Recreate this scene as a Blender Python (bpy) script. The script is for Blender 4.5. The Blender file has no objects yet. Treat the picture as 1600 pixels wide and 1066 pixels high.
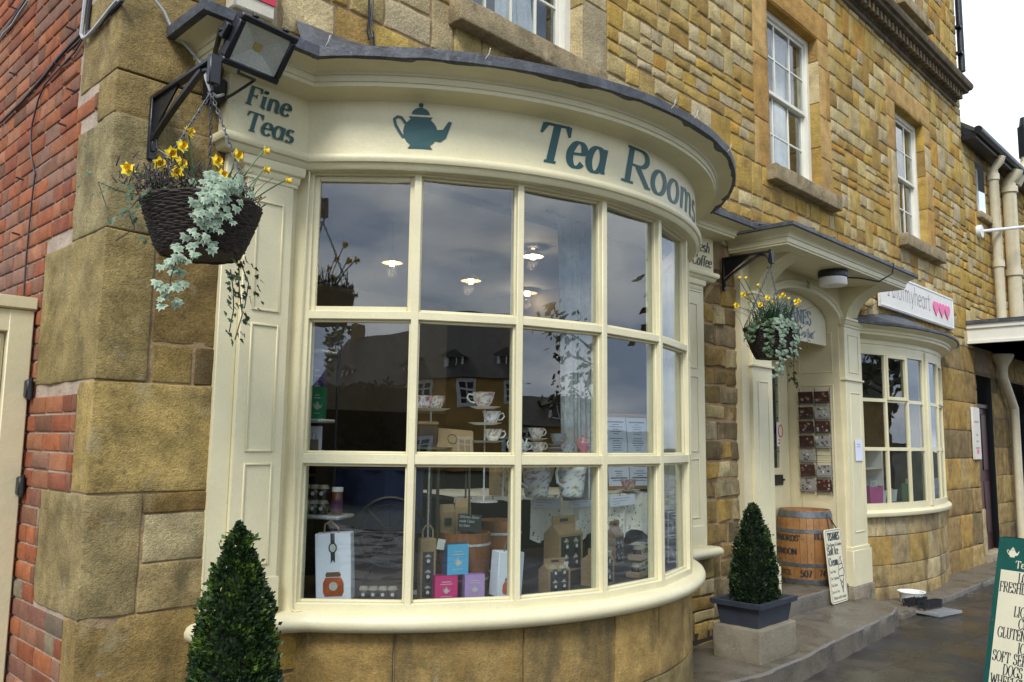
import bpy, math, random
from math import sin, cos, pi, radians as RAD, degrees as DEG, sqrt, hypot, atan2
from mathutils import Vector as V, Matrix, noise
random.seed(7)
S = bpy.context.scene
COL = S.collection
# ---------------------------------------------------------------- camera, sky, sun, exposure
CAMP = V((0, -3.2, 1.6)); FPX = 1290.3
YAW, PIT, ROL = RAD(45.82), RAD(6.966), RAD(0.70)
FWD = V((sin(YAW)*cos(PIT), cos(YAW)*cos(PIT), sin(PIT)))
_r = V((cos(YAW), -sin(YAW), 0)); _u = _r.cross(FWD)
RGT = _r*cos(ROL) + _u*sin(ROL); UPV = _u*cos(ROL) - _r*sin(ROL)
cam = bpy.data.cameras.new('camera'); camo = bpy.data.objects.new('camera', cam); COL.objects.link(camo)
cam.sensor_width = 36; cam.lens = FPX/1600*36; cam.clip_start = .05; cam.clip_end = 2000
camo.matrix_world = Matrix(((RGT.x, UPV.x, -FWD.x, CAMP.x), (RGT.y, UPV.y, -FWD.y, CAMP.y), (RGT.z, UPV.z, -FWD.z, CAMP.z), (0, 0, 0, 1)))
S.camera = camo
SUN_EL, SUN_AZ = RAD(46), RAD(238)      # azimuth clockwise from +y
w = bpy.data.worlds.new('World'); S.world = w; w.use_nodes = True
nt = w.node_tree; nt.nodes.clear()
def wn(t, **k):
    n = nt.nodes.new(t)
    for a, b in k.items(): setattr(n, a, b)
    return n
out = wn('ShaderNodeOutputWorld'); bg = wn('ShaderNodeBackground'); bg.inputs[1].default_value = .1
sky = wn('ShaderNodeTexSky', sky_type='NISHITA', sun_disc=False, sun_elevation=SUN_EL, sun_rotation=SUN_AZ, dust_density=2.0)
tc = wn('ShaderNodeTexCoord'); mp = wn('ShaderNodeMapping'); mp.inputs['Scale'].default_value = (1, 1, 2.6)
n1 = wn('ShaderNodeTexNoise'); n1.inputs['Scale'].default_value = 2.2; n1.inputs['Detail'].default_value = 7; n1.inputs['Roughness'].default_value = .55
n2 = wn('ShaderNodeTexNoise'); n2.inputs['Scale'].default_value = 4.0; n2.inputs['Detail'].default_value = 5
r1 = wn('ShaderNodeValToRGB'); r1.color_ramp.elements[0].position = .30; r1.color_ramp.elements[1].position = .50
r2 = wn('ShaderNodeValToRGB'); r2.color_ramp.elements[0].position = .40; r2.color_ramp.elements[1].position = .62
r2.color_ramp.elements[0].color = (4.4, 5.6, 7.8, 1); r2.color_ramp.elements[1].color = (11.2, 11.7, 12.4, 1)
mx = wn('ShaderNodeMix', data_type='RGBA')
L = nt.links.new
L(tc.outputs['Generated'], mp.inputs[0]); L(mp.outputs[0], n1.inputs[0]); L(mp.outputs[0], n2.inputs[0])
L(n1.outputs[0], r1.inputs[0]); L(n2.outputs[0], r2.inputs[0]); L(r1.outputs[0], mx.inputs[0]); L(sky.outputs[0], mx.inputs[6]); L(r2.outputs[0], mx.inputs[7])
L(mx.outputs[2], bg.inputs[0]); L(bg.outputs[0], out.inputs[0])
sun = bpy.data.lights.new('sun', 'SUN'); sun.energy = 2.0; sun.angle = RAD(18); sun.color = (1, .985, .95)
suno = bpy.data.objects.new('sun', sun); COL.objects.link(suno)
suno.rotation_euler = V((sin(SUN_AZ)*cos(SUN_EL), cos(SUN_AZ)*cos(SUN_EL), sin(SUN_EL))).to_track_quat('Z', 'Y').to_euler()
S.view_settings.view_transform = 'Standard'; S.view_settings.look = 'None'; S.view_settings.exposure = 0.58; S.view_settings.gamma = 1
S.cycles.max_bounces = 8; S.cycles.transparent_max_bounces = 24
# ---------------------------------------------------------------- helpers: pixels of the 1600x1066 photo to points on real planes
def ray(x, y): return FWD + RGT*((x-800)/FPX) - UPV*((y-533)/FPX)
def onY(x, y, Y): d = ray(x, y); return CAMP + d*((Y-CAMP.y)/d.y)
def onX(x, y, X): d = ray(x, y); return CAMP + d*((X-CAMP.x)/d.x)
def onZ(x, y, Z): d = ray(x, y); return CAMP + d*((Z-CAMP.z)/d.z)
BC = V((4.42, 2.28, 0))                 # centre of the bow window's circle
def onR(x, y, r, c=BC):
    d = ray(x, y); ox, oy = CAMP.x-c.x, CAMP.y-c.y
    a = d.x*d.x+d.y*d.y; b = ox*d.x+oy*d.y; q = b*b-a*(ox*ox+oy*oy-r*r)
    return CAMP + d*((-b-sqrt(max(q, 0)))/a)
def mpp(p): return (V(p)-CAMP).dot(FWD)/FPX     # metres per photo pixel at p
def bow(a, r, z): return V((BC.x+r*sin(a), BC.y-r*cos(a), z))
def nz(p, s=1.0, seed=0): return noise.noise(V(p)*s+V((seed*7.3, seed*3.1, seed*1.7)))
# ---------------------------------------------------------------- mesh builder
class MB:
    def __init__(s): s.v = []; s.f = []; s.c = []; s.m = []
    def add(s, vs, fs, col=(1, 1, 1), mi=0):
        o = len(s.v); s.v += [V(p) for p in vs]
        s.f += [tuple(o+i for i in f) for f in fs]; s.m += [mi]*len(fs)
        s.c += (list(col) if len(col) and not isinstance(col[0], (int, float)) else [tuple(col)]*len(vs))
    def grid(s, pts, col=(1, 1, 1), mi=0, flip=False, closeu=False):
        nr, nc = len(pts), len(pts[0]); fs = []
        for i in range(nr-1):
            for j in range(nc if closeu else nc-1):
                k = (j+1) % nc
                q = (i*nc+j, i*nc+k, (i+1)*nc+k, (i+1)*nc+j); fs.append(q[::-1] if flip else q)
        s.add([p for r in pts for p in r], fs, col, mi)
    def box(s, x0, x1, y0, y1, z0, z1, col=(1, 1, 1), mi=0, M=None):
        vs = [V((x, y, z)) for z in (z0, z1) for y in (y0, y1) for x in (x0, x1)]
        if M is not None: vs = [M @ p for p in vs]
        s.add(vs, [(0, 2, 3, 1), (4, 5, 7, 6), (0, 1, 5, 4), (2, 6, 7, 3), (0, 4, 6, 2), (1, 3, 7, 5)], col, mi)
    def cbox(s, x0, x1, y0, y1, z0, z1, b=.004, col=(1, 1, 1), mi=0, M=None):   # chamfered box
        b = min(b, (x1-x0)*.45, (y1-y0)*.45, (z1-z0)*.45)
        X, Y, Z = (x0, x1), (y0, y1), (z0, z1); vs = []; ix = {}
        for i in (0, 1):
            for j in (0, 1):
                for k in (0, 1):
                    sx, sy, sz = (b, -b)[i], (b, -b)[j], (b, -b)[k]
                    ix[i, j, k] = len(vs)
                    vs += [V((X[i], Y[j]+sy, Z[k]+sz)), V((X[i]+sx, Y[j], Z[k]+sz)), V((X[i]+sx, Y[j]+sy, Z[k]))]
        fs = []
        def g(i, j, k, a): return ix[i, j, k]+a
        for i in (0, 1): f = [g(i, 0, 0, 0), g(i, 1, 0, 0), g(i, 1, 1, 0), g(i, 0, 1, 0)]; fs.append(f if i else f[::-1])
        for j in (0, 1): f = [g(0, j, 0, 1), g(0, j, 1, 1), g(1, j, 1, 1), g(1, j, 0, 1)]; fs.append(f if j else f[::-1])
        for k in (0, 1): f = [g(0, 0, k, 2), g(1, 0, k, 2), g(1, 1, k, 2), g(0, 1, k, 2)]; fs.append(f if k else f[::-1])
        for j in (0, 1):
            for k in (0, 1): f = [g(0, j, k, 1), g(0, j, k, 2), g(1, j, k, 2), g(1, j, k, 1)]; fs.append(f if j == k else f[::-1])
        for i in (0, 1):
            for k in (0, 1): f = [g(i, 0, k, 2), g(i, 0, k, 0), g(i, 1, k, 0), g(i, 1, k, 2)]; fs.append(f if i == k else f[::-1])
        for i in (0, 1):
            for j in (0, 1): f = [g(i, j, 0, 0), g(i, j, 0, 1), g(i, j, 1, 1), g(i, j, 1, 0)]; fs.append(f if i == j else f[::-1])
        for i in (0, 1):
            for j in (0, 1):
                for k in (0, 1): f = [g(i, j, k, 0), g(i, j, k, 1), g(i, j, k, 2)]; fs.append(f if (i+j+k) % 2 else f[::-1])
        if M is not None: vs = [M @ p for p in vs]
        s.add(vs, fs, col, mi)
    def rbox(s, x0, x1, y0, y1, z0, z1, r=.015, st=.1, nzs=.006, col=(1, 1, 1), mi=0, seed=0, faces='xXyYzZ'):  # rough rounded block
        def ticks(a, b):
            n = max(1, int((b-2*r-a)/st)); t = [a, a+.3*r, a+r]+[a+r+(b-a-2*r)*i/n for i in range(1, n)]+[b-r, b-.3*r, b]
            return t
        lo = V((x0+r, y0+r, z0+r)); hi = V((x1-r, y1-r, z1-r))
        def push(p):
            c = V((min(max(p.x, lo.x), hi.x), min(max(p.y, lo.y), hi.y), min(max(p.z, lo.z), hi.z)))
            d = p-c
            if d.length > 1e-9: n = d.normalized(); p = c+n*r
            else: n = V((0, 0, 0))
            return p+n*(nzs*(nz(p, 6, seed)+.6*nz(p, 17, seed)))
        tx, ty, tz = ticks(x0, x1), ticks(y0, y1), ticks(z0, z1)
        for fc in faces:
            ax = fc.lower()
            if ax == 'x': g = [[V((x1 if fc == 'X' else x0, y, z)) for y in ty] for z in tz]; fl = fc == 'x'
            elif ax == 'y': g = [[V((x, y1 if fc == 'Y' else y0, z)) for x in tx] for z in tz]; fl = fc == 'Y'
            else: g = [[V((x, y, z1 if fc == 'Z' else z0)) for x in tx] for y in ty]; fl = fc == 'z'
            s.grid([[push(p) for p in row] for row in g], col, mi, flip=fl)
    def tube(s, path, r, n=8, col=(1, 1, 1), mi=0, closed=False, cap=True):
        path = [V(p) for p in path]; N = len(path); rr = r if isinstance(r, (list, tuple)) else [r]*N
        up = None; rings = []
        for i, p in enumerate(path):
            a = path[(i-1) % N] if (closed or i) else p; b = path[(i+1) % N] if (closed or i < N-1) else p
            t = (b-a).normalized() if (b-a).length > 1e-9 else V((0, 0, 1))
            if up is None: up = t.orthogonal().normalized()
            else:
                up = up-t*up.dot(t)
                up = up.normalized() if up.length > 1e-6 else t.orthogonal().normalized()
            q = t.cross(up)
            rings.append([p+(up*cos(2*pi*k/n)+q*sin(2*pi*k/n))*rr[i] for k in range(n)])
        if closed: rings.append(rings[0])
        s.grid(rings, col, mi, closeu=True)
        if cap and not closed:
            s.add(rings[0], [tuple(range(n))[::-1]], col, mi); s.add(rings[-1], [tuple(range(n))], col, mi)
    def lathe(s, prof, n=24, c=(0, 0, 0), col=(1, 1, 1), mi=0, M=None, capb=False, capt=False):
        c = V(c); rings = [[c+V((r*cos(2*pi*k/n), r*sin(2*pi*k/n), z)) for k in range(n)] for r, z in prof]
        if M is not None: rings = [[M @ p for p in q] for q in rings]
        s.grid(rings, col, mi, closeu=True)
        if capb: s.add(rings[0], [tuple(range(n))[::-1]], col, mi)
        if capt: s.add(rings[-1], [tuple(range(n))], col, mi)
    def prism(s, poly, f, d0, d1, col=(1, 1, 1), mi=0):   # polygon in (u,v) mapped by f(u,v,d), d outward
        n = len(poly); A = [f(u, v, d0) for u, v in poly]; B = [f(u, v, d1) for u, v in poly]
        s.add(A+B, [tuple(range(n))[::-1], tuple(range(n, 2*n))]+[(i, (i+1) % n, n+(i+1) % n, n+i) for i in range(n)], col, mi)
    def sweep(s, path, prof, col=(1, 1, 1), mi=0, closed_prof=False, caps=True):   # path (x,y) plan polyline, prof (outward d, z)
        P = [V((p[0], p[1])) for p in path]; N = len(P); rows = []
        for i, p in enumerate(P):
            ns = []
            if i: t = (P[i]-P[i-1]).normalized(); ns.append(V((t.y, -t.x)))
            if i < N-1: t = (P[i+1]-P[i]).normalized(); ns.append(V((t.y, -t.x)))
            m = (ns[0]+ns[-1]).normalized(); k = 1/max(.3, m.dot(ns[0]))
            rows.append([V((p.x+m.x*d*k, p.y+m.y*d*k, z)) for d, z in prof])
        s.grid(rows, col, mi, closeu=closed_prof, flip=True)
        if closed_prof and caps:
            n = len(prof); s.add(rows[0], [tuple(range(n))], col, mi); s.add(rows[-1], [tuple(range(n))[::-1]], col, mi)
    def build(s, name, mat, parent=None, world=False, ang=38, flat=False):
        me = bpy.data.meshes.new(name); o0 = ORG(parent) if (world and parent) else V((0, 0, 0))
        me.from_pydata([p-o0 for p in s.v], [], s.f)
        for m in (mat if isinstance(mat, (list, tuple)) else [mat]): me.materials.append(m)
        me.polygons.foreach_set('material_index', s.m)
        a = me.color_attributes.new('Col', 'FLOAT_COLOR', 'POINT')
        a.data.foreach_set('color', [x for c in s.c for x in (c[0], c[1], c[2], 1)])
        if not flat:
            me.polygons.foreach_set('use_smooth', [True]*len(s.f)); me.set_sharp_from_angle(angle=RAD(ang))
        me.update()
        o = bpy.data.objects.new(name, me); COL.objects.link(o)
        if parent: o.parent = parent
        return o
def ORG(o):
    p = V((0, 0, 0))
    while o: p += o.location; o = o.parent
    return p
def tag(o, label=None, cat=None, group=None, kind=None):
    for k, x in (('label', label), ('category', cat), ('group', group), ('kind', kind)):
        if x: o[k] = x
    return o
def thing(name, label, cat, loc=(0, 0, 0), rz=0, group=None, rot=None):
    o = bpy.data.objects.new(name, None); COL.objects.link(o); o.location = loc
    o.rotation_euler = rot if rot else (0, 0, rz); o.empty_display_size = .1
    return tag(o, label, cat, group)
def copy_tree(o, parent=None):
    c = o.copy(); COL.objects.link(c); c.parent = parent
    for ch in list(o.children): copy_tree(ch, c)
    return c
# ---------------------------------------------------------------- materials
def mat(name, color, rough=.6, var=.2, vs=5, bump=.0, bs=60, attr=False, spec=.5, metal=0, stain=None, fine=.12, fs=90, clear=0, emit=None, wave=0):
    m = bpy.data.materials.new(name); m.use_nodes = True; t = m.node_tree; N = t.nodes.new; K = t.links.new
    b = t.nodes['Principled BSDF']; b.inputs['Roughness'].default_value = rough; b.inputs['Metallic'].default_value = metal
    b.inputs['Specular IOR Level'].default_value = spec
    if clear: b.inputs['Coat Weight'].default_value = clear; b.inputs['Coat Roughness'].default_value = .1
    g = N('ShaderNodeNewGeometry'); pos = g.outputs['Position']
    def noi(sc, det=4, ro=.6, dist=0):
        n = N('ShaderNodeTexNoise'); n.inputs['Scale'].default_value = sc; n.inputs['Detail'].default_value = det; n.inputs['Roughness'].default_value = ro; n.inputs['Distortion'].default_value = dist
        K(pos, n.inputs['Vector']); return n.outputs[0]
    def rng(x, a, bb, c, d):
        n = N('ShaderNodeMapRange'); n.inputs[1].default_value = a; n.inputs[2].default_value = bb; n.inputs[3].default_value = c; n.inputs[4].default_value = d
        K(x, n.inputs[0]); return n.outputs[0]
    def mul(c, f):
        n = N('ShaderNodeMix'); n.data_type = 'RGBA'; n.blend_type = 'MULTIPLY'; n.inputs[0].default_value = 1
        K(c, n.inputs[6]); K(f, n.inputs[7]); return n.outputs[2]
    if attr:
        ca = N('ShaderNodeVertexColor'); ca.layer_name = 'Col'; c0 = ca.outputs[0]
        if color != (1, 1, 1):
            rg = N('ShaderNodeRGB'); rg.outputs[0].default_value = (*color, 1); c0 = mul(c0, rg.outputs[0])
    else:
        rg = N('ShaderNodeRGB'); rg.outputs[0].default_value = (*color, 1); c0 = rg.outputs[0]
    if var: c0 = mul(c0, rng(noi(vs), .3, .7, 1-var, 1+var))
    if fine: c0 = mul(c0, rng(noi(fs, 3), .3, .7, 1-fine, 1+fine))
    for st in (stain or []):    # (scale, threshold, colour, strength, stretch)
        mpn = N('ShaderNodeMapping'); mpn.inputs['Scale'].default_value = (1, 1, st[4]); K(pos, mpn.inputs[0])
        n = N('ShaderNodeTexNoise'); n.inputs['Scale'].default_value = st[0]; n.inputs['Detail'].default_value = 6; n.inputs['Roughness'].default_value = .65; K(mpn.outputs[0], n.inputs['Vector'])
        fx = rng(n.outputs[0], st[1], st[1]+.12, 0, st[3]); mxn = N('ShaderNodeMix'); mxn.data_type = 'RGBA'
        K(fx, mxn.inputs[0]); K(c0, mxn.inputs[6]); mxn.inputs[7].default_value = (*st[2], 1); c0 = mxn.outputs[2]
    K(c0, b.inputs['Base Color'])
    if bump:
        bn = N('ShaderNodeBump'); bn.inputs['Strength'].default_value = bump; bn.inputs['Distance'].default_value = .012
        ad = N('ShaderNodeMath'); ad.operation = 'ADD'; K(noi(bs, 5, .65), ad.inputs[0]); K(noi(bs*.22, 4, .6), ad.inputs[1])
        K(ad.outputs[0], bn.inputs['Height']); K(bn.outputs[0], b.inputs['Normal'])
    if emit: b.inputs['Emission Color'].default_value = (*emit[0], 1); b.inputs['Emission Strength'].default_value = emit[1]
    return m
def glass_mat(name, tint=(.93, .96, .95), wavy=.0035, f0=.10):
    m = bpy.data.materials.new(name); m.use_nodes = True; t = m.node_tree; t.nodes.clear(); N = t.nodes.new; K = t.links.new
    o = N('ShaderNodeOutputMaterial'); mxs = N('ShaderNodeMixShader'); tr = N('ShaderNodeBsdfTransparent'); gl = N('ShaderNodeBsdfGlossy')
    tr.inputs[0].default_value = (*tint, 1); gl.inputs['Roughness'].default_value = 0.0
    lw = N('ShaderNodeLayerWeight'); lw.inputs[0].default_value = .5
    p = N('ShaderNodeMath'); p.operation = 'POWER'; p.inputs[1].default_value = 5; K(lw.outputs['Facing'], p.inputs[0])
    q = N('ShaderNodeMath'); q.operation = 'MULTIPLY_ADD'; q.inputs[1].default_value = 1-f0; q.inputs[2].default_value = f0; K(p.outputs[0], q.inputs[0])
    K(q.outputs[0], mxs.inputs[0]); K(tr.outputs[0], mxs.inputs[1]); K(gl.outputs[0], mxs.inputs[2]); K(mxs.outputs[0], o.inputs[0])
    if wavy:
        g = N('ShaderNodeNewGeometry'); n = N('ShaderNodeTexNoise'); n.inputs['Scale'].default_value = 3.5; n.inputs['Detail'].default_value = 1; K(g.outputs['Position'], n.inputs['Vector'])
        bn = N('ShaderNodeBump'); bn.inputs['Strength'].default_value = wavy; bn.inputs['Distance'].default_value = .25; K(n.outputs[0], bn.inputs['Height']); K(bn.outputs[0], gl.inputs['Normal'])
    return m
M = {}
M['cream'] = mat('cream_paint', (.70, .64, .41), .40, .06, 3, .16, 40, fine=.04, stain=[(5, .66, (.45, .38, .22), .45, .3), (23, .69, (.30, .25, .14), .6, .5), (60, .74, (.16, .12, .07), .6, .8)])
M['creamd'] = mat('cream_paint_old', (.66, .585, .37), .5, .08, 3, .15, 45, fine=.03, stain=[(7, .66, (.35, .29, .16), .5, .35)])
M['stone'] = mat('limestone', (1, 1, 1), .9, .28, 5, 1.0, 40, attr=True, fine=.25, fs=70, spec=.2,
                 stain=[(9, .66, (.52, .45, .30), .45, .5), (5, .60, (.13, .095, .045), .55, .6), (7, .62, (.42, .30, .12), .5, .8), (38, .64, (.15, .10, .045), .6, 1), (22, .66, (.50, .42, .24), .5, .4)])
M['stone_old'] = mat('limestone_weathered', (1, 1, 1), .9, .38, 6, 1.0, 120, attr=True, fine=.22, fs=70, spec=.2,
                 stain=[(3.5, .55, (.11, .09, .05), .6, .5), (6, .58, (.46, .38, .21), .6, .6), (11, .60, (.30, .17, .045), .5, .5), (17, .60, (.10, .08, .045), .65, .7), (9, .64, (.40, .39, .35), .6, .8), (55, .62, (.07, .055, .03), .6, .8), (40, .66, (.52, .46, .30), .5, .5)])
M['stone_base'] = mat('limestone_damp', (1, 1, 1), .88, .35, 6, .8, 110, attr=True, fine=.2, fs=60, spec=.25,
                 stain=[(3.2, .52, (.10, .08, .042), .7, .35), (9, .58, (.36, .20, .05), .55, .25), (6, .60, (.15, .16, .06), .6, .8), (7, .62, (.44, .38, .25), .6, .3), (48, .62, (.07, .055, .03), .6, .8), (26, .66, (.50, .45, .33), .5, .5)])
M['mortar'] = mat('lime_mortar', (.33, .235, .13), .95, .2, 6, .8, 60, spec=.1)
M['mortar_grey'] = mat('grey_mortar', (.24, .19, .13), .95, .2, 6, .8, 60, spec=.1)
M['brick'] = mat('red_brick', (1, 1, 1), .85, .2, 9, .6, 60, attr=True, spec=.2, stain=[(11, .68, (.40, .27, .17), .5, .7), (20, .68, (.07, .055, .05), .55, 1), (3, .60, (.25, .13, .07), .5, .6), (14, .66, (.17, .13, .10), .5, .6)])
M['lead'] = mat('lead', (.075, .08, .09), .55, .5, 9, .5, 25, metal=.25, stain=[(14, .6, (.28, .3, .34), .6, .6)])
M['slate'] = mat('slate', (.07, .066, .06), .8, .4, 3, .5, 12)
M['sash'] = mat('white_sash_paint', (.74, .72, .62), .45, .05, 4, .06, 50, fine=.03)
M['white'] = mat('white_paint', (.78, .78, .74), .5, .04, 4, fine=.03)
M['paper'] = mat('white_paper', (.72, .75, .86), .7, .03, 8, fine=.02)
M['black'] = mat('black_iron', (.012, .013, .016), .35, .3, 12, .2, 60)
M['plastic'] = mat('black_plastic', (.015, .015, .017), .45, .2, 10)
M['green'] = mat('sign_green', (.005, .075, .075), .45, .05, 6, fine=.03)
M['darkgreen'] = mat('board_green', (.006, .085, .070), .4, .12, 6, fine=.03)
M['pale'] = mat('board_cream', (.72, .68, .50), .45, .04, 5, fine=.02)
M['ink'] = mat('dark_lettering', (.02, .025, .03), .5, 0, fine=0)
M['glass'] = glass_mat('window_glass')
M['glass_flat'] = glass_mat('display_glass', (.97, .98, .98), 0)
M['paving'] = mat('wet_tarmac', (.033, .029, .023), .28, .35, 1.6, .35, 22, stain=[(1.4, .55, (.085, .07, .05), .6, 1), (2.6, .60, (.022, .019, .016), .7, 1)])
M['flag'] = mat('stone_flags', (.125, .107, .08), .45, .35, 3, .5, 35, stain=[(3, .56, (.07, .06, .045), .7, 1), (4.5, .62, (.028, .025, .02), .85, 1), (5, .66, (.08, .10, .03), .5, 1)])
def slab_joints(m, sx, sy):      # joints between paving slabs, as dark sunk lines
    t = m.node_tree; b = t.nodes['Principled BSDF']; src = b.inputs['Base Color'].links[0].from_socket
    g = t.nodes.new('ShaderNodeNewGeometry'); mp_ = t.nodes.new('ShaderNodeMapping'); mp_.inputs['Rotation'].default_value = (0, 0, .12); t.links.new(g.outputs['Position'], mp_.inputs[0])
    k = t.nodes.new('ShaderNodeTexBrick'); k.inputs['Scale'].default_value = 1; k.inputs['Brick Width'].default_value = sx; k.inputs['Row Height'].default_value = sy; k.inputs['Mortar Size'].default_value = .010; k.inputs['Mortar Smooth'].default_value = .5
    k.inputs['Color1'].default_value = (1.15, 1.12, 1.08, 1); k.inputs['Color2'].default_value = (.75, .76, .78, 1); k.inputs['Mortar'].default_value = (.35, .33, .28, 1); t.links.new(mp_.outputs[0], k.inputs['Vector'])
    x = t.nodes.new('ShaderNodeMix'); x.data_type = 'RGBA'; x.blend_type = 'MULTIPLY'; x.inputs[0].default_value = 1; t.links.new(src, x.inputs[6]); t.links.new(k.outputs['Color'], x.inputs[7]); t.links.new(x.outputs[2], b.inputs['Base Color'])
def wet(m, sc, lo, hi):          # puddled film: roughness varies in patches
    t = m.node_tree; g = t.nodes.new('ShaderNodeNewGeometry'); n = t.nodes.new('ShaderNodeTexNoise'); n.inputs['Scale'].default_value = sc; n.inputs['Detail'].default_value = 4; t.links.new(g.outputs['Position'], n.inputs['Vector'])
    r = t.nodes.new('ShaderNodeMapRange'); r.inputs[1].default_value = .42; r.inputs[2].default_value = .58; r.inputs[3].default_value = lo; r.inputs[4].default_value = hi; t.links.new(n.outputs[0], r.inputs[0]); t.links.new(r.outputs[0], t.nodes['Principled BSDF'].inputs['Roughness'])
slab_joints(M['paving'], 1.3, .75); wet(M['paving'], 1.8, .20, .5); wet(M['flag'], 3.0, .22, .6)
M['concrete'] = mat('concrete', (.22, .19, .135), .9, .25, 5, .7, 80, fine=.3, fs=160, stain=[(5, .55, (.15, .14, .07), .6, 1)])
M['lawn'] = mat('grass_green', (.028, .036, .014), .9, .3, 2, .5, 30)
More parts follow.
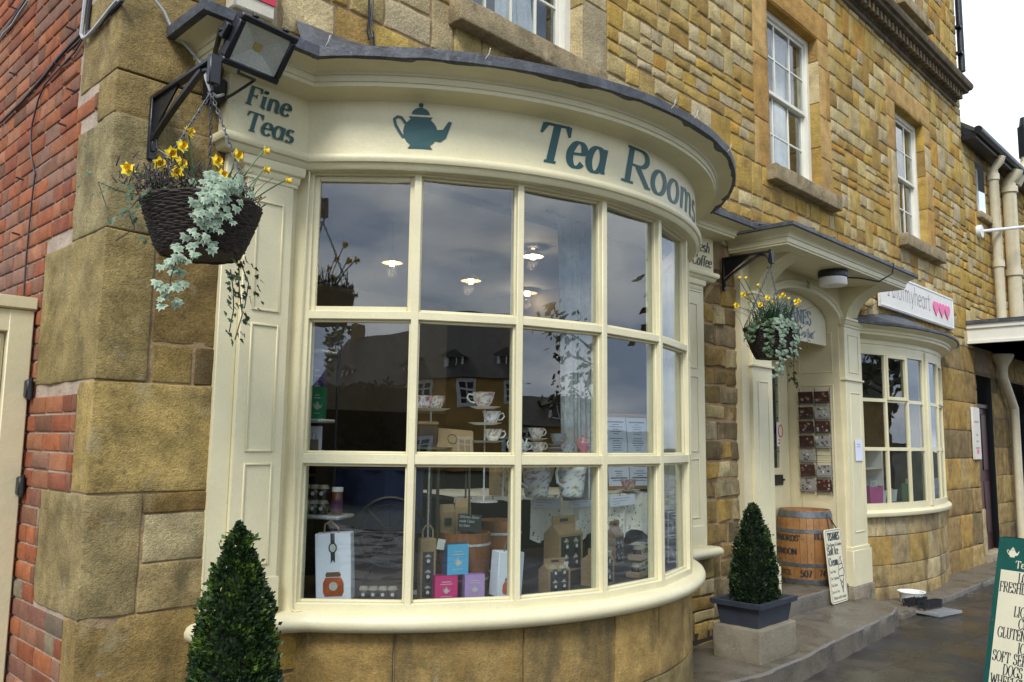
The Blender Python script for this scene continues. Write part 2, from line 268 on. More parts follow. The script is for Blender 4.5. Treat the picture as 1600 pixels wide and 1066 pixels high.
# ---------------------------------------------------------------- lettering: broad-nib strokes, no font file
def _l(*a): return [(a[i], a[i+1]) for i in range(0, len(a), 2)]
def _e(cx, cy, rx, ry, a0, a1, n=None):
    n = n or max(6, int(abs(a1-a0)/12)); return [(cx+rx*cos(RAD(a0+(a1-a0)*i/n)), cy+ry*sin(RAD(a0+(a1-a0)*i/n))) for i in range(n+1)]
def _s(*xy):
    return [[(xy[i]-.15, xy[i+1]), (xy[i]+.15, xy[i+1])] for i in range(0, len(xy), 2)]
X_ = .66
G = {
'A': (.82, [_l(.08, .02, .40, 1), _l(.40, 1, .74, .02), _l(.2, .34, .6, .34)]+_s(.08, .02, .74, .02)),
'B': (.70, [_l(.16, 0, .16, 1), _l(.05, .98, .38, .98)+_e(.38, .75, .2, .23, 90, -90), _l(.16, .52, .4, .52)+_e(.4, .27, .24, .25, 90, -90)+_l(.05, .02)]),
'C': (.76, [_e(.43, .5, .36, .49, 42, 318), _l(.70, .98, .70, .72)]),
'D': (.82, [_l(.16, 0, .16, 1), _l(.05, .98, .34, .98)+_e(.34, .5, .4, .48, 90, -90)+_l(.05, .02)]),
'E': (.68, [_l(.16, 0, .16, 1), _l(.05, .98, .6, .98, .6, .78), _l(.16, .52, .46, .52), _l(.46, .42, .46, .62), _l(.05, .02, .62, .02, .62, .24)]),
'F': (.64, [_l(.16, 0, .16, 1), _l(.05, .97, .60, .97), ('w', (.85, .05), _l(.57, .97, .62, .72)), _l(.16, .52, .44, .52), ('w', (.3, .3), _l(.44, .41, .44, .63))]+_s(.16, .02)),
'G': (.82, [_e(.43, .5, .36, .49, 42, 330), _l(.70, .98, .70, .74), _l(.72, .42, .72, .06), _l(.56, .42, .84, .42)]),
'H': (.84, [_l(.16, 0, .16, 1), _l(.68, 0, .68, 1), _l(.16, .52, .68, .52)]+_s(.16, .02, .16, .98, .68, .02, .68, .98)),
'I': (.36, [_l(.18, 0, .18, 1)]+_s(.18, .02, .18, .98)),
'K': (.80, [_l(.16, 0, .16, 1), _l(.66, .98, .2, .46), _l(.3, .58, .7, .02)]+_s(.16, .02, .16, .98, .7, .02, .64, .98)),
'L': (.62, [_l(.16, 0, .16, 1), _l(.05, .02, .58, .02, .58, .26)]+_s(.16, .98)),
'M': (.98, [_l(.12, .02, .16, 1), _l(.16, 1, .48, .05), _l(.48, .05, .82, 1), _l(.82, 1, .86, .02)]+_s(.12, .02, .86, .02)),
'N': (.84, [_l(.14, .02, .14, 1), _l(.14, 1, .70, 0), _l(.70, 0, .70, 1)]+_s(.14, .02, .70, .98)),
'O': (.84, [_e(.42, .5, .36, .49, 0, 360)]),
'P': (.66, [_l(.16, 0, .16, 1), _l(.05, .98, .38, .98)+_e(.38, .73, .22, .25, 90, -90)+_l(.16, .48)]+_s(.16, .02)),
'R': (.76, [_l(.16, 0, .16, 1), _l(.05, .98, .40, .98)+_e(.40, .75, .22, .23, 90, -90)+_l(.16, .52), _l(.36, .52, .70, .02), _l(.64, .02, .80, .02)]+_s(.16, .02)),
'S': (.62, [_e(.31, .75, .21, .24, 40, 180)+_e(.31, .75, .2, .24, 180, 262)+_e(.31, .265, .24, .255, 80, -60)+_e(.31, .265, .24, .255, -60, -150), _l(.50, .98, .50, .76), _l(.08, .02, .08, .26)]),
'T': (.74, [_l(.37, 0, .37, 1), _l(.04, .97, .70, .97), ('w', (.85, .05), _l(.07, .97, .0, .72)), ('w', (.85, .05), _l(.67, .97, .74, .72))]+_s(.37, .02)),
'U': (.82, [_l(.16, 1, .16, .3)+_e(.4, .3, .24, .3, 180, 360)+_l(.64, 1)]+_s(.16, .98, .64, .98)),
'V': (.80, [_l(.08, .98, .4, 0), _l(.4, 0, .72, .98)]+_s(.08, .98, .72, .98)),
'W': (1.10, [_l(.06, .98, .30, 0), _l(.30, 0, .53, .8), _l(.53, .9, .78, 0), _l(.78, 0, 1.0, .98)]+_s(.06, .98, 1.0, .98)),
'Y': (.78, [_l(.08, .98, .39, .46), _l(.39, .46, .70, .98), _l(.39, .46, .39, 0)]+_s(.39, .02)),
'a': (.60, [_e(.28, .33, .21, .33, 30, 390), _l(.49, .66, .49, .10, .53, .03, .60, .06)]),
'b': (.58, [_l(.12, 1, .12, .06), _e(.29, .33, .21, .32, 150, -160)]),
'c': (.50, [_e(.28, .33, .21, .32, 45, 315)]),
'd': (.60, [_e(.28, .33, .21, .32, 30, 330), _l(.49, 1, .49, .08, .55, .02)]),
'e': (.52, [_l(.10, .34, .46, .38)+_e(.28, .38, .19, .28, 0, 150)+_e(.28, .33, .21, .32, 160, 322)]),
'f': (.38, [_l(.18, -.0, .18, .74)+_e(.33, .76, .15, .23, 180, 50), _l(.04, .64, .36, .64)]),
'g': (.56, [_e(.27, .36, .2, .29, 30, 390), _l(.47, .64, .47, -.05)+_e(.27, -.05, .2, .2, 0, -140)]),
'h': (.60, [_l(.12, 1, .12, 0), _l(.12, .40)+_e(.30, .40, .18, .25, 150, 0)+_l(.48, .08, .55, .02)]),
'i': (.30, [_l(.04, .6, .14, .65, .14, .08, .2, .02, .27, .06), _e(.15, .88, .035, .04, 0, 360)]),
'k': (.56, [_l(.12, 1, .12, 0), _l(.46, .64, .14, .3), _l(.22, .38, .5, .02)]),
'l': (.28, [_l(.05, .97, .14, 1, .14, .06, .2, .02)]),
'm': (.88, [_l(.04, .6, .13, .65, .13, 0), _l(.13, .40)+_e(.27, .40, .15, .25, 150, 0)+_l(.42, 0), _l(.42, .40)+_e(.57, .40, .16, .25, 150, 0)+_l(.73, .08, .80, .02, .86, .06)]),
'n': (.62, [_l(.04, .6, .13, .65, .13, 0), _l(.13, .40)+_e(.30, .40, .18, .25, 150, 0)+_l(.48, .08, .55, .02, .61, .06)]),
'o': (.56, [_e(.28, .33, .21, .33, 0, 360)]),
'p': (.58, [_l(.04, .6, .12, .65, .12, -.28), _e(.29, .33, .21, .32, 150, -160)]),
'r': (.44, [_l(.04, .6, .14, .65, .14, 0), _l(.14, .40)+_e(.30, .42, .16, .22, 150, 60)]),
's': (.44, [_e(.22, .5, .135, .155, 30, 250)+_e(.22, .17, .16, .165, 70, -150)]),
't': (.36, [_l(.15, .88, .15, .12)+_e(.25, .12, .1, .11, 180, 320), _l(.02, .64, .32, .64)]),
'u': (.62, [_l(.04, .6, .13, .65, .13, .22)+_e(.3, .22, .17, .2, 180, 340)+_l(.48, .3), _l(.48, .66, .48, .08, .58, .04)]),
'v': (.52, [_l(.06, .65, .26, 0), _l(.26, 0, .46, .65)]),
'w': (.76, [_l(.05, .65, .22, 0), _l(.22, 0, .38, .6), _l(.38, .6, .54, 0), _l(.54, 0, .71, .65)]),
'y': (.54, [_l(.08, .65, .28, .05), _l(.48, .65, .2, -.24, .08, -.26)]),
'0': (.6, [_e(.3, .5, .24, .49, 0, 360)]), '1': (.4, [_l(.06, .8, .2, .98, .2, 0)]+_s(.2, .02)),
'2': (.6, [_e(.29, .72, .22, .27, 170, -30)+_l(.08, .03, .54, .03, .54, .16)]),
'4': (.62, [_l(.44, 0, .44, 1), _l(.44, 1, .05, .28), _l(.05, .28, .6, .28)]),
'5': (.58, [_l(.5, .97, .15, .97, .12, .55)+_e(.27, .32, .24, .31, 125, -150)]), '7': (.55, [_l(.06, .97, .5, .97), _l(.5, .97, .2, 0)]),
'&': (.8, [_l(.72, .04, .24, .7)+_e(.34, .80, .13, .17, 200, -30)+_l(.16, .42)+_e(.30, .22, .22, .22, 140, 340)+_l(.68, .45)]),
"'": (.2, [_l(.1, 1, .08, .78)]), '.': (.22, [_e(.1, .05, .03, .04, 0, 360)]), '-': (.4, [_l(.06, .36, .34, .36)]), ',': (.2, [_l(.1, .06, .05, -.14)]),
}
def textlen(s, size, track=0, wide=1): return sum((G[c][0]*wide+track if c in G else .30) for c in s)*size
def text(mb, s, f, size, u0=0, v0=0, thick=.15, thin=.045, slant=0, track=.03, wide=1.0, align='l', col=(1, 1, 1), lift=.0):
    wd = textlen(s, size, track, wide); u = u0-(wd/2 if align == 'c' else wd if align == 'r' else 0); k = 0
    for ch in s:
        if ch not in G: u += .30*size; continue
        adv, strokes = G[ch]
        for st in strokes:
            fw = None; pts = []
            if st[0] == 'w': fw, st = st[1], st[2]
            for p in st:
                if not pts or hypot(p[0]-pts[-1][0], p[1]-pts[-1][1]) > 1e-4: pts.append(p)
            n = len(pts)
            if n < 2: continue
            clo = hypot(pts[0][0]-pts[-1][0], pts[0][1]-pts[-1][1]) < 1e-3
            rows = []
            for i in range(n):
                if clo: a, b = pts[(i-1) % (n-1)], pts[(i+1) % (n-1)]
                else: a, b = pts[max(0, i-1)], pts[min(n-1, i+1)]
                dx, dy = b[0]-a[0], b[1]-a[1]; l = hypot(dx, dy) or 1; dx /= l; dy /= l
                wv = (thin+(thick-thin)*abs(dy)**1.6)/2 if fw is None else (max(thin, thick*fw[0])+(max(thin, thick*fw[1])-max(thin, thick*fw[0]))*i/(n-1))/2; x, y = pts[i]
                if not clo and i in (0, n-1) and abs(dy) < .5:
                    pass
                r = []
                for q in (-1, 1):
                    X = (x*wide-dy*wv*q); Y = y+dx*wv*q
                    r.append(f(u+(X+slant*Y)*size, v0+Y*size, lift+k*.00004))
                rows.append(r)
            mb.grid(rows, col); k += 1
        u += (adv*wide+track)*size
    return wd
def teapot(mb, f, h, cu, cv, col=(1, 1, 1), lift=0):     # plain teapot silhouette, h tall
    def P(pl, d): mb.add([f(cu+x*h, cv+y*h, lift+d) for x, y in pl], [tuple(range(len(pl)))], col)
    body = _e(0, .36, .36, .34, -62, 52)+_e(0, .36, .36, .34, 128, 242); P(body, 0)
    P([(-.26, .0), (.26, .0), (.20, .08), (-.20, .08)], .0001)
    P(_l(-.25, .70, .25, .70, .20, .62, -.20, .62), .0002)
    P(_e(0, .745, .19, .15, 0, 180), .0001); P(_e(0, .95, .05, .05, 0, 360)[:-1], .0002)
    P([(.28, .20), (.42, .17), (.54, .27), (.66, .62), (.59, .64), (.47, .45), (.33, .43)], .0003)
    hp = [(-.30, .30), (-.36, .24), (-.42, .33), (-.52, .50), (-.55, .62), (-.48, .68), (-.40, .66), (-.31, .54)]
    sm = []
    for i in range(len(hp)-1):
        for j in range(3): sm.append((hp[i][0]+(hp[i+1][0]-hp[i][0])*j/3, hp[i][1]+(hp[i+1][1]-hp[i][1])*j/3))
    sm.append(hp[-1]); rows = []
    for i, p in enumerate(sm):
        a, b = sm[max(0, i-1)], sm[min(len(sm)-1, i+1)]; dx, dy = b[0]-a[0], b[1]-a[1]; l = hypot(dx, dy)
        rows.append([f(cu+(p[0]-dy/l*.03*q)*h, cv+(p[1]+dx/l*.03*q)*h, lift+.0004) for q in (-1, 1)])
    mb.grid(rows, col)
def fl_front(Y):  return lambda u, v, d: V((u, Y-d, v))             # facing the street
def fl_left(X):   return lambda u, v, d: V((X-d, u, v))             # facing -x, u = y
def fl_bow(r, c=BC):  return lambda u, v, d: V((c.x+(r+d)*sin(u/r), c.y-(r+d)*cos(u/r), v))
# ---------------------------------------------------------------- stone and brick laying
OCH = [(.40, .262, .062), (.42, .272, .060), (.37, .24, .062), (.42, .29, .080), (.40, .28, .095), (.45, .35, .15), (.42, .32, .13), (.35, .22, .060), (.42, .235, .048), (.44, .30, .085), (.37, .265, .09), (.31, .20, .065)]
PALE = [(.46, .36, .17), (.48, .385, .205), (.42, .335, .18), (.39, .32, .19)]
def scol(rnd, pal=OCH, pale=.14):
    c = rnd.choice(PALE) if rnd.random() < pale else rnd.choice(pal); k = rnd.uniform(.85, 1.12)
    return tuple(x*k for x in c)
def stone(mb, f, u0, u1, v0, v1, col, rnd, gap=.008, rough=.010, step=.09, proud=.010, wob=.008):
    u0 += gap; u1 -= gap; v0 += gap; v1 -= gap
    if u1-u0 < .02 or v1-v0 < .02: return
    e = min(.014, (u1-u0)*.2, (v1-v0)*.2)
    def tk(a, b):
        n = max(1, int((b-a)/step)); return [a, a+e*.35, a+e]+[a+e+(b-a-2*e)*i/n for i in range(1, n)]+[b-e, b-e*.35, b]
    us, vs = tk(u0, u1), tk(v0, v1); h = rnd.uniform(0, proud); sd = rnd.uniform(0, 50); rows = []
    for j, v in enumerate(vs):
        r = []
        for i, u in enumerate(us):
            bi = min(i, len(us)-1-i); bj = min(j, len(vs)-1-j); b = min(bi, bj)
            d = (-.012, h*.45-.002, h)[min(b, 2)]
            if b >= 1: d += rough*(nz((u, v, sd), 5)+.5*nz((u, v, sd), 14))*(1 if b > 1 else .5)
            du = wob*nz((u, v, sd+9), 6); dv = wob*nz((u, v, sd+19), 6)
            if bi == 0 and bj == 0: u2 = u+(e*.5 if i == 0 else -e*.5); v2 = v+(e*.5 if j == 0 else -e*.5)
            else: u2, v2 = u, v
            r.append(f(u2+du, v2+dv, d))
        rows.append(r)
    mb.grid(rows, col)
def lay(mb, f, u0, u1, v0, v1, holes, seed, hr=(.26, .42), wr=(.22, .52), pal=OCH, pale=.14, tall=.35, breaks=(), **kw):
    rnd = random.Random(seed); br = sorted({v0, v1, *[h[2] for h in holes], *[h[3] for h in holes], *breaks}); br = [b for b in br if v0 <= b <= v1]; br = [b for i, b in enumerate(br) if i == 0 or b-br[i-1] > .10 or b == v1]
    for a, b in zip(br[:-1], br[1:]):
        n = max(1, round((b-a)/rnd.uniform(*hr))); cuts = [a+(b-a)*i/n+(rnd.uniform(-.05, .05) if 0 < i < n else 0) for i in range(n+1)]
        for z0, z1 in zip(cuts[:-1], cuts[1:]):
            iv = [(u0, u1)]
            for h in holes:
                if h[2] < z1-.01 and h[3] > z0+.01:
                    nv = []
                    for p, q in iv:
                        if h[1] <= p or h[0] >= q: nv.append((p, q)); continue
                        if h[0] > p: nv.append((p, h[0]))
                        if h[1] < q: nv.append((h[1], q))
                    iv = nv
            for p, q in iv:
                u = p
                while u < q-.01:
                    wd = rnd.uniform(*wr)*(1 if z1-z0 > .2 else 1.1)
                    if rnd.random() < tall or z1-z0 < .2:
                        e = min(q, u+wd*1.0)
                        if q-e < .14: e = q
                        stone(mb, f, u, e, z0, z1, scol(rnd, pal, pale), rnd, **kw)
                    else:
                        e = min(q, u+wd*1.9)
                        if q-e < .16: e = q
                        k = 2
                        zc = [z0+(z1-z0)*i/k+(rnd.uniform(-.035, .035) if 0 < i < k else 0) for i in range(k+1)]
                        for y0, y1 in zip(zc[:-1], zc[1:]):
                            x = u
                            while x < e-.01:
                                w2 = rnd.uniform(.16, .40); x2 = min(e, x+w2)
                                if e-x2 < .12: x2 = e
                                stone(mb, f, x, x2, y0, y1, scol(rnd, pal, pale), rnd, **kw); x = x2
                    u = e
def plate(mb, f, u0, u1, v0, v1, holes, d=-.010, nu=1):      # mortar bed behind the stones, with its holes
    us = sorted({u0, u1, *[x for h in holes for x in h[:2] if u0 < x < u1], *[u0+(u1-u0)*i/nu for i in range(1, nu)]})
    vs = sorted({v0, v1, *[x for h in holes for x in h[2:] if v0 < x < v1]})
    for a, b in zip(us[:-1], us[1:]):
        for c, e in zip(vs[:-1], vs[1:]):
            m, n = (a+b)/2, (c+e)/2
            if any(h[0] < m < h[1] and h[2] < n < h[3] for h in holes): continue
            mb.add([f(a, c, d), f(b, c, d), f(b, e, d), f(a, e, d)], [(0, 1, 2, 3)])
# ---------------------------------------------------------------- ground
g = MB(); g.add([(-60, -9, -.40), (60, -9, -.40), (60, 80, -.40), (-60, 80, -.40)], [(0, 1, 2, 3)])
tag(g.build('pavement', M['paving']), kind='structure')
g = MB(); g.add([(-400, -400, -.46), (400, -400, -.46), (400, 400, -.46), (-400, 400, -.46)], [(0, 1, 2, 3)])
tag(g.build('ground', M['lawn']), kind='structure')
g = MB(); rnd = random.Random(3); x = 10.3
while x < 24:       # strip of stone flags along the foot of the wall
    x2 = x+rnd.uniform(.6, 1.1); g.rbox(x+.008, x2-.008, .42+.03*((x*7) % 1), 1.3, -.6, -.335, r=.012, st=.2, nzs=.006, seed=x, faces='xXyZ'); x = x2
tag(g.build('flagstone_path', M['flag']), kind='structure')
# front slab: low curved platform before the door
g = MB(); rnd = random.Random(5)
edge = [(4.3, .36), (5.0, .30), (5.8, .20), (6.3, .10), (7.0, .13), (7.7, .18), (8.4, .22), (9.0, .25), (9.6, .29), (10.0, .38), (10.22, .55), (10.28, .80)]
ed = []
for i in range(len(edge)-1):
    for j in range(6):
        t = j/6; a, b = V(edge[i]), V(edge[i+1]); p = a+(b-a)*t; ed.append(p)
ed.append(V(edge[-1])); rows = []
def slabz(x, y): return -.20+.012*nz((x, y, 0), 2.2)+.006*nz((x, y, 3), 9)
for k in range(11):
    r = []
    for p in ed:
        y = p.y+(1.9-p.y)*(k/10)**1.3 if p.x < 10.1 else p.y+(1.2-p.y)*(k/10); q = V((p.x, y)); r.append(V((q.x, q.y, slabz(q.x, q.y))))
    rows.append(r)
top = rows[0]
lip = [V((p.x+.012*nz((p.x, 0, 5), 5), p.y-.016+.012*nz((p.x, 0, 1), 6), p.z-.018)) for p in top]
low = [V((p.x, p.y-.012+.02*nz((p.x, 0, 2), 5), -.30)) for p in top]
bot = [V((p.x, p.y-.02+.02*nz((p.x, 0, 7), 5), -.46)) for p in top]
g.grid([bot, low, lip]+rows)
tag(g.build('front_step', M['flag']), kind='structure')
g = MB(); g.rbox(7.2, 10.05, .93, 2.3, -.5, -.02, r=.02, st=.12, nzs=.012, seed=2, faces='yxXZ'); tag(g.build('doorstep', M['flag']), kind='structure')
# ---------------------------------------------------------------- the tea shop building
WY = 1.0
shop = thing('tea_shop_building', 'ochre stone building with cream bow shop window, sash windows and arched doorway', 'building', (1.44, 1.0, -.4))
f = fl_front(WY)
W1 = (3.80, 5.13, 4.70, 6.76); W2 = (8.47, 9.84, 4.70, 6.76); W3 = (12.52, 13.80, 4.70, 6.76)
holes = [(1.40, 7.62, -.6, 3.36), W1, W2, W3, (7.62, 10.62, -.6, 3.60), (10.72, 15.90, -.6, 3.30)]
jambs = []; jcol = []
for wi, w_ in enumerate((W1, W2, W3)):          # dressed stones round the sash windows
    rnd = random.Random(40+wi); z = w_[2]-.12
    for side in (0, 1):
        z = w_[2]-.02
        while z < w_[3]-.01:
            z2 = min(w_[3], z+rnd.uniform(.42, .75))
            if w_[3]-z2 < .25: z2 = w_[3]
            wd = rnd.choice([.22, .34, .34]); JW = .34
            if side == 0:
                jambs.append((w_[0]-wd, w_[0], z, z2))
                if wd < JW: jambs.append((w_[0]-JW, w_[0]-wd, z, z2))
            else:
                jambs.append((w_[1], w_[1]+wd, z, z2))
                if wd < JW: jambs.append((w_[1]+wd, w_[1]+JW, z, z2))
            z = z2
    jambs.append((w_[0]-.34, w_[1]+.34, w_[3], w_[3]+.36)); jcol.append((w_[0]-.34, w_[1]+.34, w_[2]-.02, w_[3]+.36))
qz = [3.214, 3.442, 3.95, 4.32, 4.85, 5.2, 5.8]
corner = [(1.44, 2.10, a, b) for i, (a, b) in enumerate(zip(qz[:-1], qz[1:]))]
allh = [holes[0]]+holes[4:]+jcol+[(1.2, 2.10, -.6, 5.8)]
mb = MB(); lay(mb, f, 1.44, 15.88, -.46, 7.85, allh, 11, breaks=(3.36, 4.3), hr=(.28, .42), wr=(.18, .40), tall=.34, pale=.34, gap=.009, wob=.016, rough=.010, proud=.007)
rnd = random.Random(8)
for j in jambs: stone(mb, f, *j, scol(rnd, [(.43, .25, .075), (.42, .27, .10), (.47, .30, .11)], .12), rnd, rough=.006, gap=.005, proud=.006)
lay(mb, f, 1.44, 15.88, 8.12, 11.5, [(8.9, 10.2, 8.6, 10.4), (12.9, 14.1, 8.6, 10.4)], 12, hr=(.30, .46), wr=(.20, .42), tall=.42, gap=.009, wob=.016)
front = mb.build('front_wall', M['stone'], shop, True)
mb = MB(); lay(mb, f, 14.06, 15.88, -.46, 3.30, [], 29, hr=(.38, .55), wr=(.45, .85), tall=1, pal=[(.40, .25, .07), (.36, .24, .08), (.30, .20, .08), (.42, .30, .12), (.24, .17, .08)], pale=.05, gap=.007, rough=.008); mb.build('end_pier', M['stone_old'], shop, True)
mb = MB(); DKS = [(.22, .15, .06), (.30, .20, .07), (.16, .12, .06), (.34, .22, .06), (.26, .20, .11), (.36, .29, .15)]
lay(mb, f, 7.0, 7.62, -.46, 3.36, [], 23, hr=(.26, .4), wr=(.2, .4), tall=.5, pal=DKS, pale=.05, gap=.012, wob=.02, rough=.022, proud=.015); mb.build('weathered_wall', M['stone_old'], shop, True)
mb = MB(); rnd = random.Random(3); x = 7.02
while x < 7.75: stone(mb, fl_front(.985), x, x+.2, 3.87, 3.965, (.40, .10, .055), rnd, gap=.005); x += .2
mb.build('brick_course', M['brick'], shop, True)
mb = MB(); plate(mb, f, 1.46, 15.86, -.46, 11.5, [(2.2, 6.64, .3, 3.36), W1, W2, W3, (7.78, 10.48, -.6, 3.50), (10.9, 13.9, .3, 3.2)]+[(8.9, 10.2, 8.6, 10.4), (12.9, 14.1, 8.6, 10.4), (1.2, 1.62, -.6, 8)])
for w_ in (W1, W2, W3, (8.9, 10.2, 8.6, 10.4), (12.9, 14.1, 8.6, 10.4)):      # reveals of the window openings
    a, b, c, e = w_
    for q in ([(a, WY, c), (a, WY+.2, c), (a, WY+.2, e), (a, WY, e)], [(b, WY, c), (b, WY+.2, c), (b, WY+.2, e), (b, WY, e)], [(a, WY, e), (b, WY, e), (b, WY+.2, e), (a, WY+.2, e)], [(a, WY, c), (b, WY, c), (b, WY+.2, c), (a, WY+.2, c)]):
        mb.add([V(p)+V((0, -.004, 0)) for p in q], [(0, 1, 2, 3)])
mb.build('wall_core', M['mortar'], shop, True)
for w_ in (W1, W2, W3):         # stone linings of the reveals
    mb = MB(); a, b, c, e = w_; rnd = random.Random(int(a*10)); z = c
    while z < e-.02:
        z2 = min(e, z+rnd.uniform(.4, .7)); z2 = e if e-z2 < .2 else z2
        for X, s in ((a, 1), (b, -1)): stone(mb, lambda u, v, d, X=X, s=s: V((X+s*(.012+d), u, v)), WY-.006, WY+.17, z, z2, scol(rnd), rnd, gap=.003, rough=.004, proud=.004)
        z = z2
    stone(mb, lambda u, v, d, e=e: V((u, v, e-.012-d)), a, b, WY-.004, WY+.17, scol(rnd), rnd, gap=.003, rough=.004)
    mb.build('window_reveal', M['stone'], shop, True)
# corner quoins (front and side of one block) and brick side wall
mb = MB(); rnd = random.Random(21)
QC = [(.29, .21, .085), (.31, .225, .09), (.26, .19, .08), (.32, .235, .10), (.28, .185, .07)]
def q(x0, x1, z0, z1, side=None, col=None, sd=0):
    g = .004; mb.rbox(x0+(g if x0 > 1.5 else 0), x1-g, .985+rnd.uniform(-.006, .006), (1.0+side) if side else 1.2, z0+g, z1-g, r=.008, st=.05, nzs=.008, col=col or scol(rnd, QC, .05), seed=rnd.uniform(0, 99), faces='yxXzZ' if side else 'yxXzZ')
q(1.44, 2.04, -.46, .10, .30); q(1.44, 2.04, .10, .748, .16, (.33, .225, .08))
q(1.44, 1.71, .748, 1.328, .63, (.31, .24, .11)); q(1.71, 2.04, 1.225, 1.328, None, (.24, .155, .05)); q(1.72, 2.04, .985, 1.225, None, (.44, .36, .19)); q(1.71, 2.04, .748, .985, None, (.36, .27, .12))
q(1.44, 2.04, 1.328, 1.874, .20, (.42, .30, .105))
q(1.44, 1.69, 1.874, 2.621, .88, (.31, .235, .095)); q(1.70, 2.04, 2.075, 2.621, None, (.23, .155, .055)); q(1.71, 1.92, 1.874, 2.075, None, (.28, .195, .065)); q(1.93, 2.04, 1.874, 2.075, None, (.14, .095, .04))
q(1.44, 1.80, 2.621, 3.214, .47, (.31, .25, .12)); q(1.80, 2.04, 2.80, 3.214, None, (.22, .155, .06)); q(1.80, 2.04, 2.621, 2.80, None, (.25, .17, .06))
for i, (a, b, c, e) in enumerate(corner): q(a, b, c, e, (.22, .52, .25, .48, .2, .45)[i], (.31, .225, .09) if i < 3 else None)
QB = [(-.46, .10, .30), (.10, .748, .16), (.748, 1.328, .63), (1.328, 1.874, .20), (1.874, 2.621, .88), (2.621, 3.214, .47)]+[(c, e, (.22, .52, .25, .48, .2, .45)[i]) for i, (a, b, c, e) in enumerate(corner)]
mb.build('quoins', M['stone_old'], shop, True)
mb = MB(); mb.box(1.455, 2.06, .993, 1.25, -.46, 3.3); mb.build('quoin_bed', M['mortar'], shop, True)
mb = MB(); rnd = random.Random(31); fs = fl_left(1.44)
BR = [(.31, .10, .042), (.33, .11, .046), (.29, .092, .042), (.27, .085, .042), (.32, .125, .06), (.34, .145, .075), (.23, .08, .045), (.20, .095, .055), (.29, .135, .08), (.32, .11, .045), (.25, .13, .085)]
z = -.45; i = 0; bh = .0985
while z < 6.2:
    y = 1.0-(.12 if i % 2 else 0); 
    while y < (7.5 if z > 1.5 else 3.2):
        L_ = rnd.choice([.27, .27, .135]); y2 = y+L_; lim = 1.0
        for a, b, s in QB:
            if a < z+bh-.012 and b > z+.012: lim = max(lim, 1.0+s+.004)
        a = max(y, lim)
        if y2-a > .035:
            zz = z
            c = rnd.choice(BR); k = rnd.uniform(.8, 1.15)
            if z < 1.4 and rnd.random() < .28: c = rnd.choice([(.17, .13, .09), (.22, .10, .07), (.24, .19, .12)])
            stone(mb, fs, a, y2, z, z+bh, tuple(t*k for t in c), rnd, gap=.0042, rough=.004, step=.14, proud=.006, wob=.003)
        y = y2
    z += bh; i += 1
side = mb.build('brick_side_wall', M['brick'], shop, True)
mb = MB(); mb.box(1.449, 1.7, 1.01, 9, -.46, 11.4); mb.build('side_wall_core', mat('pale_mortar', (.42, .33, .25), .95, .2, 8, .6, 60, spec=.1), shop, True)
# moulded band with dentils under the attic
mb = MB(); pth = [(0.9, 1.0), (15.50, 1.0), (15.50, 1.6)]
mb.sweep([(1.2, 1.0), (15.50, 1.0), (15.50, 1.8)], [(0, 7.60), (.03, 7.62), (.03, 7.68), (.05, 7.69), (.05, 7.83), (.16, 7.84), (.20, 7.86), (.21, 7.90), (.25, 7.92), (.27, 7.97), (.27, 8.02), (.1, 8.14), (0, 8.20)], (.13, .10, .065))
band = mb.build('moulded_band', M['stone_base'], shop, True)
mb = MB(); x = 6.0; mb.box(5.9, 15.49, .945, .952, 7.72, 7.82, (.10, .08, .05))
while x < 15.5: mb.box(x, x+.075, .85, .952, 7.71, 7.832, (.15, .115, .07)); x += .15
tag(mb.build('dentil_row', M['stone_base'], band, True), kind=None)
# flat roof and rear so that nothing shows through; slab added behind the front wall to block light
mb = MB(); mb.box(1.46, 15.86, 1.03, 1.35, 3.75, 4.55); mb.box(1.5, 15.8, 1.3, 9, 11.4, 11.55); mb.box(15.6, 15.86, 1.01, 9, -.4, 11.4); mb.box(1.5, 15.8, 8.8, 9, -.4, 11.4); mb.build('shell_and_light_block', M['mortar'], shop, True)
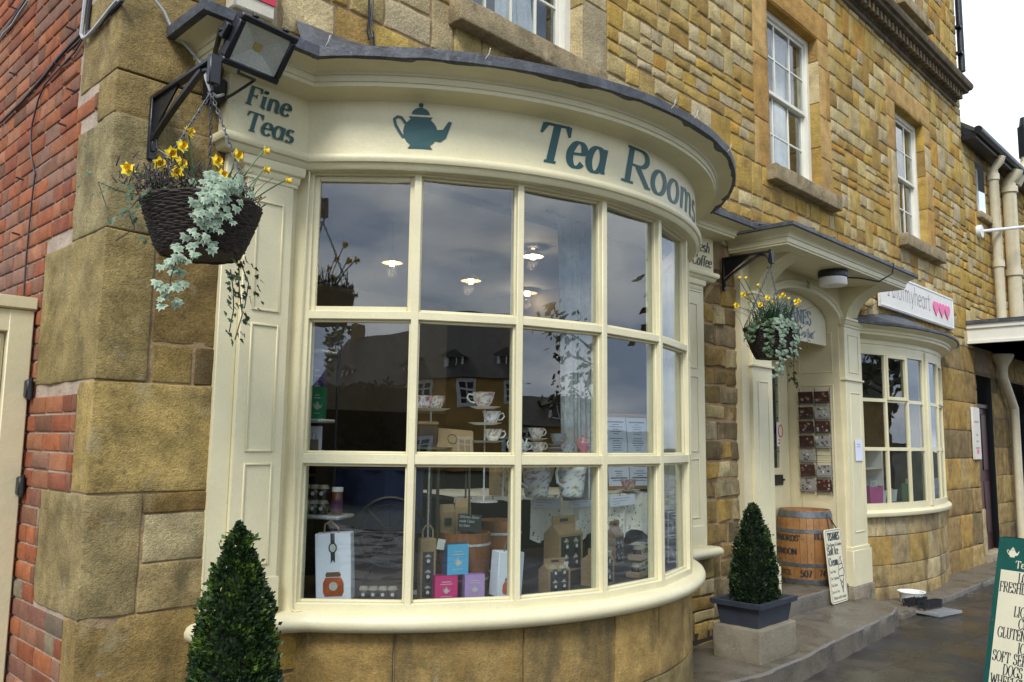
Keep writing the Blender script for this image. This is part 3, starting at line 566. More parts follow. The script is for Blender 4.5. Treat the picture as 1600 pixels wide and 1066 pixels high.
# ---------------------------------------------------------------- sash windows of the upper floor
dark_room = mat('dark_room', (.02, .022, .025), .9, .2)
curtain_m = mat('white_net', (.62, .64, .68), .9, .1, 20)
def sash(w_, cols, rows_up, rows_dn, sillx, curtain=None, y=WY+.15):
    a, b, c, e = w_; fr = MB(); ww = b-a
    fr.cbox(a+.012, a+.085, y-.03, y+.10, c+.05, e-.012, .004); fr.cbox(b-.085, b-.012, y-.03, y+.10, c+.05, e-.012, .004)
    fr.cbox(a+.085, b-.085, y-.03, y+.10, e-.09, e-.012, .004); fr.cbox(a+.085, b-.085, y-.03, y+.10, c+.02, c+.09, .004)
    root = fr.build('sash_window', M['sash'], shop, True)
    mid = (c+e)/2+.02; x0, x1 = a+.085, b-.085
    for nm, z0, z1, rr, yy in (('upper_sash', mid-.02, e-.09, rows_up, y+.0), ('lower_sash', c+.09, mid+.02, rows_dn, y+.04)):
        sb = MB(); t = .035
        sb.cbox(x0, x0+t, yy, yy+.035, z0, z1, .003); sb.cbox(x1-t, x1, yy, yy+.035, z0, z1, .003)
        sb.cbox(x0+t, x1-t, yy-.004, yy+.035, z0, z0+.045, .003); sb.cbox(x0+t, x1-t, yy, yy+.035, z1-.04, z1, .003)
        for i in range(1, cols): xx = x0+(x1-x0)*i/cols; sb.cbox(xx-.011, xx+.011, yy+.002, yy+.03, z0+.045, z1-.04, .003)
        for i in range(1, rr): zz = z0+(z1-z0)*i/rr; sb.cbox(x0+t, x1-t, yy+.005, yy+.028, zz-.011, zz+.011, .003)
        sb.build(nm, M['sash'], root, True)
        pb = MB(); pb.box(x0+t, x1-t, yy+.012, yy+.016, z0+.045, z1-.04); pb.build('pane', M['glass'], root, True, flat=True)
    bx = MB(); bx.box(a+.02, b-.02, y+.9, y+1.0, c, e); bx.box(a-.2, a+.02, y+.12, y+1, c, e); bx.box(b-.02, b+.2, y+.12, y+1, c, e); bx.box(a-.2, b+.2, y+.12, y+1, e, e+.1); bx.box(a-.2, b+.2, y+.12, y+1, c-.1, c)
    bx.build('dark_interior', dark_room, root, True)
    if curtain:
        for cx0, cx1 in curtain:
            cb = MB(); n = 24; rowsC = []
            for k in range(9):
                zz = c+.05+(e-c-.1)*k/8; rowsC.append([V((cx0+(cx1-cx0)*i/n*(1-.25*abs(sin(k/8*pi*.9))), y+.22+.02*sin(i*1.9), zz)) for i in range(n+1)])
            cb.grid(rowsC); cb.build('curtain', curtain_m, root, True)
    sl = MB(); sl.rbox(sillx[0], sillx[1], WY-.13, WY+.14, c-.17, c+.012, r=.015, st=.12, nzs=.008, seed=a, col=(.33, .26, .15)); sl.build('stone_sill', M['stone_old'], shop, True)
sash(W1, 4, 2, 2, (3.64, 5.32), [(4.45, 5.0)])
sash(W2, 3, 2, 2, (8.36, 10.14), [(8.6, 8.9), (9.35, 9.74)])
sash(W3, 3, 2, 2, (12.44, 14.2), [(12.65, 12.9), (13.35, 13.7)])
for a in (8.9, 12.9): sash((a, a+1.2, 8.6, 10.4), 3, 2, 2, (a-.1, a+1.3))
# ---------------------------------------------------------------- the bow shop window
AN = [RAD((i-3.5)*15.45) for i in range(8)]; RB = 2.33
pts = [bow(a, RB, 0) for a in AN]
zr = [(.708, 1.466), (1.524, 2.288), (2.336, 3.140)]
mb = MB()
rnd = random.Random(2)
def rail(z0, z1, d0, d1, b=.004):
    mb.sweep([(p.x, p.y) for p in pts], [(d1, z0+b), (d1, z1-b), (d1-b, z1), (d0, z1), (d0, z0), (d1-b, z0)], closed_prof=True)
rail(3.140, 3.235, -.10, .002); rail(.640, .708, -.10, .0); rail(1.466, 1.524, -.065, -.004); rail(2.288, 2.336, -.065, -.004)
def radial(a): return Matrix.Translation(bow(a, RB, 0)) @ Matrix.Rotation(a, 4, 'Z')     # local y = inwards
for i, a in enumerate(AN):
    hw = .021 if 0 < i < 7 else .06
    off = 0 if 0 < i < 7 else (-.045 if i == 0 else .045)
    R_ = radial(a); mb.cbox(-hw+off, hw+off, .002, .11, .641, 3.20, .004, M=R_)
bw = mb.build('bow_window', M['cream'], shop, True)
panes = []
for i in range(7):
    A, B = pts[i], pts[i+1]; t = (B-A).normalized(); n = V((t.y, -t.x, 0)); Lc = (B-A).length; a0 = .021 if i else .015; a1 = Lc-(.021 if i < 6 else .015)
    Mx = Matrix(((t.x, -n.x, 0, A.x), (t.y, -n.y, 0, A.y), (0, 0, 1, 0), (0, 0, 0, 1)))     # local x along, y inwards
    for r_, (z0, z1) in enumerate(zr):
        bd = MB(); k = .014
        if i == 0 and r_ == 2: k = .030
        y0, y1 = .030, .062
        bd.cbox(a0, a0+k, y0, y1, z0, z1, .003, M=Mx); bd.cbox(a1-k, a1, y0, y1, z0, z1, .003, M=Mx)
        bd.cbox(a0+k, a1-k, y0, y1, z0, z0+k, .003, M=Mx); bd.cbox(a0+k, a1-k, y0, y1, z1-k, z1, .003, M=Mx)
        o = bd.build('glazing_bead', M['cream'], bw, True)
        pb = MB(); tw = rnd.uniform(-.004, .004); tv = rnd.uniform(-.004, .004)
        pb.add([Mx @ V((x, .050+d+tw*(x-Lc/2)*2+tv*(z-(z0+z1)/2)*2, z)) for d in (0, .004) for z in (z0+.003, z1-.003) for x in (a0+.003, a1-.003)], [(0, 1, 3, 2), (4, 6, 7, 5), (0, 4, 5, 1), (2, 3, 7, 6), (0, 2, 6, 4), (1, 5, 7, 3)])
        pb.build('pane', M['glass'], bw, True, flat=True)
# curved plan paths
AE = RAD(54.6); YB = .88
def arc(r, n=40, a=AE): return [(BC.x+r*sin(-a+2*a*i/n), BC.y-r*cos(-a+2*a*i/n)) for i in range(n+1)]
RF = 2.375
xL0, xL1 = 1.985, BC.x-RF*sin(AE); xR0, xR1 = BC.x+RF*sin(AE), 6.99
path = [(xL0, 1.02), (xL0, YB), (xL1, YB)]+arc(RF)[0:]+[(xR0, YB), (xR1, YB), (xR1, 1.02)]
path[2:4] = [(xL1, (YB+arc(RF)[0][1])/2)]
k_ = len(path); path[k_-4:k_-2] = [(xR0, (YB+arc(RF)[-1][1])/2)]
mb = MB(); mb.sweep(path, [(-.12, 3.243), (-.002, 3.243), (-.002, 3.60), (-.12, 3.60)]); fascia = mb.build('fascia', M['cream'], bw, True)
mb = MB(); mb.sweep(path, [(-.10, 3.150), (.0, 3.152), (.012, 3.165), (.020, 3.185), (.034, 3.190), (.042, 3.205), (.042, 3.222), (.034, 3.236), (.012, 3.243), (.002, 3.246), (-.10, 3.246)], closed_prof=True); mb.build('bead_moulding', M['cream'], bw, True)
mb = MB(); mb.sweep(path, [(-.02, 3.568), (0.000, 3.568), (.010, 3.573), (.035, 3.580), (.075, 3.586), (.125, 3.588), (.148, 3.590), (.150, 3.612), (.158, 3.614), (.162, 3.622), (.162, 3.648), (.170, 3.650), (.174, 3.662), (.182, 3.668), (.215, 3.680), (.255, 3.686), (.285, 3.688), (.29, 3.70), (-.02, 3.72)], closed_prof=True)
mb.build('cornice', M['cream'], bw, True)
mb = MB(); lp = [(p[0], p[1]) for p in path]
pr = [(.20, 3.692), (.302, 3.686), (.312, 3.69), (.314, 3.745), (.304, 3.752), (.20, 3.79), (.06, 3.84)]
mb.sweep(lp, pr)
for p in mb.v: p.z += .007*nz((p.x, p.y, p.z), 9)+.004*nz((p.x, p.y, p.z), 25); p += V((.004*nz((p.x, p.y, 3), 18), .006*nz((p.x, p.y, 9), 14), 0))
tp = []; inner = [V((p[0], p[1], 3.83)) for p in arc(RF+.07)]
mb.grid([inner, [V((p.x, 1.0, 4.10)) for p in inner]])
mb.build('lead_roof', M['lead'], bw, True)
mb = MB()
for px, py in ((510, 72), (760, 92), (1050, 170), (1085, 186), (1137, 238), (350, 20)):    # little hooks for hanging lights along the edge
    p = onR(px, py, 2.69); mb.tube([p+V((0, .01, 0)), p+V((0, -.02, .02)), p+V((0, -.03, .05)), p+V((.012, -.02, .06)), p+V((.016, -.01, .045))], .003, 6)
mb.build('light_hook', M['sash'], bw, True)
ps = [(2.03, 1.0), (2.03, .915), (2.46, .90)]+arc(2.335)[1:-1]+[(6.38, .90), (6.95, .915), (6.95, 1.0)]
mb = MB(); mb.sweep(ps, [(-.12, .56), (-.01, .56), (.03, .562), (.055, .575), (.072, .60), (.072, .622), (.060, .645), (.04, .657), (.012, .662), (-.12, .664)], closed_prof=True); mb.build('sill', M['cream'], bw, True)
mb = MB()
for a in (.1, 1.2, 3.7):
    pass
# pilasters
def pilaster(mir):
    X = (lambda x: x) if not mir else (lambda x: 2*BC.x-x+(.11 if x < 2.5 else 0))
    pb = MB()
    def bx(x0, x1, y0, y1, z0, z1, b=.004): a, c = sorted((X(x0), X(x1))); pb.cbox(a, c, y0, y1, z0, z1, b)
    bx(2.03, 2.14, .955, 1.05, .662, 3.15); bx(2.14, 2.43, .925, 1.05, .662, 3.10)
    bx(2.40, 2.56, .985, 1.05, .655, 3.15); bx(2.13, 2.44, .915, .93, .662, .86)
    o = pb.build('pilaster', M['cream'], bw, True)
    for z0, z1 in ((.93, 1.47), (1.53, 2.23), (2.30, 2.92)):       # raised frames round sunk panels
        pb = MB(); x0, x1 = 2.20, 2.37; t = .012
        bx(x0, x0+t, .916, .926, z0, z1, .003); bx(x1-t, x1, .916, .926, z0, z1, .003); bx(x0+t, x1-t, .916, .926, z0, z0+t, .003); bx(x0+t, x1-t, .916, .926, z1-t, z1, .003)
        pb.build('panel_moulding', M['cream'], bw, True)
    pb = MB(); a, c = sorted((X(2.13), X(2.44))); pp = [(a, 1.0), (a, .925), (c, .925), (c, 1.0)]
    pb.sweep(pp, [(0, 3.03), (.008, 3.035), (.008, 3.05), (.016, 3.06), (.018, 3.09), (.034, 3.10), (.038, 3.12), (.038, 3.15), (0, 3.15)]); pb.build('capital', M['cream'], bw, True)
pilaster(False); pilaster(True)
mb = MB()       # thin cable clipped to the window post
c0 = [onR(x, y, 2.36) for x, y in ((482, 245), (484, 265), (470, 500), (468.5, 525), (459, 720), (459.5, 740), (455, 900), (454, 950))]
mb.tube(c0+[c0[-1]+V((.02, -.006, -.02)), c0[-1]+V((.05, -.02, -.018))], .006, 6); mb.build('cable', M['cream'], bw, True)
# stone base under the bow
mb = MB(); fb = fl_bow(2.30); rnd = random.Random(77)
zz = [-.46, .10, .575]; off = 0
for j in range(2):
    u = -2.30; k = 0
    while u < 2.30:
        u2 = min(2.30, u+rnd.uniform(.45, .75))
        if 2.3-u2 < .3: u2 = 2.3
        pal = [(.34, .225, .075), (.37, .25, .09), (.31, .21, .075)] if j else [(.28, .21, .085), (.25, .19, .08), (.32, .23, .085)]
        stone(mb, fb, u, u2, zz[j], zz[j+1], scol(rnd, pal, .05), rnd, gap=.003, rough=.006, proud=.003, step=.07, wob=.004); u = u2
mb.build('bow_stone_base', M['stone_base'], shop, True)
mb = MB(); mb.grid([[bow(-1.02+2.04*i/30, 2.288, z) for i in range(31)] for z in (-.46, .58)]); mb.box(2.0, 2.6, .94, 1.3, -.46, .575); mb.box(6.25, 7.06, .985, 1.3, -.46, .575); mb.build('bow_base_core', M['mortar_grey'], shop, True)
mb = MB(); rnd = random.Random(4)
lay(mb, fl_front(.965), 6.28, 7.05, -.46, .575, [], 5, hr=(.25, .3)); mb.build('wall_foot', M['stone_base'], shop, True); mb = MB(); lay(mb, fl_front(.92), 2.04, 2.62, -.46, .56, [], 6, hr=(.4, .5)); mb.build('wall_foot', M['stone_base'], shop, True)
# painted writing
mb = MB(); ff = fl_bow(RF)
def ang_u(a): return RAD(a)*RF
u0 = ang_u(-21.6); u1 = ang_u(26.5)
t1 = textlen('Tea', .262, .03, 1.05); t2 = textlen('Rooms', .262, .03, 1.05)
text(mb, 'Tea', ff, .252, u0, 3.295, .215, .07, .24, wide=1.08, lift=.0005)
ur = ang_u(-5.4); wsc = (u1-ur)/(.252*(sum(G[c][0]*1.18+.03 for c in 'Rooms')))
text(mb, 'Rooms', ff, .252, ur, 3.295, .215, .07, .24, wide=1.18*wsc, lift=.0008)
mb.build('painted_lettering', M['green'], bw, True, flat=True)
mb = MB(); teapot(mb, ff, .278, ang_u(-38.55), 3.285, lift=.0015); mb.build('teapot_emblem', M['green'], bw, True, flat=True)
mb = MB(); f8 = fl_front(YB)
text(mb, 'Fine', f8, .113, 2.078, 3.425, .205, .07, .24, wide=1.12, lift=-.001); text(mb, 'Teas', f8, .113, 2.078, 3.278, .205, .07, .24, wide=1.12, lift=-.001)
mb.build('painted_lettering', M['green'], bw, True, flat=True)
mb = MB(); text(mb, 'Fresh', f8, .105, 6.92, 3.425, .17, .05, .24, wide=1.05, align='r', lift=-.001); text(mb, 'Coffee', f8, .105, 6.95, 3.285, .17, .05, .24, wide=1.0, align='r', lift=-.001)
mb.build('painted_lettering', M['ink'], bw, True, flat=True)
# the shop room behind the window
wallm = mat('shop_wall', (.16, .17, .18), .8, .1); ceilm = mat('shop_ceiling', (.13, .14, .155), .8, .08); floorm = mat('shop_floor', (.045, .032, .02), .6, .3); deckm = mat('window_board', (.05, .04, .03), .6, .3)
darkw = mat('dark_panelling', (.022, .018, .013), .7, .3)
mb = MB()
mb.box(1.75, 7.2, 5.0, 5.1, 1.95, 3.45); ob = mb.build('back_wall', wallm, shop, True)
mb = MB(); mb.box(1.75, 7.2, 4.98, 5.1, -.1, 1.95); mb.box(1.65, 1.75, 1.05, 5.1, -.1, 3.45); mb.box(7.2, 7.3, 1.05, 5.1, -.1, 3.45); mb.build('dark_dado', darkw, shop, True)
mb = MB(); mb.box(1.75, 7.2, 1.32, 5.0, 3.40, 3.45); mb.add([bow(-AE+2*AE*i/20, 2.2, 3.34) for i in range(21)], [tuple(range(21))]); mb.build('shop_ceiling', ceilm, shop, True)
mb = MB(); mb.box(1.75, 7.2, .96, 5.0, -.2, -.1); mb.build('shop_floor', floorm, shop, True)
DK = .69
mb = MB(); n = 24; arcp = [bow(-AE+2*AE*i/n, 2.25, DK) for i in range(n+1)]; mb.add(arcp+[V((6.2, 1.75, DK)), V((2.65, 1.75, DK))], [tuple(range(n+3))[::-1]])
mb.grid([arcp, [V((p.x, p.y, DK-.09)) for p in arcp]]); mb.build('window_board', deckm, shop, True)
# ---------------------------------------------------------------- arched doorway with canopy
C1, C2 = M['cream'], M['creamd']
DX0, DX1, DY = 8.20, 10.06, 1.68
mb = MB(); mb.box(7.60, 7.757, .935, 1.06, -.1, 3.56); mb.box(10.50, 10.62, .93, 1.06, -.25, 3.56)
mb.box(8.05, DX0, .96, DY+.1, -.1, 3.56); mb.box(DX1, 10.3, .96, DY+.1, -.1, 3.56)
mb.box(DX0, DX1, .99, DY+.1, 3.44, 3.56)
door_case = mb.build('door_case', C2, shop, True)
def arch(a, b, n=24): return [(9.13+a*cos(pi-pi*i/n), 3.09+b*sin(pi*i/n)) for i in range(n+1)]
mb = MB(); A_ = arch(.93, .30); fY = fl_front(.955)
for i in range(24): mb.add([fY(*A_[i], 0), fY(*A_[i+1], 0), fY(A_[i+1][0], 3.56, 0), fY(A_[i][0], 3.56, 0), fY(*A_[i], -.2), fY(*A_[i+1], -.2)], [(0, 1, 2, 3), (0, 1, 5, 4)])
mb.box(7.78, 8.2, .955, 1.0, 3.09, 3.56); mb.box(10.06, 10.5, .955, 1.0, 3.09, 3.56); mb.build('spandrel', C1, door_case, True)
mb = MB(); prof = [(0, 0), (0, .03), (.02, .035), (.05, .03), (.06, .045), (.085, .045), (.09, 0)]; rows = []
for i in range(25):
    t = pi-pi*i/24; n_ = V((cos(t)*.30, sin(t)*.93)).normalized(); rows.append([fY(A_[i][0]+n_.x*a, A_[i][1]+n_.y*a, d) for a, d in prof])
mb.grid(rows); mb.build('archivolt', C1, door_case, True)
mb = MB(); text(mb, '21', fY, .085, 9.13, 3.405, .18, .06, 0, align='c', lift=.052); mb.build('house_number', M['ink'], door_case, True, flat=True)
mb = MB(); mb.rbox(10.04, 10.66, .86, 1.1, -.46, -.062, r=.012, st=.08, nzs=.006, seed=3, col=(.26, .22, .16)); mb.build('pilaster_plinth', M['stone_base'], shop, True)
for s, x0, x1, yy in ((0, 7.76, 8.18, .90), (1, 10.10, 10.60, .90)):
    pb = MB(); zb = -.02 if s == 0 else -.06
    pb.cbox(x0, x1, yy, 1.0, zb, 3.10, .005); pb.cbox(x0-.03, x1+.03, yy-.03, 1.0, zb, .36, .006); pb.cbox(x0-.015, x1+.015, yy-.016, 1.0, .36, .40, .006)
    pb.cbox(x0-.02, x1+.02, yy-.022, 1.0, 2.40, 2.425, .004)
    o = pb.build('door_pilaster', C1, door_case, True)
    xa, xb = x0+.10, x1-.09
    for z0, z1 in ((.56, 2.26), (2.50, 2.98)):
        t = .014
        for q in ((xa, xa+t, z0, z1), (xb-t, xb, z0, z1), (xa, xb, z0, z0+t), (xa, xb, z1-t, z1)): pb2 = None
        pm = MB(); pm.cbox(xa, xa+t, yy-.008, yy+.002, z0, z1, .003); pm.cbox(xb-t, xb, yy-.008, yy+.002, z0, z1, .003); pm.cbox(xa+t, xb-t, yy-.008, yy+.002, z0, z0+t, .003); pm.cbox(xa+t, xb-t, yy-.008, yy+.002, z1-t, z1, .003)
        pm.build('panel_moulding', C1, door_case, True)
    pm = MB(); pm.sweep([(x0, 1.0), (x0, yy), (x1, yy), (x1, 1.0)], [(0, 3.06), (.012, 3.07), (.012, 3.09), (.03, 3.11), (.035, 3.14), (.05, 3.15), (.05, 3.175), (0, 3.18)]); pm.box(x0, x1, yy, 1.0, 3.06, 3.178); pm.build('capital', C1, door_case, True)
    # S-shaped console carrying the canopy
    cx0, cx1 = (7.84, 8.14) if s == 0 else (10.14, 10.46)
    fr = []; 
    for i in range(21):
        t = i/20; z = 3.18+.37*t; y = .885-.40*t**2.4-.035*sin(t*pi)*(1-t); fr.append((y, z))
    cb = MB(); n = len(fr); U = 8; rows = []
    for y, z in fr:
        r = []
        for k in range(33):
            u = k/32; r.append(V((cx0+(cx1-cx0)*u, y+(.014*abs(sin(u*pi*4)) if .02 < u < .98 else 0), z)))
        rows.append(r)
    cb.grid(rows)
    for X in (cx0, cx1): cb.add([V((X, y, z)) for y, z in fr]+[V((X, .96, 3.55)), V((X, .96, 3.18))], [tuple(range(n+2))])
    cb.build('console_bracket', C1, door_case, True)
cp = [(7.50, 1.0), (7.50, .37), (10.70, .37), (10.70, 1.0)]
mb = MB(); mb.sweep(cp, [(-.4, 3.548), (0, 3.548), (.002, 3.565), (.012, 3.57), (.016, 3.615), (.028, 3.622), (.030, 3.632), (.04, 3.65), (.075, 3.675), (.11, 3.69), (.112, 3.71)]); mb.box(7.52, 10.68, .39, 1.0, 3.552, 3.70)
canopy = mb.build('canopy', C1, door_case, True)
mb = MB(); mb.sweep(cp, [(.09, 3.695), (.122, 3.693), (.130, 3.70), (.130, 3.735), (.12, 3.742), (-.2, 3.80), (-.6, 3.90)])
for i in range(6): x = 7.9+i*.5; mb.tube([(x, .27, 3.75), (x, .6, 3.84), (x, 1.0, 3.95)], .022, 8)
for p in mb.v: p.z += .006*nz(p, 10); p.y += .006*nz(p, 13, 2)
mb.build('canopy_lead', M['lead'], canopy, True)
# porch: ceiling, back wall, door
mb = MB(); mb.box(DX0, 9.20, DY-.02, DY+.1, -.02, 3.5); mb.box(9.20, DX1, DY-.02, DY+.1, 2.62, 3.5); mb.build('porch_back', C2, door_case, True)
pm = MB()
for y0, y1, z0, z1 in ((1.04, 1.48, .55, 2.35), (1.04, 1.48, 2.5, 3.0)):
    t = .014
    pm.cbox(DX1-.010, DX1+.004, y0, y0+t, z0, z1, .003); pm.cbox(DX1-.010, DX1+.004, y1-t, y1, z0, z1, .003); pm.cbox(DX1-.010, DX1+.004, y0+t, y1-t, z0, z0+t, .003); pm.cbox(DX1-.010, DX1+.004, y0+t, y1-t, z1-t, z1, .003)
pm.build('porch_panelling', C2, door_case, True)
mb = MB(); dx0, dx1 = 9.22, DX1-.02; gx0, gx1 = 9.34, 9.80
mb.cbox(dx0, gx0, DY-.05, DY, 0, 2.62, .004); mb.cbox(gx1, dx1, DY-.05, DY, 0, 2.62, .004); mb.cbox(gx0, gx1, DY-.05, DY, 0, 1.32, .004); mb.cbox(gx0, gx1, DY-.05, DY, 2.56, 2.62, .004)
door = mb.build('door', C1, shop, True)
pb = MB(); pb.box(gx0, gx1, DY-.03, DY-.026, 1.32, 2.56); pb.build('pane', M['glass'], door, True, flat=True)
pb = MB()
for i in range(1, 4): x = gx0+(gx1-gx0)*i/4; pb.box(x-.005, x+.005, DY-.036, DY-.031, 1.32, 2.56)
for i in range(1, 6): z = 1.32+1.24*i/6; pb.box(gx0, gx1, DY-.0375, DY-.031, z-.005, z+.005)
pb.build('leading', M['lead'], door, True)
pb = MB(); pb.box(gx0-.1, gx1+.1, DY+.3, DY+.32, 1.2, 2.7); pb.build('dark_interior', dark_room, door, True)
p = onY(1215, 750, DY-.05); pb = MB(); pb.cbox(p.x-.13, p.x+.13, DY-.065, DY-.05, p.z-.065, p.z+.065, .006); pb.cbox(p.x+.12, p.x+.16, DY-.075, DY-.05, p.z-.012, p.z+.012, .004); pb.build('letter_flap', M['black'], door, True)
p = onY(1249, 668, DY-.05); pb = MB(); pb.cbox(p.x-.05, p.x+.02, DY-.085, DY-.05, p.z-.05, p.z+.05, .006); pb.build('door_lock', M['black'], door, True)
# sign in the arch
sg = MB(); fS = fl_front(1.10); pl = [(8.30, 2.83), (10.03, 2.83), (10.03, 3.09)]+[(9.13+.90*cos(t), 3.09+.30*sin(t)) for t in [pi*i/20 for i in range(1, 20)]]+[(8.30, 3.09)]
sg.prism(pl, fS, -.03, 0); sgo = sg.build('arched_sign', M['pale'], None); tag(sgo, 'pale arched sign with grey lettering and drop emblem hung inside the doorway arch', 'sign')
t_ = MB(); gry = mat('grey_blue_lettering', (.16, .23, .28), .5, .05)
text(t_, 'TISANES', fS, .17, 9.18, 3.04, .24, .035, 0, align='c', lift=.003, wide=1.05); text(t_, 'Tea Room & Garden', fS, .105, 9.13, 2.88, .13, .05, 0, align='c', lift=.003)
t_.add([fS(9.13+x, 3.23+z, .003) for x, z in ((0, .07), (.05, .04), (.065, .0), (.04, -.045), (0, -.06), (-.04, -.045), (-.065, 0), (-.05, .04))], [tuple(range(8))]); t_.build('sign_lettering', gry, sgo, True, flat=True)
# lamp under the canopy
p = onZ(1301, 424, 3.545); lt = thing('bulkhead_lamp', 'round black and white lamp fixed under the canopy of the doorway', 'lamp', (p.x, p.y, 3.545))
mb = MB(); mb.lathe([(.0, 0), (.155, 0), (.16, -.008), (.16, -.07), (.15, -.078), (0, -.078)], 28); mb.build('lamp_base', M['plastic'], lt)
mb = MB(); mb.lathe([(.148, -.079), (.150, -.15), (.14, -.165), (.1, -.172), (0, -.175)], 28); mb.build('lamp_glass', mat('opal_glass', (.72, .72, .68), .3, .03), lt)
mb = MB(); a = onZ(1301, 424, 3.53); b = onY(1355, 405, .33); c = onY(1364, 390, .24); mb.tube([V((p.x+.14, p.y, 3.50)), V((p.x+.5, p.y-.1, 3.53)), V((p.x+.8, .36, 3.52)), V((p.x+.93, .25, 3.62)), V((p.x+.95, .235, 3.74)), V((p.x+.9, .4, 3.80))], .010, 6)
tag(mb.build('cable', M['plastic'], None), 'thin black cable looping from the canopy lamp over the canopy edge', 'cable')
# ---------------------------------------------------------------- bow window of the gift shop
B2 = V((12.4, 5.20, 0)); R2 = 4.50
def bow2(a, r, z): return V((B2.x+r*sin(a), B2.y-r*cos(a), z))
H2 = RAD(21.5)
def arc2(r, n=24, a=H2): return [(B2.x+r*sin(-a+2*a*i/n), B2.y-r*cos(-a+2*a*i/n)) for i in range(n+1)]
mb = MB(); A2 = [RAD(x) for x in (-21.2, -14.6, -8.0, -1.2, 1.2, 7.8, 14.4, 21.2)]
for i, a in enumerate(A2):
    hw = .06 if i in (0, 7) else .04 if i in (3, 4) else .018; R_ = Matrix.Translation(bow2(a, R2, 0)) @ Matrix.Rotation(a, 4, 'Z'); mb.cbox(-hw, hw, 0, .045, .80, 2.92, .004, M=R_)
mb.cbox(-.05, .05, -.02, .1, .80, 2.92, .004, M=Matrix.Translation(bow2(0, R2, 0)))
for z0, z1, d in ((.78, .87, .004), (1.545, 1.59, -.01), (2.18, 2.225, -.01), (2.80, 2.94, .004)):
    mb.sweep(arc2(R2, 7), [(d, z0), (d, z1), (-.05, z1), (-.05, z0)], closed_prof=True)
bw2 = mb.build('shallow_bow_window', C1, shop, True)
for i in range(7):
    if i == 3: continue
    for z0, z1 in ((.87, 1.545), (1.59, 2.18), (2.225, 2.80)):
        pb = MB(); a, b = A2[i]+.006, A2[i+1]-.006; pb.add([bow2(t, r, z) for r in (R2-.024, R2-.028) for z in (z0, z1) for t in (a, b)], [(0, 1, 3, 2), (4, 6, 7, 5), (0, 4, 5, 1), (2, 3, 7, 6), (0, 2, 6, 4), (1, 5, 7, 3)]); pb.build('pane', M['glass'], bw2, True, flat=True)
for i in (1, 5):      # opening lights in the top row
    pb = MB(); a, b = A2[i], A2[i+1]; P_ = bow2(a, R2, 0); Q_ = bow2(b, R2, 0); t = (Q_-P_).normalized(); n_ = V((t.y, -t.x, 0)); Mx = Matrix(((t.x, -n_.x, 0, P_.x), (t.y, -n_.y, 0, P_.y), (0, 0, 1, 0), (0, 0, 0, 1))); Lc = (Q_-P_).length
    pb.cbox(.015, .055, -.012, .03, 2.21, 2.81, .003, M=Mx); pb.cbox(Lc-.055, Lc-.015, -.012, .03, 2.21, 2.81, .003, M=Mx); pb.cbox(.055, Lc-.055, -.012, .03, 2.21, 2.255, .003, M=Mx); pb.cbox(.055, Lc-.055, -.012, .03, 2.77, 2.81, .003, M=Mx); pb.build('opening_light', C1, bw2, True)
p2 = [(10.76, 1.02)]+arc2(R2)+[(14.06, 1.02)]
mb = MB(); mb.sweep(arc2(R2), [(-.15, .70), (-.01, .70), (.05, .705), (.06, .72), (.06, .755), (.045, .77), (.01, .785), (-.15, .79)], closed_prof=True); mb.build('sill', C1, bw2, True)
mb = MB(); mb.sweep(p2, [(0, 2.93), (.01, 2.94), (.01, 2.99), (.03, 3.0), (.10, 3.03), (.13, 3.04), (.135, 3.07), (.15, 3.08), (.155, 3.11), (.19, 3.13), (.24, 3.14), (.245, 3.155), (-.2, 3.16)]); mb.build('cornice', C1, bw2, True)
mb = MB(); mb.sweep(p2, [(.21, 3.150), (.26, 3.148), (.268, 3.155), (.268, 3.185), (.25, 3.195), (.1, 3.25), (-.1, 3.34), (-.35, 3.5)])
for p in mb.v: p.z += .008*nz(p, 9)
mb.build('lead_roof', M['lead'], bw2, True)
mb = MB(); fb2 = lambda u, v, d: V((B2.x+(4.47+d)*sin(u/4.47), B2.y-(4.47+d)*cos(u/4.47), v)); lay(mb, fb2, -1.66, 1.66, -.46, .705, [], 9, hr=(.28, .38), wr=(.4, .6), tall=1, gap=.004, pal=[(.36, .26, .11), (.38, .25, .075), (.33, .25, .13), (.39, .30, .15)], rough=.005, proud=.004)
mb.build('bow_stone_base', M['stone_base'], shop, True)
mb = MB(); mb.grid([[bow2(-H2+2*H2*i/20, 4.455, z) for i in range(21)] for z in (-.46, .72)]); mb.build('bow_base_core', M['mortar_grey'], shop, True)
mb = MB(); mb.box(10.72, 14.28, 2.6, 2.7, -.4, 3.3); mb.box(10.62, 10.72, 1.05, 2.7, -.4, 3.3); mb.box(14.28, 14.4, 1.05, 2.7, -.4, 3.3); mb.box(10.62, 14.4, 1.05, 2.7, 3.2, 3.3); mb.build('gift_shop_room', mat('gift_room', (.20, .165, .13), .8, .3), shop, True)
mb = MB(); mb.box(10.8, 14.2, 1.05, 2.6, .68, .72); mb.build('gift_shop_board', mat('pale_board', (.5, .48, .44), .6, .1), shop, True)
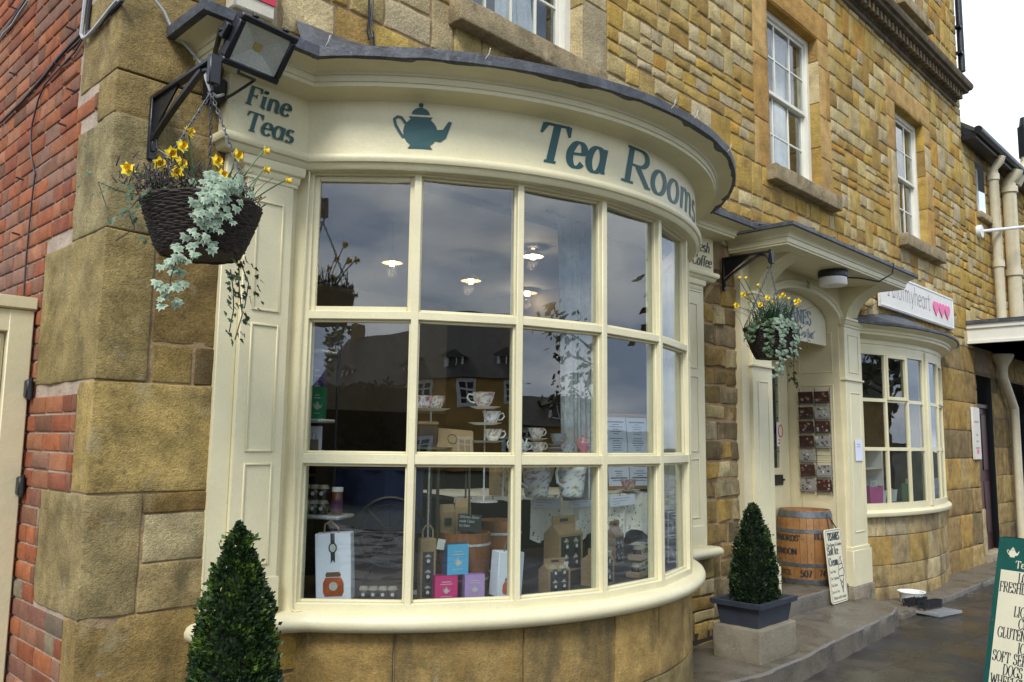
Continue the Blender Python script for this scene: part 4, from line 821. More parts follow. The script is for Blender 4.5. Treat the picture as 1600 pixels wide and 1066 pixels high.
# display in the gift shop window
rnd = random.Random(14)
cols = [((.55, .12, .30), 'pink'), ((.62, .62, .66), 'white'), ((.40, .22, .45), 'lilac'), ((.16, .25, .14), 'green'), ((.45, .40, .36), 'beige')]
where = ['behind the leftmost pane', 'left of the middle post', 'close by the middle post', 'right of the middle post', 'near the right end', 'beside the white shelf', 'under the hanging lamp']
for k, (px, py, kind) in enumerate(((1366, 782, 'bag'), (1382, 780, 'card'), (1398, 780, 'card'), (1418, 781, 'bag'), (1455, 778, 'card'), (1470, 776, 'bag'))):
    p = onY(px, py, 1.25); c, nm = cols[k % 5]
    t = thing('gift_bag' if kind == 'bag' else 'greeting_card', f'{nm} {"gift bag" if kind=="bag" else "greeting card"} {where[k]} of the gift shop bow window', kind, (p.x, p.y, .722), RAD(rnd.uniform(-30, 10)))
    m_ = mat(nm+'_card', c, .6, .1)
    b = MB()
    if kind == 'bag': b.prism([(-.10, 0), (.10, 0), (.12, .34), (0, .30), (-.12, .34)], lambda u, v, d: V((u, -d, v)), -.05, .05); b.build('bag_body', m_, t); b = MB(); b.tube([(-.05, 0, .31), (-.04, 0, .40), (.04, 0, .40), (.05, 0, .31)], .006, 6); b.build('bag_handle', M['white'], t)
    else: b.box(-.09, .09, -.003, .003, 0, .28, M=Matrix.Rotation(RAD(-12), 4, 'X')); b.build('card_front', m_, t); b = MB(); b.box(-.09, .09, .03, .034, 0, .26, M=Matrix.Rotation(RAD(8), 4, 'X')); b.build('card_back', M['white'], t)
t = thing('display_shelf', 'white painted display shelf with slatted back inside the gift shop window', 'shelf', (12.1, 1.55, .722)); b = MB()
for x in (-.45, .45): b.cbox(x-.02, x+.02, -.15, .15, 0, .85, .004)
b.build('side_panel', M['white'], t); b = MB()
for z in (.25, .55, .83): b.cbox(-.43, .43, -.15, .15, z, z+.02, .004)
b.build('shelf_board', M['white'], t)
lampm = mat('warm_bulb', (1, .8, .5), .4, 0, fine=0, emit=((1, .62, .28), 9))
t = thing('chandelier', 'small chandelier with warm glowing bulbs inside the gift shop window', 'lamp', tuple(onY(1408, 580, 1.75))); b = MB(); b.tube([(0, 0, .5), (0, 0, .02)], .008, 6)
for i in range(5): a = i*2*pi/5; b.tube([(0, 0, 0), (.09*cos(a), .09*sin(a), -.06), (.17*cos(a), .17*sin(a), 0)], .007, 6)
b.build('chandelier_frame', M['black'], t)
for i in range(5):
    a = i*2*pi/5; b = MB(); b.lathe([(.004, 0), (.016, .02), (.013, .05), (.002, .075)], 10, (.17*cos(a), .17*sin(a), .005)); b.build('bulb', lampm, t)
l = bpy.data.lights.new('lamp_light', 'POINT'); l.energy = 14; l.color = (1, .74, .46); l.shadow_soft_size = .12; lo = bpy.data.objects.new('lamp_light', l); COL.objects.link(lo); lo.parent = t; lo.location = (0, 0, -.15)
# shop sign over the gift shop
fA = fl_front(.93); mb = MB(); mb.cbox(11.45, 14.62, .93, .975, 3.50, 4.02, .006)
so = mb.build('shop_sign', mat('sign_board_white', (.70, .68, .62), .45, .04), None); tag(so, 'long cream sign board with thin grey lettering and three pink hearts', 'sign')
mb = MB(); mb.cbox(11.47, 14.60, .922, .931, 3.52, 3.535, .002); mb.cbox(11.47, 14.60, .922, .931, 3.985, 4.0, .002); mb.cbox(14.585, 14.60, .922, .931, 3.535, 3.985, .002); mb.build('sign_edge', M['white'], so, True)
mb = MB(); text(mb, 'Allofmyheart', fA, .27, 11.72, 3.68, .05, .05, .0, lift=.003, wide=1.02, track=.01); mb.build('sign_lettering', mat('grey_lettering', (.22, .2, .2), .5, 0), so, True, flat=True)
pink = mat('heart_pink', (.75, .12, .30), .45, .1); mb = MB()
for k in range(3):
    hp = [(.13*16*sin(t)**3/16, .13*(13*cos(t)-5*cos(2*t)-2*cos(3*t)-cos(4*t))/16) for t in [2*pi*i/28 for i in range(28)]]
    mb.prism([(13.72+k*.27+x, 3.76+z) for x, z in hp], fA, .001+k*.002, .014+k*.002)
mb.build('heart_emblem', pink, so, True)
# plaque by the door
p0 = onY(1518, 633, .975); mb = MB(); mb.cbox(15.45, 15.86, .955, .985, 1.40, 2.28, .006); po = mb.build('wall_plaque', mat('plaque_cream', (.66, .62, .52), .45, .04), None); tag(po, 'narrow upright cream plaque with a pink mark beside the dark red door', 'sign')
mb = MB(); fP = fl_front(.955)
for i, wd in enumerate((.26, 0, .1, .12, .22)):
    if wd: mb.add([fP(15.655-wd/2, 2.02-i*.11, .002), fP(15.655+wd/2, 2.02-i*.11, .002), fP(15.655+wd/2, 2.05-i*.11, .002), fP(15.655-wd/2, 2.05-i*.11, .002)], [(0, 1, 2, 3)])
mb.build('small_print', mat('faded_grey', (.35, .33, .31), .5, 0), po, True, flat=True); mb = MB(); mb.box(15.60, 15.71, .951, .954, 1.50, 1.57); mb.build('pink_mark', pink, po, True)
# ---------------------------------------------------------------- neighbouring building on the right
nb = thing('neighbouring_house', 'lower ochre stone house with dark slate eaves beyond the tea shop', 'building', (15.95, 1.03, -.4))
hN = [(16.75, 17.35, 5.95, 6.95), (20.3, 21.2, 5.3, 6.9), (16.05, 17.0, -.6, 2.95), (18.2, 19.4, -.6, 2.9), (21, 22.4, .6, 2.6)]
mb = MB(); lay(mb, fl_front(1.03), 15.92, 27, 3.4, 7.25, hN, 17, wr=(.25, .5), tall=.5); mb.build('front_wall', M['stone'], nb, True); mb = MB(); lay(mb, fl_front(1.03), 15.92, 27, -.46, 3.4, hN, 18, hr=(.35, .5), wr=(.35, .7), tall=.9, pal=[(.22, .155, .06), (.28, .19, .07), (.16, .12, .065), (.33, .23, .09)], pale=.04); mb.build('lower_wall', M['stone_old'], nb, True)
mb = MB(); plate(mb, fl_front(1.03), 15.90, 27, -.46, 7.3, hN); mb.box(26.9, 27, 1.1, 8, -.4, 7.2); mb.build('wall_core', M['mortar_grey'], nb, True)
mb = MB(); mb.box(15.8, 27, 1.3, 1.4, -.4, 2.95); mb.build('dark_opening', dark_room, nb, True)
mb = MB(); mb.add([(15.9, .78, 7.28), (27, .78, 7.28), (27, 5.5, 10.8), (15.9, 5.5, 10.8), (15.9, .80, 7.22), (27, .80, 7.22), (27, 5.5, 10.7), (15.9, 5.5, 10.7)], [(0, 1, 2, 3), (4, 5, 6, 7), (0, 1, 5, 4), (0, 4, 7, 3)]); mb.build('roof', M['slate'], nb, True)
mb = MB(); mb.tube([(15.92, .74, 7.24), (27, .74, 7.24)], .075, 10); mb.box(15.92, 27, .78, 1.02, 7.10, 7.2); mb.build('gutter', M['black'], nb, True)
for w_ in hN[:2]:
    a, b, c, e = w_; mb = MB(); mb.cbox(a+.02, a+.08, 1.14, 1.2, c, e, .004); mb.cbox(b-.08, b-.02, 1.14, 1.2, c, e, .004); mb.cbox(a+.08, b-.08, 1.14, 1.2, e-.08, e, .004); mb.cbox(a+.08, b-.08, 1.14, 1.2, c, c+.06, .004); mb.cbox((a+b)/2-.02, (a+b)/2+.02, 1.15, 1.19, c, e, .003); wo = mb.build('window', M['sash'], nb, True)
    mb = MB(); mb.box(a+.05, b-.05, 1.168, 1.172, c+.06, e-.08); mb.build('pane', M['glass'], wo, True, flat=True); mb = MB(); mb.box(a-.1, b+.1, 1.5, 1.6, c-.2, e+.2); mb.build('dark_interior', dark_room, wo, True)
    mb = MB(); mb.rbox(a-.1, b+.12, .93, 1.2, c-.12, c, seed=a, col=(.36, .28, .16)); mb.build('stone_sill', M['stone_old'], wo, True)
mb = MB(); mb.rbox(15.92, 16.10, 1.0, 1.25, -.46, .55, seed=1, col=(.42, .33, .18)); mb.rbox(15.92, 17.1, .95, 1.4, -.46, -.2, seed=4, col=(.33, .27, .18)); mb.build('door_plinth', M['stone_base'], nb, True)
mb = MB(); mb.cbox(16.08, 16.98, 1.14, 1.2, -.2, 2.3, .004); mb.cbox(16.2, 16.5, 1.12, 1.14, .1, 1.0, .01); mb.cbox(16.58, 16.88, 1.12, 1.14, .1, 1.0, .01); mb.cbox(16.2, 16.5, 1.12, 1.14, 1.2, 2.2, .01); mb.cbox(16.58, 16.88, 1.12, 1.14, 1.2, 2.2, .01); mb.cbox(16.08, 16.98, 1.1, 1.2, 2.3, 2.38, .01)
dm = mat('dark_red_door', (.045, .012, .010), .4, .2, 5); dro = mb.build('door', dm, nb, True)
for z in (.1, 1.1, 2.1): mb = MB(); mb.cbox(16.06, 16.12, 1.10, 1.14, z, z+.16, .004); mb.build('hinge', M['lead'], dro, True)
mb = MB(); mb.box(15.56, 21, .12, 1.02, 3.36, 3.70); mb.cbox(15.53, 21.02, .08, 1.02, 3.62, 3.70, .006); mb.cbox(15.53, 21.02, .08, 1.02, 3.36, 3.42, .006); mb.build('porch_roof', M['sash'], nb, True)
mb = MB(); mb.box(15.50, 21.05, .04, 1.03, 3.70, 3.76); mb.build('porch_lead', M['lead'], nb, True)
crp = mat('cream_downpipe', (.58, .52, .36), .4, .08, 6)
for k, (px, r, top) in enumerate(((1563, .085, 265), (1586, .13, 290))):
    p = onY(px, 400, .86); mb = MB(); mb.tube([(p.x, .75, 7.15), (p.x, .78, 7.05), (p.x, .9, 6.9), (p.x, .9, 3.76)], r, 12)
    for z in (6.7, 5.0): mb.tube([(p.x, .9, z), (p.x, .9, z+.12)], r*1.25, 12)
    o = mb.build('downpipe', crp, nb, True)
mb = MB(); p = onY(1570, 560, .9); mb.tube([(p.x-.2, .9, 3.3), (p.x-.2, .9, 2.9), (p.x+.45, .9, 2.35), (p.x+.45, .9, -.3)], .08, 12); mb.lathe([(.08, 0), (.1, .1), (.2, .28), (.2, .32)], 12, (p.x-.2, .9, 3.0)); mb.build('downpipe', crp, nb, True)
p = onY(1593, 240, .8); mb = MB(); mb.tube([(p.x-.1, .9, 7.0), (p.x-.05, .75, 7.3), (p.x+.1, .7, 7.45), (p.x+.12, .7, 7.7)], .12, 12); mb.build('flue_elbow', crp, nb, True); mb = MB(); mb.tube([(p.x+.12, .7, 7.6), (p.x+.12, .7, 8.25)], .14, 14); mb.tube([(p.x+.12, .7, 8.25), (p.x+.12, .7, 8.45)], [.11, .08], 14); mb.build('flue_pipe', M['black'], nb, True)
a = onY(1530, 362, 1.0); b = V((19.5, .1, 6.15)); mb = MB(); mb.tube([a, b], .03, 8); mb.tube([a+V((0, .03, 0)), a+V((0, -.05, 0))], .12, 12); tag(mb.build('sign_pole', M['white'], None), 'thin white pole reaching out from a round wall plate on the neighbouring house', 'pole')
# black downpipe on the tea shop's far corner
mb = MB(); mb.tube([(15.96, .95, 8.40), (15.96, .95, 10.4)], .06, 10); mb.tube([(15.96, .95, 9.9), (15.96, .95, 10.15)], [.09, .16], 10); mb.box(15.8, 15.96, .9, 1.0, 9.2, 9.24); mb.box(15.8, 15.96, .9, 1.0, 8.7, 8.74); mb.build('downpipe', M['black'], shop, True)
mb = MB(); mb.tube([(15.9, .9, 10.1), (15.9, .3, 10.25)], .05, 8); mb.build('gutter_end', M['black'], shop, True)
# ---------------------------------------------------------------- across the green: seen in the window reflections
def house(x0, x1, y, zt, zr_, lab, seed, dorm=2, nw=3):
    t = thing('stone_house', lab, 'building', ((x0+x1)/2, y, -.4)); rnd = random.Random(seed)
    b = MB(); b.box(x0, x1, y-7, y, -.4, zt); b.build('wall', mat('far_ochre_wall', (.46, .27, .08), .9, .3, 1.2, .3, 8), t, True)
    b = MB(); b.add([(x0-.3, y+.35, zt-.1), (x1+.3, y+.35, zt-.1), (x1+.3, y-3.5, zr_), (x0-.3, y-3.5, zr_), (x1+.3, y-7.3, zt-.1), (x0-.3, y-7.3, zt-.1)], [(0, 1, 2, 3), (3, 2, 4, 5), (0, 3, 5), (1, 4, 2)]); rf = b.build('roof', M['slate'], t, True)
    for i in range(dorm):
        x = x0+(x1-x0)*(i+.5)/dorm; zz = zt+.8
        b = MB(); b.box(x-.6, x+.6, y-2.2, y-.55, zz-.6, zz+.6); b.build('dormer', M['slate'], t, True); b = MB(); b.add([(x-.85, y-.3, zz+.55), (x+.85, y-.3, zz+.55), (x, y-.3, zz+1.05), (x-.85, y-3, zz+.55), (x+.85, y-3, zz+.55), (x, y-3, zz+1.05)], [(0, 1, 2), (0, 2, 5, 3), (1, 4, 5, 2)]); b.build('dormer_roof', M['slate'], rf, True)
        b = MB()
        for q in ((-.6, -.42, -.4, .6), (.42, .6, -.4, .6), (-.04, .04, -.4, .6), (-.5, .5, .52, .6), (-.5, .5, -.4, -.32)): b.box(x+q[0], x+q[1], y-.55, y-.5, zz+q[2], zz+q[3])
        b.build('dormer_window', M['white'], t, True)
    for i in range(nw):
        x = x0+(x1-x0)*(i+.5)/nw
        for z0, z1 in ((zt-1.6, zt-.3), (.6, 2.0)):
            b = MB(); b.box(x-.5, x+.5, y+.01, y+.03, z0, z1); w_ = b.build('window_dark', dark_room, t, True); b = MB()
            for q in ((-.62, -.45), (-.05, .05), (.45, .62)): b.box(x+q[0], x+q[1], y+.03, y+.08, z0, z1)
            for q in (0, .33, .66, 1): b.box(x-.6, x+.6, y+.035, y+.075, z0+(z1-z0)*q-(.12 if q in (0, 1) else .04), z0+(z1-z0)*q+(.12 if q in (0, 1) else .04))
            b.build('window_frame', M['white'], w_, True)
    b = MB(); b.box(x0+1, x0+2, y-4, y-3, zr_-.6, zr_+1.4); b.build('chimney', mat('chimney_stone', (.25, .17, .08), .9), t, True)
house(-64, -45, -36, 5.6, 10.5, 'wide stone house with two dormers mirrored in the left panes of the bow window', 1)
house(-26, -4, -41, 5.5, 9.2, 'ochre stone house with dark roof mirrored in the second column of panes', 2, 7, 8)
house(10, 29, -46, 3.4, 5.4, 'long stone house with small dormers mirrored near the middle of the bow window', 3, 3, 4)
house(34, 50, -40, 4.8, 7.6, 'stone house with dark roof mirrored in the right panes of the bow window', 4, 2, 3)
h = MB(); h.grid([[V((x, -150-40*abs(sin(x*.013)), z*(2.2+2.5*nz((x*.01, z, 0), 1.3)))) for x in range(-300, 301, 20)] for z in (-.2, 1, 1.6)]); tag(h.build('hills', mat('dark_hill', (.03, .04, .02), 1, .4, .05), None), kind='structure')
barkm = mat('bark', (.05, .04, .03), .9, .3, 6); leafm = mat('dark_leaves', (1, 1, 1), .8, .2, 3, attr=True)
def tree(x, y, h_, r, lab, seed, n=900):
    rnd = random.Random(seed); t = thing('tree', lab, 'tree', (x, y, -.45)); b = MB(); b.tube([(0, 0, 0), (.1, 0, h_*.3), (0, .1, h_*.6), (0, 0, h_*.95)], [.3, .24, .14, .03], 8); cl = []
    for i in range(14):
        a = rnd.uniform(0, 2*pi); z0 = h_*rnd.uniform(.3, .75); e = V((r*.8*cos(a), r*.8*sin(a), z0+h_*rnd.uniform(.1, .25))); b.tube([V((0, 0, z0)), e*.5+V((0, 0, z0*.5)), e], [.09, .05, .02], 5); cl.append(e)
    b.build('trunk', barkm, t); b = MB()
    for i in range(n):
        c = rnd.choice(cl)+V((rnd.gauss(0, .22)*r, rnd.gauss(0, .22)*r, rnd.gauss(0, .2)*r)); d = V((rnd.uniform(-1, 1), rnd.uniform(-1, 1), rnd.uniform(-1, 1))).normalized(); e = d.orthogonal().normalized(); g_ = d.cross(e); s_ = rnd.uniform(.12, .3); k = rnd.uniform(.5, 1.3)
        b.add([c+e*s_, c+g_*s_*.6, c-e*s_, c-g_*s_*.6], [(0, 1, 2, 3)], (.03*k, .042*k, .016*k))
    b.build('crown', leafm, t, flat=True)
tree(17, -32, 9, 2.6, 'bare dark tree mirrored beside the net curtain in the bow window', 1, 500); tree(30, -26, 11, 3, 'tall dark evergreen mirrored in the right panes of the bow window', 2, 1600); tree(24, -11, 8, 2.0, 'slim dark tree mirrored in the narrow end panes of the bow window', 3, 900)
hm = MB(); rnd = random.Random(12); hm.box(-34, -21, -17.5, -15.5, -.45, 3.4, (.008, .012, .005))
for i in range(5000):
    c = V((rnd.uniform(-34.2, -20.8), rnd.choice([-15.4, -17.6])+rnd.gauss(0, .12), rnd.uniform(-.4, 3.6)+.4*nz((i*.01, 0, 0), 1))); d = V((rnd.uniform(-1, 1), rnd.uniform(-1, 1), rnd.uniform(-1, 1))).normalized(); e = d.orthogonal(); k = rnd.uniform(.4, 1.2); hm.add([c+d*.14, c+e*.09, c-d*.14, c-e*.09], [(0, 1, 2, 3)], (.016*k, .022*k, .008*k))
tag(hm.build('hedge', leafm, None, flat=True), 'tall dark hedge mirrored in the leftmost middle pane of the bow window', 'hedge')
# ---------------------------------------------------------------- side gate at the left
GY = 1.93
t = thing('side_gate', 'cream painted gate and post standing against the brick side wall', 'gate', (1.0, GY, -.4)); t_gate = t
mb = MB(); mb.cbox(1.30, 1.425, GY, GY+.1, -.4, 2.30, .006); mb.cbox(.2, 1.425, GY+.003, GY+.1, 2.17, 2.30, .006); mb.cbox(.2, 1.435, GY-.02, GY+.1, 2.30, 2.372, .008); mb.build('gate_frame', M['creamd'], t, True)
mb = MB(); mb.cbox(.2, 1.295, GY+.04, GY+.08, -.35, 2.165, .004)
for x in (.95, 1.12): mb.cbox(x, x+.16, GY+.025, GY+.045, -.33, 2.14, .008)
gd = mb.build('gate_leaf', M['creamd'], t, True)
for z in (1.86, 1.33): mb = MB(); mb.cbox(1.40, 1.437, GY-.05, GY+.01, z-.05, z+.05, .008); mb.tube([(1.418, GY-.055, z-.06), (1.418, GY-.055, z+.06)], .012, 8); mb.build('hinge', M['black'], t, True)
# ---------------------------------------------------------------- wires on the brick wall
def wire(pxs, X, r, lab, m, nm='cable'):
    mb = MB(); mb.tube([onX(x, y, X) for x, y in pxs], r, 6); return tag(mb.build(nm, m, None), lab, 'cable')
greyc = mat('grey_cable', (.42, .42, .42), .5, .15)
wire([(0, 192), (35, 158), (70, 118), (92, 90), (110, 70), (125, 55), (131, 30), (134, 0)], 1.425, .010, 'thick black cable rising across the brick wall from its left edge', M['plastic'])
wire([(133, 0), (130, 28), (127, 54), (130, 60), (136, 57), (146, 47), (158, 32), (172, 14), (184, 0)], 1.418, .010, 'white cable hanging in a loop beside the corner stones', greyc)
wire([(141, 0), (137, 30), (136, 52), (148, 46), (170, 22), (192, 0)], 1.427, .011, 'black cable running next to the white loop by the corner stones', M['plastic'])
wire([(128, 63), (117, 81), (92, 108), (70, 132), (60, 155), (50, 195), (47, 235), (52, 262), (55, 272), (51, 300), (47, 340), (41, 400), (37, 462)], 1.427, .005, 'thin dark wire drooping down the brick wall to the gate', M['plastic'])
wire([(40, 0), (28, 18), (17, 36), (0, 57)], 1.424, .009, 'dark cable crossing the top left of the brick wall', M['plastic'])
wire([(44, 0), (30, 20), (19, 38), (5, 52), (0, 60)], 1.420, .006, 'grey cable beside the dark one at the top of the brick wall', greyc)
mb = MB()
wl = [(29, 16), (117, 48), (97, 104), (118, 144), (105, 198), (38, 282), (27, 118), (2, 67), (32, 368)]
for i, (x, y) in enumerate(wl):
    p = onX(x, y, 1.44); mb = MB(); mb.tube([p+V((.01, 0, 0)), p+V((-.045, .012, .012))], .006, 5)
    tag(mb.build('cable_clip', M['plastic'], None), 'small black cable clip sticking out of the red brick wall', 'clip', 'cable clips on the brick wall')
# front corner cable and wires above the window
pp = [onY(x, y, .955) for x, y in ((242, 0), (256, 18), (265, 38), (274, 54))]+[onY(288, 68, .95), onY(305, 88, .93), onY(318, 104, .80), onY(322, 125, .78), onY(328, 142, .78), onY(338, 151, .80), onY(349, 148, .86)]
mb = MB(); mb.tube(pp, .008, 6); tag(mb.build('cable', greyc, None), 'pale cable looping from the corner stones to the black junction box', 'cable')
mb = MB(); mb.tube([onY(x, y, .965) for x, y in ((577, 0), (577, 30), (574, 50), (577, 62), (582, 58), (579, 40), (583, 0))], .008, 6); mb.tube([onY(583, 50, .965), onY(585, 72, .962)], .008, 6); tag(mb.build('cable', M['plastic'], None), 'black twin cable looped down the stone above the bow window', 'cable')
# junction box and floodlight
p = onY(347, 131, .86); mb = MB(); mb.cbox(1.885, 1.982, .90, 1.0, 3.405, 3.535, .012); mb.cbox(1.90, 1.94, .895, .905, 3.44, 3.47, .004); tag(mb.build('junction_box', M['plastic'], None), 'black junction box on the side of the window fascia below the floodlight', 'electrical box')
fl = thing('floodlight', 'black square floodlight tilted down over the painted fascia', 'lamp', (1.97, .52, 3.56)); Mt = Matrix.Translation((1.955, .505, 3.56)) @ Matrix.Rotation(RAD(6), 4, 'Z') @ Matrix.Rotation(RAD(40), 4, 'X')
W_, H_ = .166, .135      # half sizes; local -y faces the street and the ground
mb = MB(); t = .034
for q in ((-W_, W_, H_-t, H_), (-W_, W_, -H_, -H_+t)): mb.cbox(q[0], q[1], -.012, .04, q[2], q[3], .006, M=Mt)
for q in ((-W_, -W_+t), (W_-t, W_)): mb.cbox(q[0], q[1], -.012, .04, -H_+t, H_-t, .006, M=Mt)
mb.cbox(-W_+.012, W_-.012, .04, .085, -H_+.012, H_-.012, .012, M=Mt)
for i in range(9): x = -.12+i*.03; mb.cbox(x-.004, x+.004, .085, .12, -.10, .10, .002, M=Mt)
for x in (-.09, .09): mb.cbox(x-.014, x+.014, .0, .03, H_, H_+.014, .004, M=Mt)
mb.build('lamp_housing', M['black'], fl, True)
mb = MB(); a, b = W_-t, H_-t; o_ = [Mt @ V(p) for p in ((-a, .0, -b), (a, .0, -b), (a, .0, b), (-a, .0, b))]; i_ = [Mt @ V(p) for p in ((-.022, .036, -.018), (.022, .036, -.018), (.022, .036, .018), (-.022, .036, .018))]
mb.add(o_+i_, [(0, 1, 5, 4), (1, 2, 6, 5), (2, 3, 7, 6), (3, 0, 4, 7)]); mb.build('reflector', mat('reflector_metal', (.72, .72, .64), .4, .1, metal=.1), fl, True, flat=True)
mb = MB(); mb.box(-.022, .022, .030, .0355, -.018, .018, M=Mt); mb.build('led_chip', mat('led_yellow', (.60, .42, .06), .5, 0), fl, True)
mb = MB(); mb.box(-a, a, -.002, .001, -b, b, M=Mt); mb.build('front_glass', M['glass_flat'], fl, True)
mb = MB(); hb = Mt @ V((-W_-.012, .05, .02)); mb.tube([hb, hb+V((-.02, .02, 0)), V((1.80, .68, 3.55)), V((1.90, .80, 3.52)), V((1.93, .90, 3.50))], .013, 6); mb.cbox(-W_-.03, -W_, .03, .075, -.03, .05, .004, M=Mt); mb.build('mounting_bracket', M['black'], fl, True)
mb = MB(); c0 = Mt @ V((-.03, .06, -H_)); mb.tube([c0, c0+V((0, .01, -.03)), onY(398, 125, .78), onY(385, 134, .82), onY(365, 147, .85), onY(351, 155, .865)], .008, 6); mb.build('lamp_cable', M['plastic'], fl, True)
# alarm box
p0 = onY(366, 8, .88); p1 = onY(430, 34, .88); mb = MB(); mb.cbox(p0.x, p1.x, .88, .99, p0.z+.0, p0.z+.36, .012); ab = mb.build('alarm_box', mat('alarm_cream', (.55, .51, .40), .45, .08), None); tag(ab, 'cream alarm box with a red band on the stone wall above the floodlight', 'alarm box')
mb = MB(); mb.box(p0.x+.05, p1.x-.004, .872, .879, p0.z+.085, p0.z+.125); mb.build('red_band', mat('alarm_red', (.55, .02, .05), .4, 0), ab, True); mb = MB(); mb.box(p0.x+.05, p1.x-.004, .872, .879, p0.z+.127, p0.z+.32); mb.build('white_label', M['white'], ab, True)
# ---------------------------------------------------------------- topiary
boxleaf = mat('box_leaves', (1, 1, 1), .42, .15, 9, attr=True, spec=.4); boxcore = mat('box_core', (.008, .014, .006), .9, .3, 9)
def topiary(name, lab, x, y, prof, n, seed, dk=1.0):
    rnd = random.Random(seed); z0, z1 = prof[0][1], prof[-1][1]; t = thing(name, lab, 'topiary', (x, y, z0))
    def rad(z):
        for (ra, za), (rb, zb) in zip(prof[:-1], prof[1:]):
            if za <= z <= zb: return ra+(rb-ra)*(z-za)/(zb-za)
        return 0
    b = MB(); b.lathe([(0, z0)]+[(max(.0, r-.035), z) for r, z in prof[:-1]]+[(0, z1-.05)], 20, (x, y, 0)); b.build('opaque_core', boxcore, t, True)  # added solid dark core, makes the cone opaque behind its leaves
    b = MB(); b.tube([(x, y, z0-.12), (x, y, z0+.2)], .02, 8); b.build('stem', barkm, t, True)
    b = MB(); cum = []; 
    for i in range(n):
        while True:
            z = rnd.uniform(z0, z1); 
            if rnd.random() < (rad(z)+.03)/.27: break
        a = rnd.uniform(0, 2*pi); r = rad(z)*(1+.10*nz((cos(a)*2, sin(a)*2, z*6), 1.7, seed))+.028*nz((cos(a)*rad(z), sin(a)*rad(z), z), 16, seed)-abs(rnd.gauss(0, .014))
        r = r*(1+.09*cos(a-seed*1.7))*(1+.04*sin(z*9+seed))+(rnd.uniform(.01, .035) if rnd.random() < .03 else 0); tp_ = (z-z0)/(z1-z0); c = V((x+r*cos(a)-.02*tp_*tp_, y+r*sin(a), z)); o_ = V((cos(a), sin(a), .55)).normalized()
        d = (o_+V((rnd.uniform(-1, 1), rnd.uniform(-1, 1), rnd.uniform(-.5, 1)))*.75).normalized(); s_ = d.cross(V((rnd.uniform(-1, 1), rnd.uniform(-1, 1), rnd.uniform(-1, 1)))).normalized(); L_ = rnd.uniform(.018, .033); w_ = L_*.32
        u = d.cross(s_)*L_*.12; k = rnd.uniform(.55, 1.2); young = max(0, nz((cos(a)*rad(z), sin(a)*rad(z), z), 11, seed+5))*1.6*rnd.random()+(.25 if rnd.random() < .08 else 0)
        cl = (.026*k*dk+.16*young*dk*dk, .060*k*dk+.24*young*dk*dk, .012*k+.015*young)
        b.add([c, c+d*L_*.45+s_*w_+u, c+d*L_, c+d*L_*.45-s_*w_+u], [(0, 1, 2), (0, 2, 3)], cl)
    b.build('clipped_foliage', boxleaf, t, True, flat=True)
p = onY(372, 1000, .48)
topiary('box_topiary', 'large clipped box cone in front of the left window pilaster', p.x, .48, [(.19, .02), (.205, .20), (.20, .45), (.178, .62), (.138, .84), (.095, 1.0), (.056, 1.10), (.032, 1.165), (.006, 1.20)], 16000, 1, .8)
t = thing('round_planter', 'dark round planter under the large box cone by the bow window', 'planter', (p.x, .48, -.4)); b = MB(); b.lathe([(0, 0), (.16, 0), (.17, .01), (.235, .42), (.25, .42), (.25, .455), (.22, .455), (.21, .40), (0, .40)], 28); b.build('pot', mat('planter_grey', (.035, .04, .05), .6, .2), t); b = MB(); b.lathe([(0, .425), (.212, .42)], 20); b.build('soil', mat('soil', (.025, .018, .012), .95, .4), t)
BX0, BX1, BY0, BY1 = 6.50, 7.17, .22, .67
b = MB(); b.rbox(BX0, BX1, BY0, BY1, -.215, .075, r=.02, st=.07, nzs=.008, seed=9); tag(b.build('concrete_block', M['concrete'], None), 'rough concrete block carrying the dark planter beside the doorway steps', 'block')
t = thing('trough_planter', 'dark blue grey square planter on the rough concrete block', 'planter', (6.83, .445, .075)); b = MB()
def frus(b, z0, z1, x0, y0, x1, y1): b.add([(-x0, -y0, z0), (x0, -y0, z0), (x0, y0, z0), (-x0, y0, z0), (-x1, -y1, z1), (x1, -y1, z1), (x1, y1, z1), (-x1, y1, z1)], [(0, 1, 5, 4), (1, 2, 6, 5), (2, 3, 7, 6), (3, 0, 4, 7)])
frus(b, 0, .165, .275, .175, .30, .20); frus(b, .165, .165, .30, .20, .335, .235); frus(b, .165, .205, .335, .235, .34, .24); frus(b, .205, .205, .34, .24, .30, .20); frus(b, .205, .15, .30, .20, .28, .18); b.build('trough', mat('planter_blue', (.030, .036, .050), .5, .15, 8), t, flat=True)
b = MB(); b.box(-.285, .285, -.19, .19, .15, .172); b.build('soil', bpy.data.materials['soil'], t)
topiary('box_topiary', 'smaller dark clipped box bush in the square planter by the doorway', 6.86, .45, [(.17, .235), (.195, .30), (.198, .42), (.175, .58), (.142, .74), (.102, .88), (.062, .99), (.036, 1.05), (.008, 1.08)], 9500, 2, .55)
